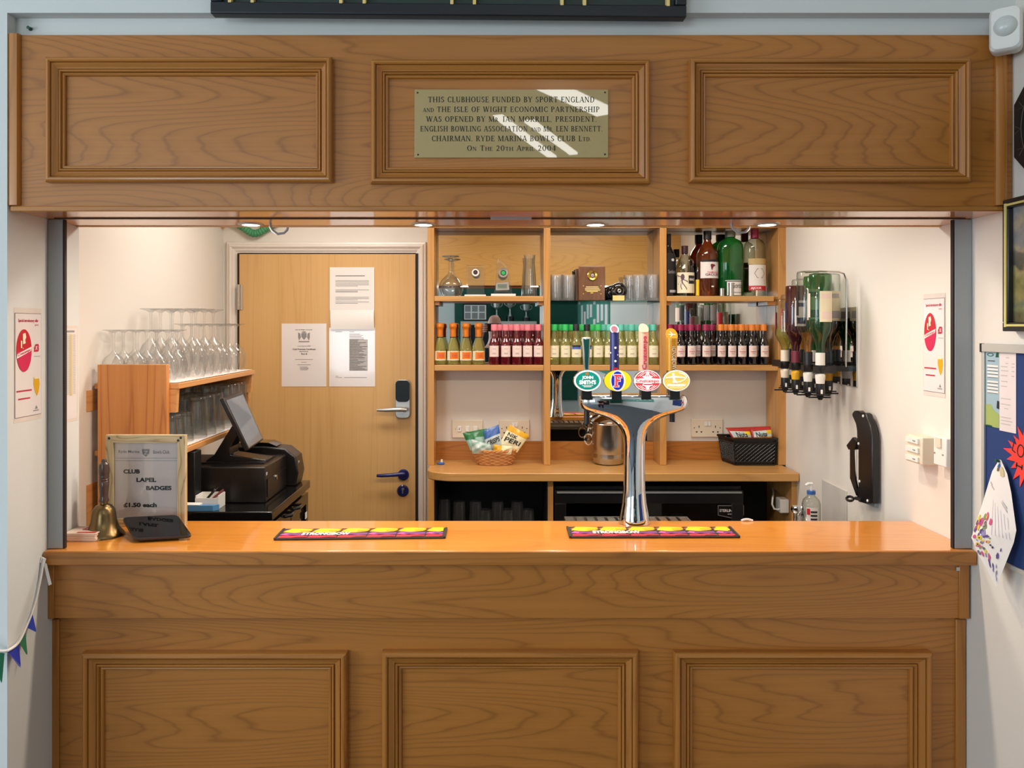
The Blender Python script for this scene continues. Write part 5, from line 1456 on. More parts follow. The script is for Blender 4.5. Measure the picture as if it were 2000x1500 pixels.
mb.use(M['white']); top.ring(mb, .5, .5, .48, .48, .36, .36)
mb.use(M['purple_ink']); top.ell(mb, .5, .5, .34, .34); mb.use(M['badge_red']); top.text(mb, 'F', .38, .64, .26, .74, 2)
xh = X_(1200.5, Yh)
def dots(mb, r, z, a, rad):
    mb.add([(xh + (r + .0008) * math.sin(a + rad / r * math.cos(q)), Yh + .004 - (r + .0008) * math.cos(a + rad / r * math.cos(q)), z + rad * math.sin(q)) for q in [2 * PI * i / 12 for i in range(12)]], [tuple(range(12))])
mb.use(M['white'])
for py, a, rad in ((679, .05, .0032), (705, .05, .0032), (689, -1.05, .0024), (686, 1.05, .0024), (693, .6, .0018)): dots(mb, r, Z_(py, Yh), a, rad)
mb.use(M['red']); dots(mb, r, Z_(723, Yh), .1, .0085)
part_label(obj('handle', mb, None, t), 'dark blue round handle with white dots')
mb, top, r = cyl_handle(1257.5, 9.6, 632, 724, M['handle_pink'])
mb.use(M['crimson'])
vs, fs = text_geo('Cruzcampo', 0.02)
xh = X_(1258, Yh)
za, zb = Z_(721, Yh), Z_(656, Yh)
mb.add([(xh + (r + .0008) * math.sin(-.55 + 1.25 * (1 - y)), Yh + .004 - (r + .0008) * math.cos(-.55 + 1.25 * (1 - y)), za + (zb - za) * x) for x, y in vs], [tuple(reversed(f)) for f in fs])
part_label(obj('handle', mb, None, t), 'pale pink round handle with upright red lettering')
mb, top, r = cyl_handle(1312, 11.6, 641, 724, M['handle_gold'], lean=.001, taper=0.82)
mb.use(M['white']); top.stroke(mb, [(.2, .5), (.8, .5)], .002); top.stroke(mb, [(.35, .3), (.55, .5), (.4, .72)], .002)
mb.use(M['pale_ink'])
vs, fs = text_geo('STRONGBOW', 0.0)
xh = X_(1312, Yh)
za, zb = Z_(722, Yh), Z_(664, Yh)
mb.add([(xh + (r * (.84 + .14 * x) + .0012) * math.sin(-.15 + 0.8 * (y)), Yh + .004 - (r * (.84 + .14 * x) + .0012) * math.cos(-.15 + 0.8 * (y)), zb - (zb - za) * x) for x, y in vs], fs)
part_label(obj('handle', mb, None, t), 'gold round handle with upright pale lettering')
# drip tray behind the font
mb = MB(M['steel'])
x0, x1 = X_(1106, 2.33), X_(1353, 2.33)
mb.box(x0, x1, 2.27, 2.40, 1.0406, 1.046)
for yy in (2.27, 2.395): mb.box(x0, x1, yy, yy + .005, 1.046, 1.060)
for xx in (x0, x1 - .005): mb.box(xx, xx + .005, 2.275, 2.395, 1.046, 1.060)
nb = 12
for i in range(nb):
    xx = x0 + (x1 - x0) * (i + .5) / nb
    mb.box(xx - .011, xx + .011, 2.275, 2.395, 1.054, 1.058)
tag(obj('drip_tray', mb, None, smooth=0), 'steel slotted drip tray just behind the beer font', 'drip tray')

# ------------------------------------------------------------------ bar mats
def barmat(label, corners):
    FL, FR, BR, BL = [Vector((X_(x, (CAMZ - WT) * FPX / (y - VY)), (CAMZ - WT) * FPX / (y - VY), WT + .0005)) for x, y in corners]
    c = (FL + FR + BR + BL) / 4
    t = thing('bar_mat', label, 'bar mat', (c.x, c.y, WT), 'bar mats')
    T = .0045
    mb = MB().hull8([FL, FR, BR, BL] + [p + Vector((0, 0, T)) for p in (FL, FR, BR, BL)])
    obj('rubber_base', mb, M['rubber'], t, bevel=.0015)
    s = Sheet(FL + Vector((0, 0, T)), FR - FL, BL - FL, .0004)
    mb = MB()
    n = 5.6
    cols_top = ['mat_yellow', 'mat_yellow', 'mat_orange']
    m0, m1 = .018, .982
    for i in range(6):
        u0 = m0 + (m1 - m0) * i / n; w = (m1 - m0) / n
        def cl(pts, k=1): s.poly(mb, [(max(m0, min(m1, u0 + w * a)), .5 + (b - .5) * 1.06) for a, b in pts], k)
        if u0 >= m1: break
        mb.use(M['mat_orange']); cl([(0, .76), (.30, .93), (.99, .93), (.99, .70), (.5, .66)])
        mb.use(M['mat_yellow']); cl([(.02, .60), (.22, .92), (.55, .92), (.95, .86), (.90, .60), (.45, .52)], 2)
        mb.use(M['mat_gold']); cl([(.55, .74), (.98, .80), (.95, .62), (.62, .60)], 3)
        mb.use(M['mat_violet']); cl([(.0, .38), (.15, .54), (.5, .53), (.97, .50), (.99, .32), (.4, .26)], 2)
        mb.use(M['mat_pink']); cl([(.0, .34), (.12, .50), (.30, .44), (.22, .30)], 3)
        mb.use(M['mat_red']); cl([(.01, .08), (.04, .26), (.45, .33), (.96, .25), (.99, .08)], 2)
        mb.use(M['mat_dkred']); cl([(.5, .08), (.62, .20), (.98, .22), (.98, .08)], 3)
    mb.use(M['white']); s.text(mb, 'STRONGBOW', .145, .43, .26, .52, 5, bold=.05)
    obj('printed_face', mb, None, t, smooth=0)
    # raised rim ends
    for q0, q1 in ((FL, BL), (FR, BR)):
        d = (FR - FL).normalized() * (.006 if q0 is FL else -.006)
        mb = MB().hull8([q0 + Vector((0, 0, T)), q0 + d + Vector((0, 0, T)), q1 + d + Vector((0, 0, T)), q1 + Vector((0, 0, T)), q0 + Vector((0, 0, T + .0015)), q0 + d + Vector((0, 0, T + .0015)), q1 + d + Vector((0, 0, T + .0015)), q1 + Vector((0, 0, T + .0015))])
        obj('end_rim', mb, M['rubber'], t)
barmat('colourful printed bar mat left of the beer font, in front of the door', [(534, 1056), (870, 1052.5), (874, 1034), (553, 1036)])
barmat('colourful printed bar mat lying right in front of the beer font', [(1112, 1052), (1446, 1051.5), (1427, 1032), (1106, 1032)])

# ------------------------------------------------------------------ things at the left end of the worktop
# brass hand bell
Yb = 2.105
c = Vector((X_(203, Yb), Yb, WT + .0006))
t = thing('hand_bell', 'old brass hand bell with a turned dark wooden handle on the bar worktop', 'bell', c)
R = 37.5 * Yb / FPX
obj('bell', MB().lathe([(R - .003, .0), (R, .0), (R * 1.0, .004), (R * .90, .011), (R * .74, .023), (R * .63, .040), (R * .58, .058), (R * .53, .072), (R * .40, .082), (R * .20, .087), (.010, .092), (.010, .0925), (0, .0925)], c, 40), M['brass'], t)
obj('handle', MB().lathe([(0, .0925), (.0125, .0925), (.0130, .098), (.0115, .103), (.0110, .112), (.0125, .130), (.0140, .148), (.0128, .150), (.0142, .154), (.0130, .157), (.0142, .161), (.0132, .164), (.0140, .168), (.0150, .182), (.0130, .196), (.0075, .201), (.007, .206), (.0055, .209), (0, .209)], c, 24), M['beech_dark'], t)
# framed sign
Ys = 2.20
x0, x1 = X_(206, Ys), X_(361, Ys); zt = Z_(850, Ys)
t = thing('sign_frame', 'framed sign in a distressed pale wood frame advertising club lapel badges', 'framed sign', ((x0 + x1) / 2, Ys, WT))
fw = .0215; z0 = WT + .0006
fm = MB()
fr = [((x0, z0), (x1, z0), (x1 - fw, z0 + fw), (x0 + fw, z0 + fw)), ((x1, z0), (x1, zt), (x1 - fw, zt - fw), (x1 - fw, z0 + fw)), ((x1, zt), (x0, zt), (x0 + fw, zt - fw), (x1 - fw, zt - fw)), ((x0, zt), (x0, z0), (x0 + fw, z0 + fw), (x0 + fw, zt - fw))]
for i, q in enumerate(fr):
    fm.use(M['frame_wood_x'] if i % 2 == 0 else M['frame_wood'])
    fm.extrude([(a, Ys, b) for a, b in q], (0, .018, 0))
obj('frame', fm, None, t, smooth=20)
nb = MB()
for px, py in ((213, 856), (353, 855), (348, 860)): nb.lathe([(0, .0015), (.0032, .001), (.0038, 0)], P(px, py, Ys), 12, 'y')
obj('frame_nails', nb, M['black_pl'], t)
pb = MB(M['paper_gloss'])
pb.box(x0 + fw - .002, x1 - fw + .002, Ys + .008, Ys + .012, z0 + fw - .002, zt - fw + .002)
s = Sheet((x0, Ys + .0079, z0), (x1 - x0, 0, 0), (0, 0, zt - z0), .0005)
def sv(py): return (Z_(py, Ys) - z0) / (zt - z0)
def su(px): return (px - 206) / 155.0
pb.use(M['ink'])
s.text(pb, 'CLUB', su(238.5), su(271), sv(926), sv(917.5), 1, bold=.05)
s.text(pb, 'LAPEL', su(264), su(303), sv(942.5), sv(934), 1, bold=.05)
s.text(pb, 'BADGES', su(283), su(333), sv(958.5), sv(950), 1, bold=.05)
s.text(pb, '£1.50 each', su(238.5), su(304), sv(992), sv(983), 1, bold=.05)
pb.use(M['grey_ink'])
s.text(pb, 'Ryde Marina', su(229), su(270), sv(887), sv(880), 1, bold=.01); s.text(pb, 'Bowls Club.', su(297), su(330), sv(887), sv(880), 1, bold=.01)
for py in (895.5, 900.5): s.rect(pb, su(223), su(346), sv(py) - .003, sv(py) + .001)
s.poly(pb, [(su(275), sv(878)), (su(290), sv(878)), (su(289), sv(887)), (su(282.5), sv(893)), (su(276), sv(887))])
pb.use(M['paper']); s.stroke(pb, [(su(279), sv(882)), (su(286), sv(882)), (su(279.5), sv(888)), (su(287), sv(888))], .0012, 2)
part_label(obj('sign_sheet', pb, None, t, smooth=0), 'printed white sheet with a small shield')
obj('glazing', MB().box(x0 + fw - .002, x1 - fw + .002, Ys + .0045, Ys + .0060, z0 + fw - .002, zt - fw + .002), M['sign_glass'], t)
obj('stand', MB().hull8([(x0 + .08, Ys + .018, z0), (x0 + .13, Ys + .018, z0), (x0 + .13, Ys + .060, z0), (x0 + .08, Ys + .060, z0), (x0 + .08, Ys + .018, z0 + .16), (x0 + .13, Ys + .018, z0 + .16), (x0 + .13, Ys + .020, z0 + .16), (x0 + .08, Ys + .020, z0 + .16)]), M['frame_wood'], t)
# tablet lying tilted towards the viewer
FLp, FRp = P(262, 1064, 2.03), P(376, 1051.5, 2.06)
BLp, BRp = P(238, 1021, 2.135), P(343, 1013, 2.165)
t = thing('tablet', 'black glossy tablet lying tilted in front of the framed sign', 'tablet', ((FLp + BRp) / 2).xy.to_3d() + Vector((0, 0, WT)))
# true flat plate through the front edge, raised at the back
U = (FRp - FLp); U.z = 0
n_ = Vector((-U.y, U.x, 0)).normalized()
base = Vector((FLp.x, FLp.y, WT + .013))
rise = .030
V = Vector((BLp.x - base.x, BLp.y - base.y, rise))
th = U.cross(V).normalized() * .008
def rr(k):
    pts = []
    q = .09
    for (cu, cv, a0) in ((1 - q, 1 - q * 1.3, 0), (q, 1 - q * 1.3, 90), (q, q * 1.3, 180), (1 - q, q * 1.3, 270)):
        for i in range(6):
            a = math.radians(a0 + 18 * i)
            pts.append(base + U * (.5 + (cu + q * math.cos(a) - .5) * k) + V * (.5 + (cv + q * 1.3 * math.sin(a) - .5) * k))
    return pts
mb = MB(M['tablet_edge']).extrude([p - th for p in rr(1.0)], th)
obj('casing', mb, None, t, bevel=.0015)
mb = MB(M['screen_black']).extrude([p + th * .01 for p in rr(.975)], th * .06)
part_label(obj('screen', mb, None, t, smooth=20), 'glossy black screen')
w0 = base + U * .16 + V * .90; w1 = base + U * .84 + V * .90; w2 = base + U * .84 + V * .30; w3 = base + U * .16 + V * .30
lo = [Vector((p.x, p.y, WT + .0006)) for p in (w3, w2, w1, w0)]
hi = [p - th * 1.1 for p in (w3, w2, w1, w0)]
obj('wedge_base', MB().hull8(lo + hi), M['black_pl'], t)
# stack of coasters
Yc = 2.045
x0, x1 = X_(118, Yc), X_(186, Yc)
for i in range(8):
    dx, dyy = random.uniform(-.0015, .0015), random.uniform(-.0015, .0015)
    z = WT + .0006 + i * .0027
    mb = MB(M['card']).box(max(x0 + dx, XL + .004), x1 + dx, Yc + dyy, Yc + .075 + dyy, z, z + .0025)
    if i == 7:
        s = Sheet((x0, Yc, z + .0025), (x1 - x0, 0, 0), (0, .075, 0), .0004)
        mb.use(M['red']); s.rect(mb, .42, .98, .45, .98); s.rect(mb, .42, .98, .06, .22); mb.use(M['white']); s.rect(mb, .5, .9, .55, .68, 2)
    tag(obj('coaster', mb, None, smooth=0), 'topmost card coaster, printed red and white, at the left end of the worktop' if i == 7 else 'card coaster inside the stack beside the brass bell, below the red top one', 'coaster', 'stacked coasters')
# ------------------------------------------------------------------ glass rack on the left wall
RX0, RX1, RYn, RYf = -1.258, -0.990, 2.405, 3.20
RK = thing('glass_rack', 'two-tier pine glass rack on the left wall behind the framed sign', 'rack', (-1.13, 2.8, 1.0))
obj('end_panel', MB().box(X_(190, RYn), X_(326, RYn), RYn, RYn + .020, 1.02, Z_(712, RYn)), M['pine'], RK, bevel=.002)
U1, U2 = 1.474, 1.262
for z, nm in ((U1, 'upper_shelf'), (U2, 'lower_shelf')):
    sh = obj(nm, MB().box(RX0, RX1, RYn + .0205, RYf, z - .018, z), M['pine_x'], RK, bevel=.002)
    obj('shelf_liner', MB().grid(lambda u, v, z=z: (RX0 + .004 + (RX1 - RX0 - .012) * u, RYn + .024 + (RYf - RYn - .03) * v, z + .0022 + .0012 * math.sin(150 * u) * math.sin(220 * v)), 24, 60), M['liner'], sh)
for y in (RYn + .021, RYf - .022):
    mb = MB().extrude([(RX1 - .006, y, U1 - .0185), (-1.20, y, U1 - .0185), (-1.20, y, U1 - .092), (-1.000, y, U1 - .092)], (0, .018, 0))
    obj('shelf_brace', mb, M['pine_x'], RK)
obj('far_panel', MB().box(RX0, X_(326, RYn), RYf + .0005, RYf + .018, 1.22, U1 - .0185), M['pine'], RK)
obj('wall_batten', MB().box(-1.2618, RX0 - .0002, RYn - .02, RYf, U1 - .085, U1 - .02).box(-1.2618, RX0 - .0002, RYn - .02, RYf, 1.02, 1.16), M['pine_x'], RK)

def wine_glass(H, Rb, Rf, thick=.0):
    k = H
    o = bpy.data.objects.new('wine_glass', None); COL.objects.link(o)
    bowl = [(Rb * .72, 0.0), (Rb * .86, .07 * k), (Rb * .98, .20 * k), (Rb, .28 * k), (Rb * .93, .38 * k), (Rb * .70, .47 * k), (Rb * .36, .53 * k), (.0075, .565 * k), (.0045, .60 * k)]
    stem = [(.0046, .598 * k), (.0040, .72 * k), (.0040, .88 * k), (.0060, .945 * k), (Rf * .45, .970 * k), (Rf * .95, .990 * k), (Rf, .996 * k), (Rf * .97, 1.0 * k), (0, .992 * k)]
    obj('bowl', MB().lathe(bowl, (0, 0, 0), 24), M['glass'], o, local=True)
    obj('stem_and_foot', MB().lathe(stem, (0, 0, 0), 24), M['glass'], o, local=True)
    return o
SZ = U1 + .0034
def place(proto, spots, group, cat='glass'):
    for i, (x, y, lab) in enumerate(spots):
        o = proto if i == 0 else dup(proto, (0, 0, 0))
        if i == 0 and proto.type == 'MESH': pass
        o.location = (x, y, SZ)
        tag(o, lab, cat, group)
rowname = ['wall side', 'second from the wall', 'third from the wall', 'shelf edge side']
# near group: small glasses
sp = []
for j, y in enumerate((2.463, 2.537, 2.611)):
    for i, x in enumerate((-1.219, -1.147, -1.075)):
        sp.append((x + random.uniform(-.004, .004), y + .01 * (i % 2), 'small upturned wine glass on the rack top, %s row, %s' % (ORD[j], ('against the wall', 'in the middle', 'at the shelf edge')[i])))
place(wine_glass(.166, .0355, .0335), sp, 'small wine glasses on the rack')
# middle group: tall glasses
sp = []
for j, y in enumerate((2.700, 2.784, 2.868)):
    for i, x in enumerate((-1.205, -1.125, -1.043)):
        sp.append((x + random.uniform(-.004, .004), y, 'tall upturned wine glass on the rack top, %s row, %s' % (ORD[j], ('against the wall', 'in the middle', 'at the shelf edge')[i])))
place(wine_glass(.240, .0395, .037), sp, 'tall wine glasses on the rack')
# far group
sp = []
for j, y in enumerate((2.958, 3.040, 3.122)):
    for i, x in enumerate((-1.190, -1.116, -1.042)):
        sp.append((x + random.uniform(-.003, .003), y, 'medium upturned wine glass on the rack top, %s row, %s' % (ORD[j], ('against the wall', 'in the middle', 'at the shelf edge')[i])))
place(wine_glass(.188, .0365, .034), sp, 'medium wine glasses on the rack')
# tumblers on the lower tier
SZ = U2 + .0034
def up_tumbler(H, R):
    p = [(R, 0.0), (R * 1.01, .003), (R * .95, H * .5), (R * .86, H - .010), (R * .83, H - .004), (R * .76, H), (R * .3, H - .004), (0, H - .005)]
    q = [(R * .90, H * .5), (R * .80, H - .016), (0, H - .018)]
    return obj('tumbler', MB().lathe(p, (0, 0, 0), 22).lathe(q, (0, 0, 0), 22), M['glass_thick'], local=True)
def place2(proto, spots, group):
    for i, (x, y, lab) in enumerate(spots):
        if i == 0: o = proto
        else: o = proto.copy(); COL.objects.link(o)
        o.location = (x, y, SZ); tag(o, lab, 'glass', group)
for (H, R, ys, xs, nm) in ((.100, .031, (2.470, 2.540, 2.610), (-1.19, -1.115, -1.047), 'short'), (.142, .037, (2.702, 2.790, 2.878), (-1.20, -1.122, -1.042), 'tall'), (.165, .037, (2.968, 3.052, 3.136), (-1.19, -1.113, -1.037), 'extra tall')):
    sp = [(x + random.uniform(-.003, .003), y, '%s upturned tumbler on the lower rack shelf, %s row, %s' % (nm, ORD[j], ('against the wall', 'in the middle', 'at the shelf edge')[i])) for j, y in enumerate(ys) for i, x in enumerate(xs)]
    place2(up_tumbler(H, R), sp, '%s tumblers on the lower rack shelf' % nm)

# ------------------------------------------------------------------ till corner
CX1, CYn, CYf, CZ = -0.722, 2.505, 3.02, 1.05
t = thing('till_cooler', 'black two-door cooler cabinet along the left wall carrying the till', 'cooler', (-.98, 2.76, 0))
obj('cabinet', MB().box(-1.255, CX1 - .03, CYn, CYf, .002, CZ - .0305), M['black_mat'], t)
obj('top_panel', MB().box(-1.255, CX1 + .004, CYn - .004, CYf + .004, CZ - .03, CZ), M['black_gl2'], t, bevel=.003)
for y0, y1 in ((CYn + .012, 2.755), (2.765, CYf - .006)):
    d = MB()
    for a in ((y0, y0 + .03, .06, CZ - .045), (y1 - .03, y1, .06, CZ - .045), (y0 + .03, y1 - .03, CZ - .085, CZ - .045), (y0 + .03, y1 - .03, .06, .11)):
        d.box(CX1 - .0295, CX1 - .002, a[0], a[1], a[2], a[3])
    dd = obj('door', d, M['black_gl2'], t)
    obj('glass_pane', MB().box(CX1 - .018, CX1 - .012, y0 + .0305, y1 - .0305, .1105, CZ - .0855), M['bronze_pane'], dd)
    ym = y1 - .05 if y0 < 2.6 else y0 + .05
    obj('handle', MB().tube([(CX1 - .002, ym - .03, CZ - .058), (CX1 + .02, ym - .02, CZ - .055), (CX1 + .02, ym + .02, CZ - .055), (CX1 - .002, ym + .03, CZ - .058)], .006, 8), M['black_gl2'], dd)
st = MB(M['white']).box(CX1 - .0019, CX1 - .001, CYf - .055, CYf - .025, CZ - .14, CZ - .115)
obj('sticker', st, None, t)

t = thing('cash_drawer', 'black cash drawer with a small lock under the till screen', 'cash drawer', (-.98, 2.75, CZ))
DX, DYn, DYf, DZ0, DZ1 = -.777, 2.625, 2.895, CZ + .004, 1.173
obj('case', MB().box(-1.16, DX, DYn, DYf, CZ + .0005, DZ1), M['black_satin'], t, bevel=.004)
obj('drawer_front', MB().box(DX + .0002, DX + .003, DYn + .02, DYf - .015, DZ0 + .012, DZ1 - .045), M['black_satin'], t)
obj('lock', MB().cyl((DX + .003, 2.745, DZ0 + .062), .0085, .004, 16, 'x'), M['steel'], t)
obj('badge', MB().box(DX + .0002, DX + .0012, DYn + .008, DYn + .022, DZ1 - .03, DZ1 - .02), M['pale_ink'], t)
# till: screen on an angled stand
t = thing('till_screen', 'black touch screen till tilted on an angled stand on the cash drawer', 'till', (-.95, 2.75, DZ1))
a0, a1 = Vector((-.930, 2.655, 1.408)), Vector((-.846, 2.665, 1.226))   # near edge, top and bottom
b0, b1 = Vector((-.932, 2.862, 1.412)), Vector((-.848, 2.845, 1.236))
nn = (a1 - a0).cross(b0 - a0).normalized()
if nn.x < 0: nn = -nn
tk = nn * .016
mb = MB().hull8([a1 - tk, b1 - tk, b0 - tk, a0 - tk, a1, b1, b0, a0])
sc_ = obj('screen_case', mb, M['black_satin'], t, bevel=.003)
def q(u, v): return (a0 * (1 - u) + b0 * u) * (1 - v) + (a1 * (1 - u) + b1 * u) * v + nn * .0006
part_label(obj('display', MB().poly([q(.045, .06), q(.955, .06), q(.955, .97), q(.045, .97)]), M['display'], sc_), 'glass display with its grey reflection painted in')
ym0, ym1 = 2.715, 2.805
prof = [(-.905, 1.330), (-.885, 1.290), (-.930, 1.225), (-.925, 1.200), (-.86, 1.190), (-.80, 1.182), (-.80, 1.1745), (-1.02, 1.1745), (-.985, 1.200)]
mb = MB().extrude([(x, ym0, z) for x, z in prof], (0, ym1 - ym0, 0))
obj('stand', mb, M['black_satin'], t, bevel=.003)
obj('stand_base', MB().box(-1.03, -.80, 2.69, 2.835, 1.1735, 1.178), M['black_satin'], t)
# receipt printer
t = thing('receipt_printer', 'black rounded receipt printer beyond the cash drawer', 'printer', (-.86, 2.95, CZ))
pr = [(-1.00, CZ + .0005), (-.745, CZ + .0005), (-.735, CZ + .05), (-.745, CZ + .11), (-.785, CZ + .142), (-.86, CZ + .150), (-1.00, CZ + .150)]
obj('case', MB().extrude([(x, 2.905, z) for x, z in pr], (0, .10, 0)), M['black_satin'], t, bevel=.006, seg=3)
obj('paper_cover', MB().extrude([(-.95, 2.915, CZ + .1505), (-.82, 2.915, CZ + .1505), (-.85, 2.915, CZ + .163), (-.92, 2.915, CZ + .166)], (0, .08, 0)), M['black_gloss'], t)
obj('badge', MB().box(-.7405, -.7385, 2.925, 2.937, CZ + .085, CZ + .092), M['pale_ink'], t)
# black box at the wall, pale box, books
tag(obj('speaker_box', MB().box(-1.17, -.985, 2.54, 2.60, CZ + .0005, Z_(883, 2.54)), M['black_mat'], bevel=.003), 'plain black box standing at the left behind the framed sign', 'box')
t = thing('pen_tray', 'small open pale box of pens behind the blue book', 'pen tray', (-.99, 2.57, CZ))
x0, x1, y0, y1, zt = -.982, -.905, 2.535, 2.60, CZ + .045
mb = MB(M['white_pl'])
mb.box(x0, x1, y0, y0 + .003, CZ + .0005, zt - .008); mb.box(x0, x0 + .003, y0 + .003, y1, CZ + .0005, zt); mb.box(x1 - .003, x1, y0 + .003, y1, CZ + .0005, zt); mb.box(x0 + .003, x1 - .003, y1 - .003, y1, CZ + .0005, zt); mb.box(x0 + .003, x1 - .003, y0 + .003, y1 - .003, CZ + .0005, CZ + .004)
obj('box', mb, None, t)
pm = MB(M['black_pl']); pm.tube([(-.96, 2.56, CZ + .02), (-.915, 2.575, CZ + .075)], .004, 8); pm.tube([(-.955, 2.58, CZ + .03), (-.925, 2.56, CZ + .06)], .004, 8)
pm.use(M['maroon']); pm.tube([(-.95, 2.55, CZ + .015), (-.905, 2.585, CZ + .055)], .004, 8)
obj('pens', pm, None, t)
tag(obj('book', MB(M['foil_blue2']).hull8([(-1.06, 2.508, CZ + .0005), (-.915, 2.512, CZ + .0005), (-.900, 2.53, CZ + .0005), (-1.06, 2.533, CZ + .0005), (-1.06, 2.508, CZ + .018), (-.915, 2.512, CZ + .018), (-.900, 2.53, CZ + .018), (-1.06, 2.533, CZ + .018)]), None), 'blue-covered book lying on the black cooler beside the framed sign', 'book')
tag(obj('note_paper', MB(M['paper']).hull8([(-1.05, 2.512, CZ + .0186), (-.96, 2.512, CZ + .0186), (-.955, 2.528, CZ + .0186), (-1.05, 2.53, CZ + .0186), (-1.05, 2.512, CZ + .022), (-.96, 2.512, CZ + .020), (-.955, 2.528, CZ + .024), (-1.05, 2.53, CZ + .026)]), None), 'small white note lying on the blue book', 'paper')

# ------------------------------------------------------------------ optics on the right wall
OYn, OYf = 2.60, 3.16
t = thing('optic_rack', 'black wall rack of eight spirit optics with a mirror back plate on the right wall', 'optic rack', (1.20, 2.88, 1.5))
pts = []
z0, z1_ = 1.445, 1.722
mb = MB(M['mirror'])
mb.hull8([(WR(2.655) - .0045, 2.655, z0), (WR(3.16) - .0045, 3.16, z0), (WR(3.16) - .001, 3.16, z0), (WR(2.655) - .001, 2.655, z0), (WR(2.655) - .0045, 2.655, z1_), (WR(3.16) - .0045, 3.16, z1_), (WR(3.16) - .001, 3.16, z1_), (WR(2.655) - .001, 2.655, z1_)])
part_label(obj('back_plate', mb, None, t), 'mirror back plate')
RZ = 1.505
rail = MB().box(1.150, 1.180, OYn + .04, OYf, RZ - .012, RZ + .014)
for y in (2.70, 3.06): rail.box(1.180, WR(y) - .005, y - .015, y + .015, RZ - .008, RZ + .010)
OP = [(1618, 1.215), (1602, 1.120), (1590, 1.215), (1578, 1.120), (1565.5, 1.215), (1554, 1.120), (1543, 1.215), (1533, 1.120)]
OY = [x * FPX / (px - VX) for px, x in OP]
for (px, x), y in zip(OP, OY):
    if x < 1.15: rail.box(x - .02, 1.150, y - .012, y + .012, RZ - .010, RZ + .012)
    else: rail.box(1.180, x + .02, y - .012, y + .012, RZ - .010, RZ + .012)
obj('rail', rail, M['black_pl'], t)
wr = MB().tube([(1.075, 2.64, 1.840), (1.123, 2.64, 1.844), (1.190, 2.64, 1.842), (1.208, 2.64, 1.836), (1.2165, 2.64, 1.815), (1.217, 2.64, 1.70), (1.217, 2.645, 1.515)], .003, 8)
obj('wire_bracket', wr, M['steel'], t)
chamber = ['foil_gold', 'white_pl', 'white_pl', 'white_pl', 'foil_gold', 'foil_gold', 'white_pl', 'cream_pl']
for i, ((px, x), y) in enumerate(zip(OP, OY)):
    mb = MB(M['black_pl']).lathe([(0, .016), (.017, .016), (.017, .004), (.013, -.004), (.013, -.012)], (x, y, RZ), 16)
    mb.use(M[chamber[i]]).lathe([(.0125, -.012), (.016, -.016), (.0165, -.022), (.0135, -.05), (0, -.052)], (x, y, RZ), 16)
    mb.use(M['black_pl']).lathe([(0, -.046), (.0145, -.046), (.015, -.075), (.010, -.095), (.006, -.102), (0, -.102)], (x, y, RZ), 16)
    mb.tube([(x - .045, y - .012, RZ - .092), (x + .03, y - .012, RZ - .092)], .003, 6)
    mb.tube([(x - .03, y - .018, RZ - .084), (x + .02, y - .018, RZ - .084)], .0028, 6)
    mb.use(M['white']); mb.box(x - .005, x + .001, y - .0185, y - .0155, RZ - .08, RZ - .066)
    obj('optic', mb, None, t)
def inv_bottle(i, H, R, glass, liquid, lvl, labmat, lab2, neckmat, label, flat=1.0):
    (px, x), y = OP[i], OY[i]
    z0 = RZ + .0165
    root = thing('spirit_bottle', label, 'bottle', (x, y, z0), 'inverted bottles in the optics')
    k = H
    prof = [(.0128, .0), (.0132, .14 * k), (.0150, .22 * k), (R * .62, .30 * k), (R * .93, .37 * k), (R, .42 * k), (R, .965 * k), (R * .94, .99 * k), (R * .6, k), (0, k * .985)]
    obj('bottle_body', MB().lathe(prof, (x, y, z0), 26), glass, root)
    if liquid:
        def rad(z):
            for (r0, a0), (r1, a1) in zip(prof[:-1], prof[1:]):
                if a0 <= z <= a1: return r0 + (r1 - r0) * (z - a0) / max(1e-6, a1 - a0)
            return R
        zs = [0.005 * k, .14 * k, .22 * k, .30 * k, .37 * k, .42 * k, .6 * k, .8 * k, .93 * k]
        lq = [(0, .004 * k)] + [(rad(z) - .002, z) for z in zs if z < lvl * k] + [(rad(lvl * k) - .002, lvl * k), (0, lvl * k)]
        part_label(obj('liquid', MB().lathe(lq, (x, y, z0), 22), liquid, root), 'spirit left in the bottle')
    lb = MB(M[labmat]); wrap_label(lb, R, z0 + .47 * k, z0 + .80 * k, -.45, .95, cx=x, cy=y)
    lb.use(M[lab2]); wrap_label(lb, R, z0 + .50 * k, z0 + .58 * k, -.25, .75, lift=.0012, cx=x, cy=y); wrap_label(lb, R, z0 + .72 * k, z0 + .77 * k, -.3, .6, lift=.0012, cx=x, cy=y)
    wrap_label(lb, R, z0 + .52 * k, z0 + .78 * k, -2.6, -1.4, cx=x, cy=y)
    obj('label', lb, None, root)
    obj('neck_collar', MB().lathe([(.0128, .0005), (.0155, .0005), (.0155, .042), (.0138, .043)], (x, y, z0), 18), M[neckmat], root)
inv_bottle(0, .325, .0395, M['gl_clear2'], M['liq_brown'], .50, 'label_cream', 'pale_ink', 'black_pl', 'nearest inverted clear bottle at the wall, half full of brown spirit')
inv_bottle(1, .315, .0370, M['gl_lightgreen'], M['liq_brown'], .50, 'label_cream', 'label_pink', 'white_pl', 'nearest inverted pale green bottle on the outer side with a cream label')
inv_bottle(2, .325, .0385, M['gl_green'], M['gl_green'], .60, 'white_label', 'grey_ink', 'white_pl', 'inverted bright green bottle second from the near end, at the wall side')
inv_bottle(3, .330, .0380, M['gl_clear2'], M['liq_amber'], .34, 'white_label', 'ink', 'black_pl', 'inverted clear bottle with a big white label and amber spirit in its neck, outer side')
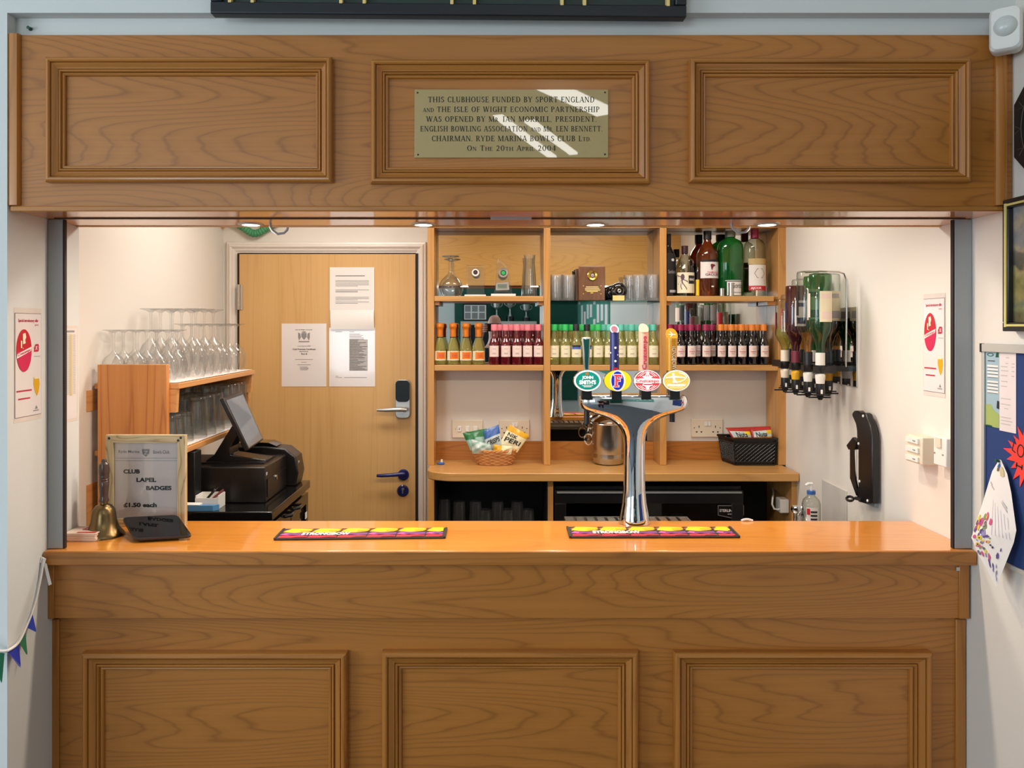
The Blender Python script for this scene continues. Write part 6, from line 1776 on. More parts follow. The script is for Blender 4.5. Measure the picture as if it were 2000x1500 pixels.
inv_bottle(4, .320, .0370, M['gl_clear2'], M['liq_amber'], .34, 'white_label', 'grey_ink', 'black_pl', 'inverted clear bottle with amber spirit, third along the wall side')
inv_bottle(5, .285, .0365, M['gl_red2'], None, 0, 'white_label', 'navy', 'maroon', 'inverted dark red bottle with a white and navy label in the optics')
inv_bottle(6, .265, .0360, M['gl_clear2'], M['liq_yellow'], .45, 'white_label', 'red', 'black_pl', 'farthest inverted bottle at the wall side with pale yellow liquid')
inv_bottle(7, .240, .0350, M['gl_clear2'], M['liq_yellow'], .52, 'white_label', 'maroon', 'cream_pl', 'farthest inverted bottle on the outer side with pale yellow liquid')

# ------------------------------------------------------------------ lever corkscrew, switches, notices on the right wall
CYk = 2.50
def W(px, py, X): # point on a plane of constant X
    Y = X * FPX / (px - VX)
    return Vector((X, Y, CAMZ - (py - VY) / FPX * Y))
XC = 1.215
t = thing('wall_corkscrew', 'black cast metal lever corkscrew mounted on the right wall', 'corkscrew', (1.24, 2.5, 1.2))
def cpoly(pts, x0, dx): 
    return MB().extrude([W(a, b, x0) for a, b in pts], (dx, 0, 0))
bodypts = [(1664, 807), (1668, 802), (1674, 802), (1679, 806), (1687, 806), (1691, 809), (1698, 828), (1703, 850), (1703, 984), (1690, 984), (1676, 980), (1672, 965), (1676, 950), (1676, 880), (1674, 868), (1673, 840), (1671, 828), (1664, 812)]
obj('lever', cpoly(bodypts, 1.216, .022), M['black_cast'], t, bevel=.003)
plate = MB().box(1.2385, WR(2.5) - .0005, 2.49, 2.54, Z_(990, 2.5), Z_(845, 2.5))
obj('wall_plate', plate, M['alu'], t)
obj('clamp_head', cpoly([(1653, 870), (1665.5, 854), (1673, 863), (1669, 878), (1657, 878)], 1.214, .012), M['black_cast'], t)
obj('link_bar', cpoly([(1660, 876), (1669, 876), (1670, 936), (1676, 966), (1672, 968), (1660, 934)], 1.216, .006), M['black_cast'], t)
obj('spindle', MB().tube([W(1671.5, 876, 1.22), W(1671.5, 937, 1.22)], .0028, 8), M['white_pl'], t)
rc = W(1660, 974, 1.21)
obj('bottle_ring', MB().tube([rc + Vector((.010 * math.sin(a) * .6, 0, 0)) + Vector((0, -.020 * math.cos(a), .006 * math.sin(a))) + Vector((.012 * math.cos(a) * 0, 0, 0)) for a in [2 * PI * i / 20 for i in range(20)]], .0045, 8, closed=True).tube([W(1671, 973, 1.212), W(1684, 976, 1.217)], .006, 8), M['black_cast'], t)
bl = MB()
for a, b in ((1686, 812.5), (1677, 866.5), (1679, 940), (1694.5, 978)):
    bl.lathe([(0, .003), (.004, .002), (.0048, 0)], W(a, b, 1.2158), 12, '-x')
obj('bolts', bl, M['white_pl'], t)

def wall_box(pa, pb, py0, py1, depth, mat, name, t, bev=.003):
    """box on the right wall: pa, pb photo columns of its outer face (far, near)"""
    xf = XR - depth
    Yf, Yn = xf * FPX / (pa - VX), xf * FPX / (pb - VX)
    zt, zb = Z_(py0, Yn), Z_(py1, Yn)
    return obj(name, MB().box(xf, min(WR(Yn), WR(Yf)) - .0004, Yn, Yf, zb, zt), mat, t, bevel=bev), xf, Yn, Yf, zb, zt
t = thing('consumer_unit', 'cream three-way switch box on the right wall beside the white fused switch', 'switch box', (1.22, 2.25, 1.3))
o, xf, Yn, Yf, zb, zt = wall_box(1768, 1801, 855, 909, .045, M['cream_pl'], 'case', t)
mb = MB(M['cream_pl'])
hgt = (zt - zb) / 3
for k in range(3):
    z = zb + hgt * k
    mb.use(M['white_pl']).box(xf - .006, xf - .0002, Yn + .012, Yf - .012, z + .006, z + hgt - .006)
    mb.use(M['grey_ink']).box(xf - .0075, xf - .006, Yn + .024, Yn + .036, z + .014, z + hgt - .014)
obj('breaker', mb, None, t)
t = thing('fused_switch', 'white fused switch plate on the right wall next to the shutter guide', 'switch', (1.22, 2.12, 1.3))
o, xf, Yn, Yf, zb, zt = wall_box(1823, 1848, 857, 914, .030, M['white_pl'], 'back_box', t)
mb = MB(M['cream_pl']).box(xf - .004, xf - .0002, Yn + .02, Yn + .045, zb + .05, zb + .075)
mb.use(M['grey_ink']).box(xf - .0015, xf - .0002, Yn + .05, Yn + .055, zb + .03, zb + .034).box(xf - .0015, xf - .0002, Yn + .012, Yn + .017, zb + .03, zb + .034)
obj('rocker_switch', mb, None, t)

# beer posters in plastic sleeves, one on each reveal
def beer_poster(O, U, V, label):
    s = Sheet(O, U, V, .0008)
    sl_ = .035
    mb = MB(M['sleeve'])
    s.rect(mb, -.02, 1.02, -.045, 1.05, .4)
    mb.use(M['poster_edge']); s.rect(mb, 0, 1, 0, 1, 1)
    mb.use(M['paper_gloss']); s.rect(mb, .012, .988, .005, .995, 1.6)
    mb.use(M['maroon_red'])
    s.text(mb, 'Special introductory offer', .12, .88, .905, .945, 2.2, bold=.02); s.text(mb, '(pint)', .74, .88, .875, .895, 2.2)
    s.text(mb, '£3', .70, .90, .62, .70, 2.2, bold=.06)
    s.text(mb, 'LOW-ALCOHOL', .08, .60, .245, .262, 2.2, bold=.02) if False else s.rect(mb, .05, .62, .245, .260, 2.2)
    s.rect(mb, .12, .56, .170, .184, 2.2)
    mb.use(M['grey_ink']); s.rect(mb, .70, .95, .575, .580, 2.2)
    mb.use(M['red']); s.ell(mb, .33, .64, .285, .205, 2.2)
    mb.use(M['crimson']); s.poly(mb, [(.33 + .28 * math.cos(a), .635 + .20 * math.sin(a)) for a in [PI + PI * i / 16 for i in range(17)]], 2.8)
    mb.use(M['white'])
    s.poly(mb, [(.05, .565), (.58, .635), (.60, .675), (.07, .610)], 3.2)
    mb.use(M['red']); vs, fs = text_geo('Cruzcampo', .02)
    mb.add([s.at(.09 + .47 * x, .576 + .052 * x + .036 * y, 3.8) for x, y in vs], fs)
    mb.use(M['label_cream']); s.poly(mb, [(.27, .80), (.37, .81), (.40, .77), (.36, .74), (.38, .71), (.28, .70)], 3.2); s.poly(mb, [(.20, .74), (.25, .73), (.24, .67), (.30, .655), (.30, .665), (.20, .665)], 3.2)
    mb.use(M['foil_gold']); s.poly(mb, [(.70, .375), (.90, .375), (.93, .30), (.88, .22), (.82, .185), (.76, .22), (.69, .30)], 2.2)
    mb.use(M['foil_cream']); s.rect(mb, .70, .90, .355, .375, 2.8)
    mb.use(M['grey_ink']); s.poly(mb, [(.80, .095), (.86, .06), (.74, .06)], 2.2); s.rect(mb, .68, .90, .040, .050, 2.2)
    o = obj('beer_poster', mb, None, smooth=0)
    tag(o, label, 'poster', 'beer offer posters')
beer_poster((XL, 1.842, Z_(818, 1.842)), (0, .108, 0), (0, 0, Z_(611, 1.842) - Z_(818, 1.842)), 'beer offer poster with a red oval on the left reveal of the opening')
beer_poster((XR - .0004, 2.200, Z_(763, 2.20)), (0, -.103, 0), (0, 0, Z_(584, 2.20) - Z_(763, 2.20)), 'beer offer poster with a red oval on the right wall behind the shutter guide')
# price list on the left, behind the guide
mb = MB(M['sleeve'])
s = Sheet((XL, 2.03, Z_(825, 2.07)), (0, .094, 0), (0, 0, Z_(636, 2.07) - Z_(825, 2.07)), .0008)
s.rect(mb, 0, 1, 0, 1, .5)
mb.use(M['paper_gloss']); s.rect(mb, .02, .92, .03, .97, 1)
mb.use(M['grey_ink']); s.rect(mb, .05, .8, .93, .95, 1.6)
mb.use(M['list_tan']); s.rect(mb, .05, .35, .27, .91, 1.6); s.rect(mb, .55, .68, .27, .91, 1.6)
mb.use(M['pale_ink'])
v = .90
while v > .28:
    s.rect(mb, .06, .33, v, v + .006, 2.2); s.rect(mb, .40, .54, v, v + .006, 2.2); s.rect(mb, .72, .86, v, v + .006, 2.2); v -= .018
mb.use(M['ink'])
for v in (.86, .70, .62, .5, .44, .36): s.rect(mb, .06, .22, v, v + .007, 2.6)
tag(obj('price_list', mb, None, smooth=0), 'laminated price list with tan columns on the reveal behind the left shutter guide', 'price list')
# ------------------------------------------------------------------ brass plaque with engraved serif capitals
TK, TN = .135, .062
def arcp(cx, cy, rx, ry, a0, a1, tk=TK, tn=TN, n=14):
    out = []
    for i in range(n):
        A, B = math.radians(a0 + (a1 - a0) * i / n), math.radians(a0 + (a1 - a0) * (i + 1) / n)
        q = []
        for a, s in ((A, 1), (B, 1), (B, -1), (A, -1)):
            w = (tn + (tk - tn) * abs(math.cos(a))) / 2 * s
            q.append((cx + (rx + w - tk / 2) * math.cos(a), cy + (ry + w - tn / 2) * math.sin(a)))
        out.append(q)
    return out
def ln(x0, y0, x1, y1, w):
    """slanted stroke cut level at its ends; w is its horizontal width"""
    return [[(x0 - w / 2, y0), (x0 + w / 2, y0), (x1 + w / 2, y1), (x1 - w / 2, y1)]]
def hb(x0, x1, y, w=TN): return [[(x0, y - w / 2), (x1, y - w / 2), (x1, y + w / 2), (x0, y + w / 2)]]
def sf(x, y, w=.30): return hb(x - w / 2, x + w / 2, y + (.022 if y < .5 else -.022), .044)
def st(x, y0=0.0, y1=1.0, w=TK, s0=True, s1=True):
    r = ln(x, y0, x, y1, w)
    if s0: r += sf(x, y0, w + .17)
    if s1: r += sf(x, y1, w + .17)
    return r
HI, LOW = 1 - TN / 2, TN / 2
G = {
 'A': (.74, ln(.08, 0, .37, 1, TN) + ln(.38, 1, .66, 0, TK) + hb(.17, .54, .32) + sf(.08, 0, .24) + sf(.66, 0)),
 'B': (.64, st(.15) + hb(.15, .33, HI) + hb(.15, .36, .52) + hb(.15, .36, LOW) + arcp(.32, .755, .23, .245, -90, 90) + arcp(.34, .265, .26, .265, -90, 90)),
 'C': (.68, arcp(.39, .5, .35, .5, 48, 312) + ln(.62, .70, .62, .98, .05) + ln(.63, .08, .63, .28, .05)),
 'D': (.76, st(.15) + hb(.15, .36, HI) + hb(.15, .36, LOW) + arcp(.36, .5, .36, .5, -90, 90)),
 'E': (.62, st(.15) + hb(.15, .55, HI) + hb(.15, .45, .52) + hb(.15, .57, LOW) + ln(.54, .78, .54, 1, .045) + ln(.56, 0, .56, .24, .045) + ln(.44, .40, .44, .64, .04)),
 'F': (.58, st(.15) + hb(.15, .55, HI) + hb(.15, .45, .50) + ln(.54, .76, .54, 1, .045) + ln(.44, .38, .44, .62, .04)),
 'G': (.74, arcp(.39, .5, .35, .5, 48, 318) + ln(.62, .70, .62, .98, .05) + ln(.63, .04, .63, .42, TK * .9) + sf(.63, .45, .28)),
 'H': (.82, st(.15) + st(.67) + hb(.15, .67, .51)),
 'I': (.34, st(.17)),
 'L': (.58, st(.15) + hb(.15, .54, LOW) + ln(.53, 0, .53, .26, .045)),
 'M': (.96, st(.12, w=TN) + st(.82) + ln(.15, 1, .46, .02, TK) + ln(.46, .02, .80, 1, TN)),
 'N': (.80, st(.12, w=TN) + ln(.13, 1, .66, 0, TK) + st(.66, w=TN, s0=False)),
 'O': (.78, arcp(.39, .5, .36, .5, 0, 360, n=28)),
 'P': (.62, st(.15) + hb(.15, .34, HI) + hb(.15, .34, .46) + arcp(.33, .73, .25, .27, -90, 90)),
 'R': (.70, st(.15) + hb(.15, .34, HI) + hb(.15, .34, .48) + arcp(.33, .74, .24, .26, -90, 90) + ln(.36, .48, .60, 0, TK) + sf(.63, 0, .20)),
 'S': (.56, arcp(.28, .75, .22, .25, 40, 270) + arcp(.28, .26, .24, .26, -140, 90) + ln(.46, .72, .46, .96, .045) + ln(.07, .04, .07, .30, .045)),
 'T': (.70, st(.35, s1=False) + hb(.05, .65, HI) + ln(.065, .74, .065, 1, .045) + ln(.635, .74, .635, 1, .045)),
 'U': (.76, st(.15, .3, 1, s0=False) + st(.61, .3, 1, w=TN, s0=False) + arcp(.38, .30, .285, .30, 180, 360)),
 'W': (1.04, ln(.08, 1, .30, 0, TK) + ln(.30, 0, .52, 1, TN) + ln(.52, 1, .73, 0, TK) + ln(.73, 0, .96, 1, TN) + sf(.08, 1) + sf(.52, 1, .2) + sf(.96, 1, .22)),
 'Y': (.72, ln(.08, 1, .36, .46, TK) + ln(.65, 1, .37, .46, TN) + st(.36, 0, .48, s1=False) + sf(.08, 1) + sf(.65, 1, .22)),
 '.': (.22, ln(.08, 0, .08, .11, .11)), ',': (.22, ln(.06, -.09, .09, .11, .07)),
 '2': (.58, arcp(.28, .72, .23, .28, 165, -35) + ln(.13, .05, .45, .58, .10) + hb(.06, .54, .055, .11)),
 '0': (.64, arcp(.32, .5, .29, .5, 0, 360, n=28)),
 '4': (.64, ln(.08, .29, .42, 1, TN) + hb(.06, .60, .27, .07) + st(.43, s1=False)),
}
def engrave(mb, s, segs, u0, u1, v0, v1):
    """segs: (text, cap scale); fitted between u0 and u1"""
    quads = []; x = 0.0
    for txt, k in segs:
        for ch in txt:
            if ch == ' ': x += .44; continue
            w, qs = G[ch]
            for q in qs: quads.append([(x + a * k, b * k) for a, b in q])
            x += (w + .10) * k
    x -= .10
    for q in quads:
        s.poly(mb, [(u0 + (u1 - u0) * a / x, v0 + (v1 - v0) * b) for a, b in q], 1)
PY = 1.8205
x0, x1, z0, z1_ = X_(809.5, PY), X_(1188, PY), Z_(308, PY), Z_(174.5, PY)
t = thing('brass_plaque', 'engraved brass opening plaque in the middle panel of the bulkhead', 'plaque', ((x0 + x1) / 2, PY, (z0 + z1_) / 2))
obj('plate', MB().box(x0, x1, PY, BF - .0004, z0, z1_), M['plaque'], t, bevel=.0006)
s = Sheet((x0, PY - .0002, z0), (x1 - x0, 0, 0), (0, 0, z1_ - z0), .0005)
mb = MB(M['ink'])
def L(segs, pa, pb, ta, tb):
    engrave(mb, s, segs, (pa - 809.5) / 378.5, (pb - 809.5) / 378.5, (308 - tb) / 133.5, (308 - ta) / 133.5)
q = .74
L([('THIS CLUBHOUSE FUNDED BY SPORT ENGLAND', 1)], 836, 1161, 189, 199.8)
L([('AND', q), (' THE ISLE OF WIGHT ECONOMIC PARTNERSHIP', 1)], 826, 1171, 208.4, 218.8)
L([('WAS OPENED BY M', 1), ('R.', q), (' IAN MORRILL, PRESIDENT,', 1)], 832.6, 1165.5, 227.3, 237.8)
L([('ENGLISH BOWLING ASSOCIATION ', 1), ('AND', q), (' M', 1), ('R.', q), (' LEN BENNETT.', 1)], 821, 1177, 246.2, 256.8)
L([('CHAIRMAN. RYDE MARINA BOWLS CLUB L', 1), ('TD.', q)], 843, 1154, 265.2, 275.8)
L([('O', 1), ('N', q), (' T', 1), ('HE', q), (' 20', 1), ('TH', q), (' A', 1), ('PRIL', q), (' 2004', 1)], 912, 1086, 284.2, 294.6)
part_label(obj('engraved_lettering', mb, None, t, smooth=0), 'black engraved serif capitals')
for px, py in ((815.5, 181), (1181.5, 180.5), (816.5, 302), (1181.5, 301.5)):
    obj('screw', MB().lathe([(0, .0012), (.0016, .0010), (.0022, 0)], P(px, py, PY), 12, 'y'), M['dark_gap'], t)

# ------------------------------------------------------------------ honours board above the bulkhead
HY = 1.785
t = thing('honours_board', 'dark framed honours board with gold lines hanging above the bulkhead', 'honours board', (X_(876, HY), HY, 2.4))
tl = math.radians(-.48)
R0 = Matrix.Translation(P(876, 30, HY)) @ Matrix.Rotation(tl * -1, 4, 'Y') @ Matrix.Translation(-P(876, 30, HY))
def hbx(a, c, ya, yb, y0, y1, mat):
    return MB(mat).box(X_(a, HY), X_(c, HY), y0, y1, Z_(yb, HY), Z_(ya, HY)).xform(R0)
obj('backboard', hbx(430, 1320, -340, 14, HY + .008, FY - .0005, M['board_green']), None, t)
obj('frame_rail', hbx(412, 1340, 8, 31.5, HY - .006, HY + .024, M['board_black']), None, t, bevel=.003)
obj('frame_rail', hbx(412, 1340, -360, -336, HY - .006, HY + .024, M['board_black']), None, t, bevel=.003)
obj('frame_stile', hbx(412, 434, -336, 8, HY - .006, HY + .024, M['board_black']), None, t, bevel=.003)
obj('frame_stile', hbx(1318, 1340, -336, 8, HY - .006, HY + .024, M['board_black']), None, t, bevel=.003)
for px in (450, 494, 666.5, 712, 882.5, 926.5, 1097, 1141, 1303.5):
    obj('gold_line', hbx(px - 3, px + 3, -336, 10.5, HY - .0075, HY + .0079, M['gold_paint']), None, t)

# green push pin in the recess
pn = MB(M['green']).lathe([(0, .012), (.004, .011), (.003, .006), (.0045, .003), (.0045, 0), (0, 0)], P(60, 57, 1.8478), 12, 'y')
tag(obj('push_pin', pn, None), 'small green push pin in the pale wall above the left end of the bulkhead', 'pin')

# ------------------------------------------------------------------ movement sensor in the corner
c = P(1964, 56, 1.758)
t = thing('movement_sensor', 'white movement sensor with a round lens in the upper right corner', 'sensor', c)
Rz = Matrix.Translation(c) @ Matrix.Rotation(math.radians(-38), 4, 'Z')
def rrl(w, h, r, y):
    pts = []
    for cx, cz, a0 in ((w - r, h - r, 0), (-w + r, h - r, 90), (-w + r, -h + r, 180), (w - r, -h + r, 270)):
        for i in range(6):
            a = math.radians(a0 + 18 * i); pts.append((cx + r * math.cos(a), y, cz + r * math.sin(a)))
    return pts
mb = MB().loft([rrl(.031, .050, .014, .034), rrl(.0325, .051, .015, .010), rrl(.0315, .050, .014, -.002), rrl(.027, .046, .014, -.008)]).xform(Rz)
obj('case', mb, M['white_pl'], t)
mb = MB().lathe([(.0235, -.001), (.0235, .008), (.021, .013), (.013, .019), (0, .022)], (0, 0, .004), 32, 'y').xform(Rz)
part_label(obj('lens', mb, M['sensor_lens'], t), 'milky round lens')
mb = MB().box(-.012, .012, .034, .052, -.02, .02).xform(Rz)
obj('bracket', mb, M['white_pl'], t)
M_ = None

# ------------------------------------------------------------------ dark twelve-sided board on the right wall
cy, cz = 1.6176, 2.1005
t = thing('wall_board', 'dark eight-sided board with a brown rim at the right edge below the movement sensor', 'wall board', (1.22, cy, cz))
obj('rim', MB().lathe([(0, 0), (.144, 0), (.1475, .008), (.144, .020), (0, .020)], (XR - .0004, cy, cz), 64, '-x'), M['walnut_red'], t)
pts = [(0, .157 * math.cos(math.radians(22.5 + 45 * i)), .157 * math.sin(math.radians(22.5 + 45 * i))) for i in range(8)]
obj('face', MB().extrude([(XR - .0208, cy + a, cz + b) for _, a, b in pts], (-.020, 0, 0)), M['dark_carved'], t, bevel=.003)
mb = MB(M['carved_line'])
fx_ = XR - .0416
for r_ in (.118, .088, .05):
    mb.tube([(fx_, cy + r_ * math.cos(2 * PI * i / 48), cz + r_ * math.sin(2 * PI * i / 48)) for i in range(48)], .0012, 4, closed=True)
for i in range(16):
    a = 2 * PI * i / 16
    for r0_, r1_, da in ((.120, .138, .06), (.120, .138, -.06)):
        mb.tube([(fx_, cy + r0_ * math.cos(a), cz + r0_ * math.sin(a)), (fx_, cy + r1_ * math.cos(a + da), cz + r1_ * math.sin(a + da))], .0012, 4)
obj('carved_pattern', mb, None, t)

# ------------------------------------------------------------------ framed landscape picture on the right wall
t = thing('framed_picture', 'framed landscape painting with a black and gold frame on the right wall', 'picture', (1.22, 1.6, 1.79))
XA, Ya, Yb_, za, zb = 1.2055, 1.8165, 1.36, 1.6415, 1.951
def fside(y0, y1, z0, z1, x0, x1, mat, nm):
    obj(nm, MB().box(x0, x1, y0, y1, z0, z1), mat, t, bevel=.002)
w = .021
for y0, y1, z0, z1_ in ((Ya - w, Ya, za + w, zb - w), (Yb_, Yb_ + w, za + w, zb - w), (Yb_, Ya, zb - w, zb), (Yb_, Ya, za, za + w)):
    fside(y0, y1, z0, z1_, XA, XR - .0005, M['frame_black'], 'frame_side')
g = MB(M['gold_bright'])
for y0, y1, z0, z1_ in ((Ya - .0165, Ya - .0095, za + .010, zb - .010), (Yb_ + .0095, Yb_ + .0165, za + .010, zb - .010), (Yb_ + .0166, Ya - .0166, zb - .0165, zb - .0115), (Yb_ + .0166, Ya - .0166, za + .0115, za + .0165)):
    g.box(XA - .0025, XA - .0002, y0, y1, z0, z1_)
part_label(obj('gilt_slip', g, None, t), 'bright gold inner line')
obj('canvas', MB().box(XA + .012, XA + .016, Yb_ + w, Ya - w, za + w, zb - w), M['landscape'], t)

# ------------------------------------------------------------------ blue notice board with papers
t = thing('notice_board', 'blue felt notice board with an aluminium frame on the right wall', 'notice board', (1.228, 1.45, 1.34))
X0, Yl, Yr_, zb, zt = 1.224, 1.918, .95, 1.08, 1.610
obj('felt_panel', MB().box(X0 + .002, XR - .0005, Yr_, Yl, zb, zt), M['felt_blue'], t)
for y0, y1, z0, z1_ in ((Yl - .010, Yl, zb, zt - .02), (Yr_, Yr_ + .01, zb, zt - .02), (Yr_ + .0102, Yl - .0102, zb, zb + .011)):
    obj('frame_side', MB().box(X0 - .004, X0 + .0018, y0, y1, z0, z1_), M['alu_light'], t, bevel=.001)
obj('top_rail', MB().box(X0 - .006, X0 + .0018, Yr_, Yl - .004, zt - .0195, zt), M['alu_light'], t, bevel=.001)
obj('rail_end', MB().box(X0 - .0065, X0 + .0018, Yl - .0038, Yl + .002, zt - .021, zt + .001), M['black_pl'], t)
def board_sheet(ya, yb, zt_, zb_, draw, label, name='board_notice', x=X0 + .0014, cat='notice'):
    s = Sheet((x, ya, zb_), (0, yb - ya, 0), (0, 0, zt_ - zb_), .0006)
    mb = MB(); draw(s, mb)
    o = obj(name, mb, None, smooth=0)
    return tag(o, label, cat, None)
def d_leaf(s, mb):
    mb.use(M['leaf_blue']); s.rect(mb, 0, 1, .0, 1, .8)
    mb.use(M['leaf_green']); s.poly(mb, [(0, 0), (1, 0), (1, .17), (.6, .22), (.35, .29), (0, .28)], 1.6)
    mb.use(M['green']); s.poly(mb, [(0, 0), (.5, 0), (.5, .015), (.2, .02), (0, .012)], 2.2); s.ring(mb, .35, .93, .24, .022, .18, .014, 1.6)
    s.poly(mb, [(.72, .90), (.95, .90), (.95, .98), (.8, .96)], 1.6)
    mb.use(M['paper'])
    for k in range(8):
        v = .77 - .043 * k - (.03 if k > 3 else 0)
        s.rect(mb, .12, .92, v, v + .026, 1.6)
    mb.use(M['ink'])
    for k in range(8):
        v = .77 - .043 * k - (.03 if k > 3 else 0)
        s.rect(mb, .14, .90, v - .006, v, 1.6)
    s.rect(mb, .15, .7, .845, .855, 1.6); s.poly(mb, [(.82, .25), (1, .24), (1, .34), (.86, .35)], 2.2)
board_sheet(1.907, 1.856, 1.597, 1.407, d_leaf, 'narrow pale blue and green leaflet at the top left of the blue notice board')
def d_list(s, mb):
    mb.use(M['paper_pinkish']); s.rect(mb, 0, 1, .01, 1, .8)
    mb.use(M['pale_ink'])
    for v, a, b in ((.91, .4, .6), (.84, .38, .55), (.84, .75, .92), (.80, .1, .5), (.80, .74, .9), (.75, .1, .55), (.75, .75, .92), (.69, .1, .5), (.69, .75, .9), (.62, .1, .5), (.56, .1, .48), (.41, .1, .7), (.34, .1, .68), (.29, .3, .55), (.18, .1, .72), (.14, .1, .8), (.10, .1, .7)):
        s.rect(mb, a, b, v - .005, v + .005, 1.6)
board_sheet(1.856, 1.797, 1.596, 1.400, d_list, 'long white handwritten list pinned beside the pale blue leaflet')
# red star burst
t = thing('star_sign', 'bright red star-burst card with black letters on the blue notice board', 'sign', (X0, 1.762, 1.352))
n = 18; cy, cz = 1.760, 1.352
def star(f):
    pts = []
    for i in range(2 * n):
        a = 2 * PI * i / (2 * n) + .12
        r_ = (.073 if i % 2 == 0 else .046) * f * (1 + .12 * math.sin(5 * a + 1))
        pts.append((X0 + .0012, cy + r_ * math.cos(a), cz + r_ * .95 * math.sin(a)))
    return pts
obj('card', MB(M['red_card']).extrude(star(1.0), (-.0012, 0, 0)), None, t, smooth=0)
mb = MB(M['ink'])
s = Sheet((X0 - .0001, cy + .052, cz + .010), (0, -.088, -.040), (0, -.010, .030), .0006)
s.text(mb, 'LOOK', .02, .98, 0, 1, 1, bold=-.01)
s2 = Sheet((X0 - .0001, cy + .036, cz - .028), (0, -.07, -.010), (0, -.002, .012), .0006)
s2.text(mb, 'IN', 0, .4, 0, 1, 1) if False else s2.rect(mb, .0, .30, .3, .6); s2.rect(mb, .0, .05, 0, 1); s2.rect(mb, .26, .31, 0, 1)
obj('lettering', mb, None, t, smooth=0)
# flowery flyer hanging by its top corner, curling away from the board
fl = [(1952, 897, 1.214), (1938, 920, 1.208), (1967, 925, 1.214), (1918, 985, 1.196), (1975, 962, 1.212), (1897, 1050, 1.176), (1985, 1036, 1.208), (1910, 1080, 1.180), (1980, 1060, 1.206), (1945, 1146, 1.192)]
Lf = [W(*fl[0]), W(*fl[1]), W(*fl[3]), W(*fl[5]), W(*fl[7]), W(*fl[9])]
Rt = [W(*fl[0]) + Vector((0, -.006, -.001)), W(*fl[2]), W(*fl[4]), W(*fl[6]), W(*fl[8]), W(*fl[9]) + Vector((0, -.003, .002))]
def along(pl_, f):
    f *= len(pl_) - 1; i = min(int(f), len(pl_) - 2); f -= i
    return pl_[i] * (1 - f) + pl_[i + 1] * f
def flp(u, v, lift=0.0):
    p = along(Lf, v) * (1 - u) + along(Rt, v) * u
    return p + Vector((-.004 * math.sin(PI * u) * math.sin(PI * v) - lift, -lift, 0))
mb = MB(M['paper']).grid(lambda u, v: flp(u, v), 8, 20)
def blob(mat, u, v, r_, asp=1.0, n=9, rot=0.0):
    mb.use(M[mat]); rn = random.Random(int(u * 977 + v * 3571))
    pts = []
    for i in range(n):
        a = 2 * PI * i / n; k = r_ * (.7 + .5 * rn.random())
        du, dv = k * math.cos(a), k * asp * math.sin(a)
        c_, s_ = math.cos(rot), math.sin(rot)
        pts.append(flp(max(.01, min(.99, u + du * c_ - dv * s_)), max(.01, min(.99, v + (du * s_ + dv * c_) * .4)), .0012))
    mb.poly(pts)
rn = random.Random(11)
for k in range(46):
    u, v = .04 + .42 * rn.random(), .48 + .36 * rn.random()
    blob(rn.choice(['f_purple', 'f_lilac', 'f_yellow', 'f_pink', 'f_green', 'f_dark', 'f_purple']), u, v, .022 + .03 * rn.random(), 1.0 + .5 * rn.random())
for k in range(14):
    blob(rn.choice(['f_purple', 'f_dark', 'f_lilac']), .2 + .5 * rn.random(), .80 + .17 * rn.random(), .02 + .02 * rn.random(), 1.2)
blob('f_yellow', .20, .62, .07, 1); blob('f_brown', .20, .62, .03, 1); blob('f_yellow', .10, .69, .06, 1); blob('f_brown', .10, .69, .025, 1)
blob('foil_blue', .45, .10, .16, .6); blob('f_brown', .42, .15, .10, .8); blob('list_tan', .70, .17, .14, 1.4)
mb.use(M['f_lilac'])
for k in range(6):
    u0_ = .45 + .08 * k; v0_ = .33 + .025 * k
    mb.poly([flp(u0_, v0_ + .07, .0012), flp(u0_ + .006, v0_ + .07, .0012), flp(min(.97, u0_ + .052), v0_ + .28, .0012), flp(min(.96, u0_ + .045), v0_ + .28, .0012)])
mb.use(M['pale_ink'])
for k in range(2):
    mb.poly([flp(.12 + .1 * k, .26 + .02 * k, .0012), flp(.12 + .1 * k, .272 + .02 * k, .0012), flp(.85, .48 + .02 * k, .0012), flp(.85, .468 + .02 * k, .0012)])
tag(obj('flower_flyer', mb, None, smooth=60), 'white flyer with printed flowers dangling from the blue notice board at the worktop end', 'flyer')
pb = MB(M['green']).lathe([(0, .010), (.004, .009), (.003, .005), (.0045, .002), (0, 0)], W(1952, 900, 1.2135), 10, '-x')
tag(obj('push_pin', pb, None), 'push pin holding the top corner of the flowery flyer', 'pin')

# ------------------------------------------------------------------ bunting tied to the left end of the worktop
t = thing('bunting', 'white cord with blue and green pennants tied to the left end of the worktop', 'bunting', P(60, 1230, 1.88))
cord = [P(84, 1091, 1.952), P(80, 1120, 1.945), P(72, 1160, 1.930), P(63, 1192, 1.912), P(50, 1225, 1.885), P(36, 1254, 1.850), P(20, 1268, 1.812), P(6, 1272, 1.795), P(-20, 1268, 1.785), P(-60, 1250, 1.78)]
def smooth_path(p, n=6):
    out = []
    for i in range(len(p) - 1):
        p0, p1, p2, p3 = p[max(i - 1, 0)], p[i], p[i + 1], p[min(i + 2, len(p) - 1)]
        for k in range(n):
            f = k / n
            out.append(.5 * ((2 * p1) + (p2 - p0) * f + (2 * p0 - 5 * p1 + 4 * p2 - p3) * f * f + (3 * p1 - p0 - 3 * p2 + p3) * f ** 3))
    return out + [p[-1]]
cs = smooth_path(cord)
mb = MB().tube(cs, .0035, 8)
mb.tube([p + Vector((.0045, -.004, .002)) for p in cs[:40]], .0022, 6)
obj('cord', mb, M['paper'], t)
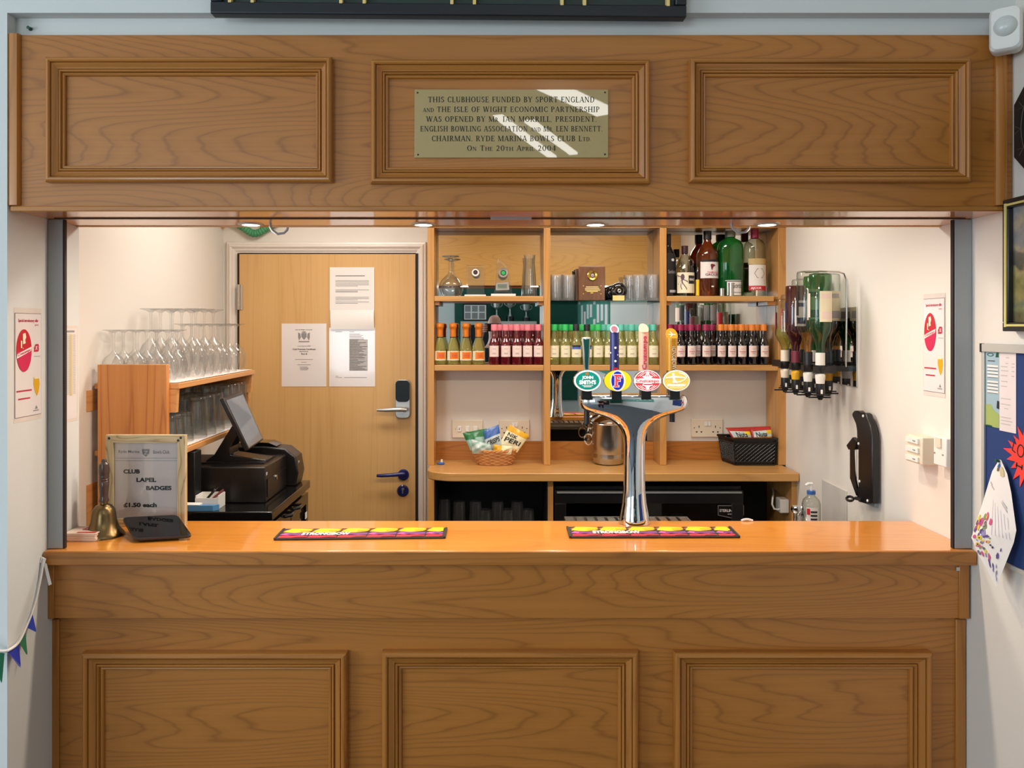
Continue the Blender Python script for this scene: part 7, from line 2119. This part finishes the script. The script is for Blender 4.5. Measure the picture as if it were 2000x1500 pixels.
for (a, b_, c_, mt) in (((62, 1192, 1.910), (50, 1224, 1.884), (70.5, 1234, 1.888), 'blue'), ((49, 1229, 1.882), (37, 1254, 1.852), (53, 1279, 1.856), 'flag_green'), ((37, 1255, 1.850), (14, 1272, 1.803), (40, 1304, 1.808), 'blue'), ((9, 1276, 1.796), (-16, 1272, 1.785), (3, 1334, 1.788), 'flag_green')):
    A, B_, C_ = P(*a), P(*b_), P(*c_)
    fm = MB().extrude([A, B_, (B_ * .08 + C_ * .92) + Vector((-.001, 0, 0)), C_, (A * .08 + C_ * .92) + Vector((.001, 0, 0))], (.0008, -.0012, 0))
    part_label(obj('pennant', fm, M[mt], t, smooth=0), 'blue pennant' if mt == 'blue' else 'green pennant')
kn = MB().tube([P(82, 1090, 1.95), P(88, 1092, 1.949), P(86, 1100, 1.948), P(80, 1098, 1.948), P(83, 1088, 1.95)], .003, 8)
kn.hull8([P(85, 1100, 1.949), P(91, 1100, 1.949), P(91, 1100, 1.947), P(85, 1100, 1.947), P(95, 1144, 1.945), P(101, 1141, 1.945), P(101, 1141, 1.943), P(95, 1144, 1.943)])
obj('knot_and_tail', kn, M['paper'], t)

# ------------------------------------------------------------------ garland over the door
gp = smooth_path([P(446, 428, 3.583), P(470, 441, 3.575), P(497, 456, 3.57), P(524, 443, 3.575), P(548, 430, 3.583)], 12)
tag(obj('paper_garland', MB().tube(gp, [.0155 + .0035 * (i % 2) for i in range(len(gp))], 10), M['garland']), 'green pleated paper garland above the door', 'garland')
gp = smooth_path([P(424, 424, 3.583), P(433, 442, 3.575), P(437, 430, 3.583)], 8)
tag(obj('paper_garland', MB().tube(gp, [.012 + .003 * (i % 2) for i in range(len(gp))], 10), M['foil_gold']), 'yellow end of a paper garland above the left corner of the door frame', 'garland')

# ------------------------------------------------------------------ sink corner on the right
SK = thing('sink_unit', 'steel sink unit under the right end of the bar', 'sink', (1.0, 2.65, 0))
obj('cabinet', MB().box(.80, 1.238, 2.36, 2.98, .002, .85), M['white_pl'], SK)
mb = MB().box(.79, 1.238, 2.35, 2.42, .8505, .88).box(.79, 1.238, 2.80, 2.99, .8505, .88).box(.79, .86, 2.42, 2.80, .8505, .88).box(1.17, 1.238, 2.42, 2.80, .8505, .88).box(.86, 1.17, 2.42, 2.80, .8505, .853)
obj('sink_top', mb, M['steel'], SK)
c = Vector((X_(1584.5, 2.76), 2.76, .8806))
t = thing('soap_bottle', 'clear hand gel pump bottle beside the sink on the right', 'bottle', c)
Hh = Z_(958, 2.76) - .8806
obj('bottle', MB().lathe([(0, 0), (.030, 0), (.032, .004), (.032, Hh * .74), (.028, Hh * .82), (.0135, Hh * .90), (.0135, Hh * .97), (0, Hh * .97)], c, 24), M['gl_clear2'], t)
pm = MB(M['foil_blue']).lathe([(.0145, Hh * .93), (.0150, Hh * .94), (.0145, Hh * 1.0), (0, Hh * 1.0)], c, 18)
pm.use(M['white_pl']).lathe([(.0045, Hh), (.0045, Hh + .022), (0, Hh + .022)], c, 10)
pm.tube([c + Vector((.004, 0, Hh + .024)), c + Vector((-.012, 0, Hh + .024)), c + Vector((-.020, 0, Hh + .018))], .005, 8)
obj('pump', pm, None, t)
lb = MB(M['white_label']); wrap_label(lb, .032, c.z + Hh * .18, c.z + Hh * .70, -.9, .4, cx=c.x, cy=c.y)
lb.use(M['red']); wrap_label(lb, .032, c.z + Hh * .56, c.z + Hh * .68, -.85, -.5, lift=.0012, cx=c.x, cy=c.y)
lb.use(M['ink'])
for f in (.60, .53, .46): wrap_label(lb, .032, c.z + Hh * f, c.z + Hh * (f + .035), -.45, .25, lift=.0012, cx=c.x, cy=c.y)
obj('label', lb, None, t)
c = Vector((X_(1567, 2.90), 2.90, .8806))
zt = Z_(993, 2.86)
mb = MB().lathe([(0, 0), (.024, 0), (.024, .006), (.014, .012), (.014, zt - c.z - .05), (.020, zt - c.z - .03), (.020, zt - c.z - .008), (.012, zt - c.z), (0, zt - c.z)], c, 24)
mb.tube([(c.x, c.y, zt - .04), (c.x - .003, c.y - .03, zt - .022), (c.x - .006, c.y - .06, zt - .03), (c.x - .006, c.y - .063, zt - .05)], .010, 10)
mb.lathe([(0, 0), (.016, 0), (.020, .010), (.016, .024), (0, .026)], (c.x - .030, c.y - .02, c.z + (zt - c.z) * .80), 18)
mb.tube([(c.x - .030, c.y - .02, c.z), (c.x - .030, c.y - .02, c.z + (zt - c.z) * .81)], .010, 10)
tag(obj('sink_tap', mb, M['chrome']), 'chrome sink tap beside the hand gel bottle', 'tap')
mb = MB().hull8([(WR(2.745) - .0045, 2.745, .882), (WR(2.985) - .0045, 2.985, .882), (WR(2.985) - .0008, 2.985, .882), (WR(2.745) - .0008, 2.745, .882), (WR(2.745) - .0045, 2.745, 1.066), (WR(2.985) - .0045, 2.985, 1.060), (WR(2.985) - .0008, 2.985, 1.060), (WR(2.745) - .0008, 2.745, 1.066)])
tag(obj('splashback', mb, M['acrylic'], bevel=.001), 'small pale acrylic splashback on the right wall by the hand gel', 'splashback')
# cloth at the back edge
gp = [P(1448, 1017, 2.262), P(1453, 1015, 2.262), P(1461, 1014.5, 2.262), P(1470, 1017, 2.262)]
tag(obj('bar_cloth', MB().tube(smooth_path(gp, 5), .0035, 8), M['paper']), 'end of a white cloth on the rear worktop edge right of the beer font', 'cloth')

# ------------------------------------------------------------------ lamps of the rooms
for lx in (-0.62, 0.55):
    t = thing('ceiling_panel_light', 'slim ceiling panel light over the %s of the serving space' % ('left' if lx < 0 else 'right'), 'ceiling light', (lx, 2.85, BZ))
    obj('housing', MB().box(lx - .31, lx + .31, 2.68, 3.02, 2.392, BZ - .0005), M['white_pl'], t)
    obj('diffuser', MB().box(lx - .29, lx + .29, 2.70, 3.00, 2.3875, 2.3919), M['panel_lamp'], t)
STRIPS = (((.031, -1.01), (.453, -2.14), .06), ((.225, -1.12), (.598, -2.02), .06), ((.271, -.406), (.686, -.955), .14))
for i, ((ax, ay), (bx_, by_), w) in enumerate(STRIPS):
    A, B_ = Vector((ax, ay, 0)), Vector((bx_, by_, 0))
    d = (B_ - A).normalized(); n_ = Vector((-d.y, d.x, 0)) * (w / 2)
    t = thing('strip_light', ('long', 'narrow', 'wide')[i] + ' ceiling strip light in the hall behind the photographer', 'ceiling light', ((ax + bx_) / 2, (ay + by_) / 2, HZ), 'hall strip lights')
    def q4(z, k=1): return [A - n_ * k + Vector((0, 0, z)), B_ - n_ * k + Vector((0, 0, z)), B_ + n_ * k + Vector((0, 0, z)), A + n_ * k + Vector((0, 0, z))]
    obj('housing', MB().hull8(q4(HZ - .06, 1.1) + q4(HZ - .0005, 1.1)), M['white_pl'], t)
    obj('diffuser', MB().hull8(q4(HZ - .075) + q4(HZ - .0605)), M['tube'], t)

# ------------------------------------------------------------------ the far end of the hall, seen in the bar mirrors
tag(obj('display_wall_panel', MB().box(-.55, XR - .01, -3.998, -3.97, .6, 2.75), M['hall_green']), 'dark green display panel on the far hall wall, seen in the mirror', 'panel')
tag(obj('display_wall_panel', MB().box(XR - .010, XR - .0005, -3.9, -.9, 1.15, 2.5), M['hall_teal']), 'teal display panel along the right hall wall, seen in the mirror', 'panel')
t = thing('display_cabinet', 'pale grey display cabinet against the green panel, seen in the mirror', 'cabinet', (.1, -3.8, 0))
obj('carcass', MB().box(-.45, .62, -3.968, -3.62, .002, 1.74), M['alu_light'], t)
obj('door', MB().box(-.40, .57, -3.6195, -3.60, .1, 1.69), M['dark_in'], t)
def trophy(x, h, i):
    z = 1.7406
    mb = MB(M['black_gloss']).lathe([(0, 0), (.055, 0), (.05, h * .22), (0, h * .22)], (x, -3.76, z), 16)
    mb.use(M['silver']).lathe([(0, h * .22), (.03, h * .22), (.012, h * .35), (.010, h * .55), (.045, h * .66), (.06, h), (.055, h), (.02, h * .65)], (x, -3.76, z), 20)
    for s in (-1, 1): mb.tube([(x + s * .05, -3.76, z + h * .95), (x + s * .085, -3.76, z + h * .9), (x + s * .075, -3.76, z + h * .75), (x + s * .04, -3.76, z + h * .66)], .006, 6)
    tag(obj('trophy_cup', mb, None), '%s silver trophy cup from the left on the display cabinet, seen in the mirror' % ORD[i], 'trophy', 'trophy cups in the hall')
for i, (x, h) in enumerate(((.06, .30), (.25, .32), (.48, .24))): trophy(x, h, i)
mb = MB(M['black_pl']).box(-.42, -.07, -3.70, -3.68, 1.7406, 1.99).use(M['white_pl']).box(-.40, -.09, -3.679, -3.676, 1.765, 1.97).use(M['grey_ink'])
for i in range(3):
    for j in range(2): mb.box(-.39 + .1 * i, -.31 + .1 * i, -3.675, -3.673, 1.775 + .1 * j, 1.86 + .1 * j)
tag(obj('photo_frame', mb, None, smooth=0), 'black framed photo collage on the display cabinet, seen in the mirror', 'picture')
rn = random.Random(5)
for i in range(9):
    y = -1.0 - .32 * i; z = 1.45 + .35 * rn.random(); hh = .20 + .2 * rn.random()
    tag(obj('wall_notice', MB().box(XR - .0135, XR - .0105, y - .20, y, z, z + hh), M['paper'], smooth=0), '%s paper notice along the right hall wall, seen in the mirror' % ORD[i], 'notice', 'hall wall notices')

# ------------------------------------------------------------------ the photographer, seen in the left mirror
def skin_mesh(name, chains, mat, parent, sub=2):
    """chains: lists of (x, y, z, radius); the first vertex of a chain may be an int index into the verts so far"""
    vs = []; rs = []; es = []; roots = []
    for ch in chains:
        prev = None
        for k, p in enumerate(ch):
            if isinstance(p, int): prev = p; continue
            vs.append(p[:3]); rs.append(p[3] if len(p) == 4 else (p[3], p[4])); i = len(vs) - 1
            if prev is None: roots.append(i)
            else: es.append((prev, i))
            prev = i
    me = bpy.data.meshes.new(name)
    off = wloc(parent)
    me.from_pydata([tuple(Vector(v) - off) for v in vs], es, [])
    o = bpy.data.objects.new(name, me); COL.objects.link(o); o.parent = parent
    o.modifiers.new('skin', 'SKIN')
    if not me.skin_vertices: return o
    for i, sv_ in enumerate(me.skin_vertices[0].data):
        r_ = rs[i]; sv_.radius = r_ if isinstance(r_, tuple) else (r_, r_); sv_.use_root = i in roots
    m = o.modifiers.new('subdivision', 'SUBSURF'); m.levels = 1; m.render_levels = sub
    me.materials.append(mat)
    return o
py_ = -.40; pxx = .02
PS = thing('person', 'person with a bald head holding a phone in both hands, reflected in the left mirror', 'person', (pxx, py_, 0))
chains = [[(pxx, py_, .98, .15, .11), (pxx, py_, 1.15, .145, .105), (pxx, py_, 1.32, .17, .115), (pxx, py_ + .01, 1.44, .12, .09), (pxx, py_ + .02, 1.53, .056, .058), (pxx, py_ + .045, 1.60, .062, .075), (pxx, py_ + .04, 1.68, .076, .092), (pxx, py_ + .03, 1.745, .062, .078), (pxx, py_ + .03, 1.775, .03, .04)]]
nT = 9
chains[0] = chains[0]
# arms up to the phone
for s_ in (-1, 1):
    chains.append([2, (pxx + s_ * .19, py_, 1.41, .058), (pxx + s_ * .27, py_ + .09, 1.24, .046), (pxx + s_ * .265, py_ + .14, 1.20, .043), (pxx + s_ * .17, py_ + .27, 1.46, .034), (pxx + s_ * .125, py_ + .335, 1.585, .026), (pxx + s_ * .108, py_ + .358, 1.635, .022)])
    chains.append([0, (pxx + s_ * .095, py_, .90, .095), (pxx + s_ * .10, py_ + .01, .50, .062), (pxx + s_ * .10, py_ - .01, .28, .055), (pxx + s_ * .10, py_ - .02, .09, .040), (pxx + s_ * .11, py_ + .09, .04, .035)])
# nose, ears
chains.append([(pxx, py_ + .10, 1.672, .014), (pxx, py_ + .138, 1.650, .013)])
for s_ in (-1, 1): chains.append([(pxx + s_ * .072, py_ + .02, 1.67, .012), (pxx + s_ * .084, py_ + .012, 1.655, .014), (pxx + s_ * .078, py_ + .018, 1.632, .009)])
# fingers and thumbs wrapped round the phone ends
for s_ in (-1, 1):
    hx, hy, hz_ = pxx + s_ * .104, py_ + .362, 1.640
    for f in range(4):
        z = 1.672 - .019 * f
        ln_ = (.028, .032, .030, .024)[f]
        chains.append([(hx + s_ * .006, hy - .004, z - .006, .0095), (hx - s_ * .008, hy + .016, z, .0088), (hx - s_ * .008 - s_ * ln_ * .4, hy + .026, z + .001, .0082), (hx - s_ * .008 - s_ * ln_, hy + .020, z + .001, .0072)])
    chains.append([(hx, hy - .006, 1.622, .012), (hx - s_ * .014, hy - .014, 1.640, .0105), (hx - s_ * .030, hy - .008, 1.655, .0088)])
body = skin_mesh('body', chains, M['skin'], PS)
sh = [[(pxx, py_, .96, .165, .125), (pxx, py_, 1.15, .16, .12), (pxx, py_, 1.32, .182, .128), (pxx, py_ + .008, 1.43, .125, .10)]]
for s_ in (-1, 1): sh.append([2, (pxx + s_ * .195, py_, 1.41, .070), (pxx + s_ * .245, py_ + .055, 1.30, .064)])
skin_mesh('shirt', sh, M['shirt'], PS)
tr = [[(pxx, py_, .97, .165, .125), (pxx, py_, .90, .15, .12)]]
for s_ in (-1, 1): tr.append([1, (pxx + s_ * .10, py_, .80, .105), (pxx + s_ * .105, py_ + .01, .48, .075), (pxx + s_ * .105, py_ - .01, .12, .062)])
skin_mesh('trousers', tr, M['navy_cloth'], PS)
for s_ in (-1, 1):
    skin_mesh('shoe', [[(pxx + s_ * .105, py_ - .05, .05, .046), (pxx + s_ * .11, py_ + .05, .046, .044), (pxx + s_ * .115, py_ + .15, .035, .034)]], M['black_pl'], PS)
eb = MB(M['ink'])
for s_ in (-1, 1): eb.lathe([(0, -.004), (.008, -.002), (.008, .002), (0, .004)], (pxx + s_ * .032, py_ + .122, 1.685), 10, 'y')
eb.use(M['skin_dark']); eb.tube([(pxx - .025, py_ + .118, 1.598), (pxx, py_ + .124, 1.596), (pxx + .025, py_ + .118, 1.598)], .004, 6)
obj('eyes_and_mouth', eb, None, PS)
tag(obj('phone', MB(M['black_gloss']).box(pxx - .098, pxx + .062, -.030, -.021, 1.614, 1.690), None, bevel=.003), 'black phone held up by the bald person in the mirror', 'phone')
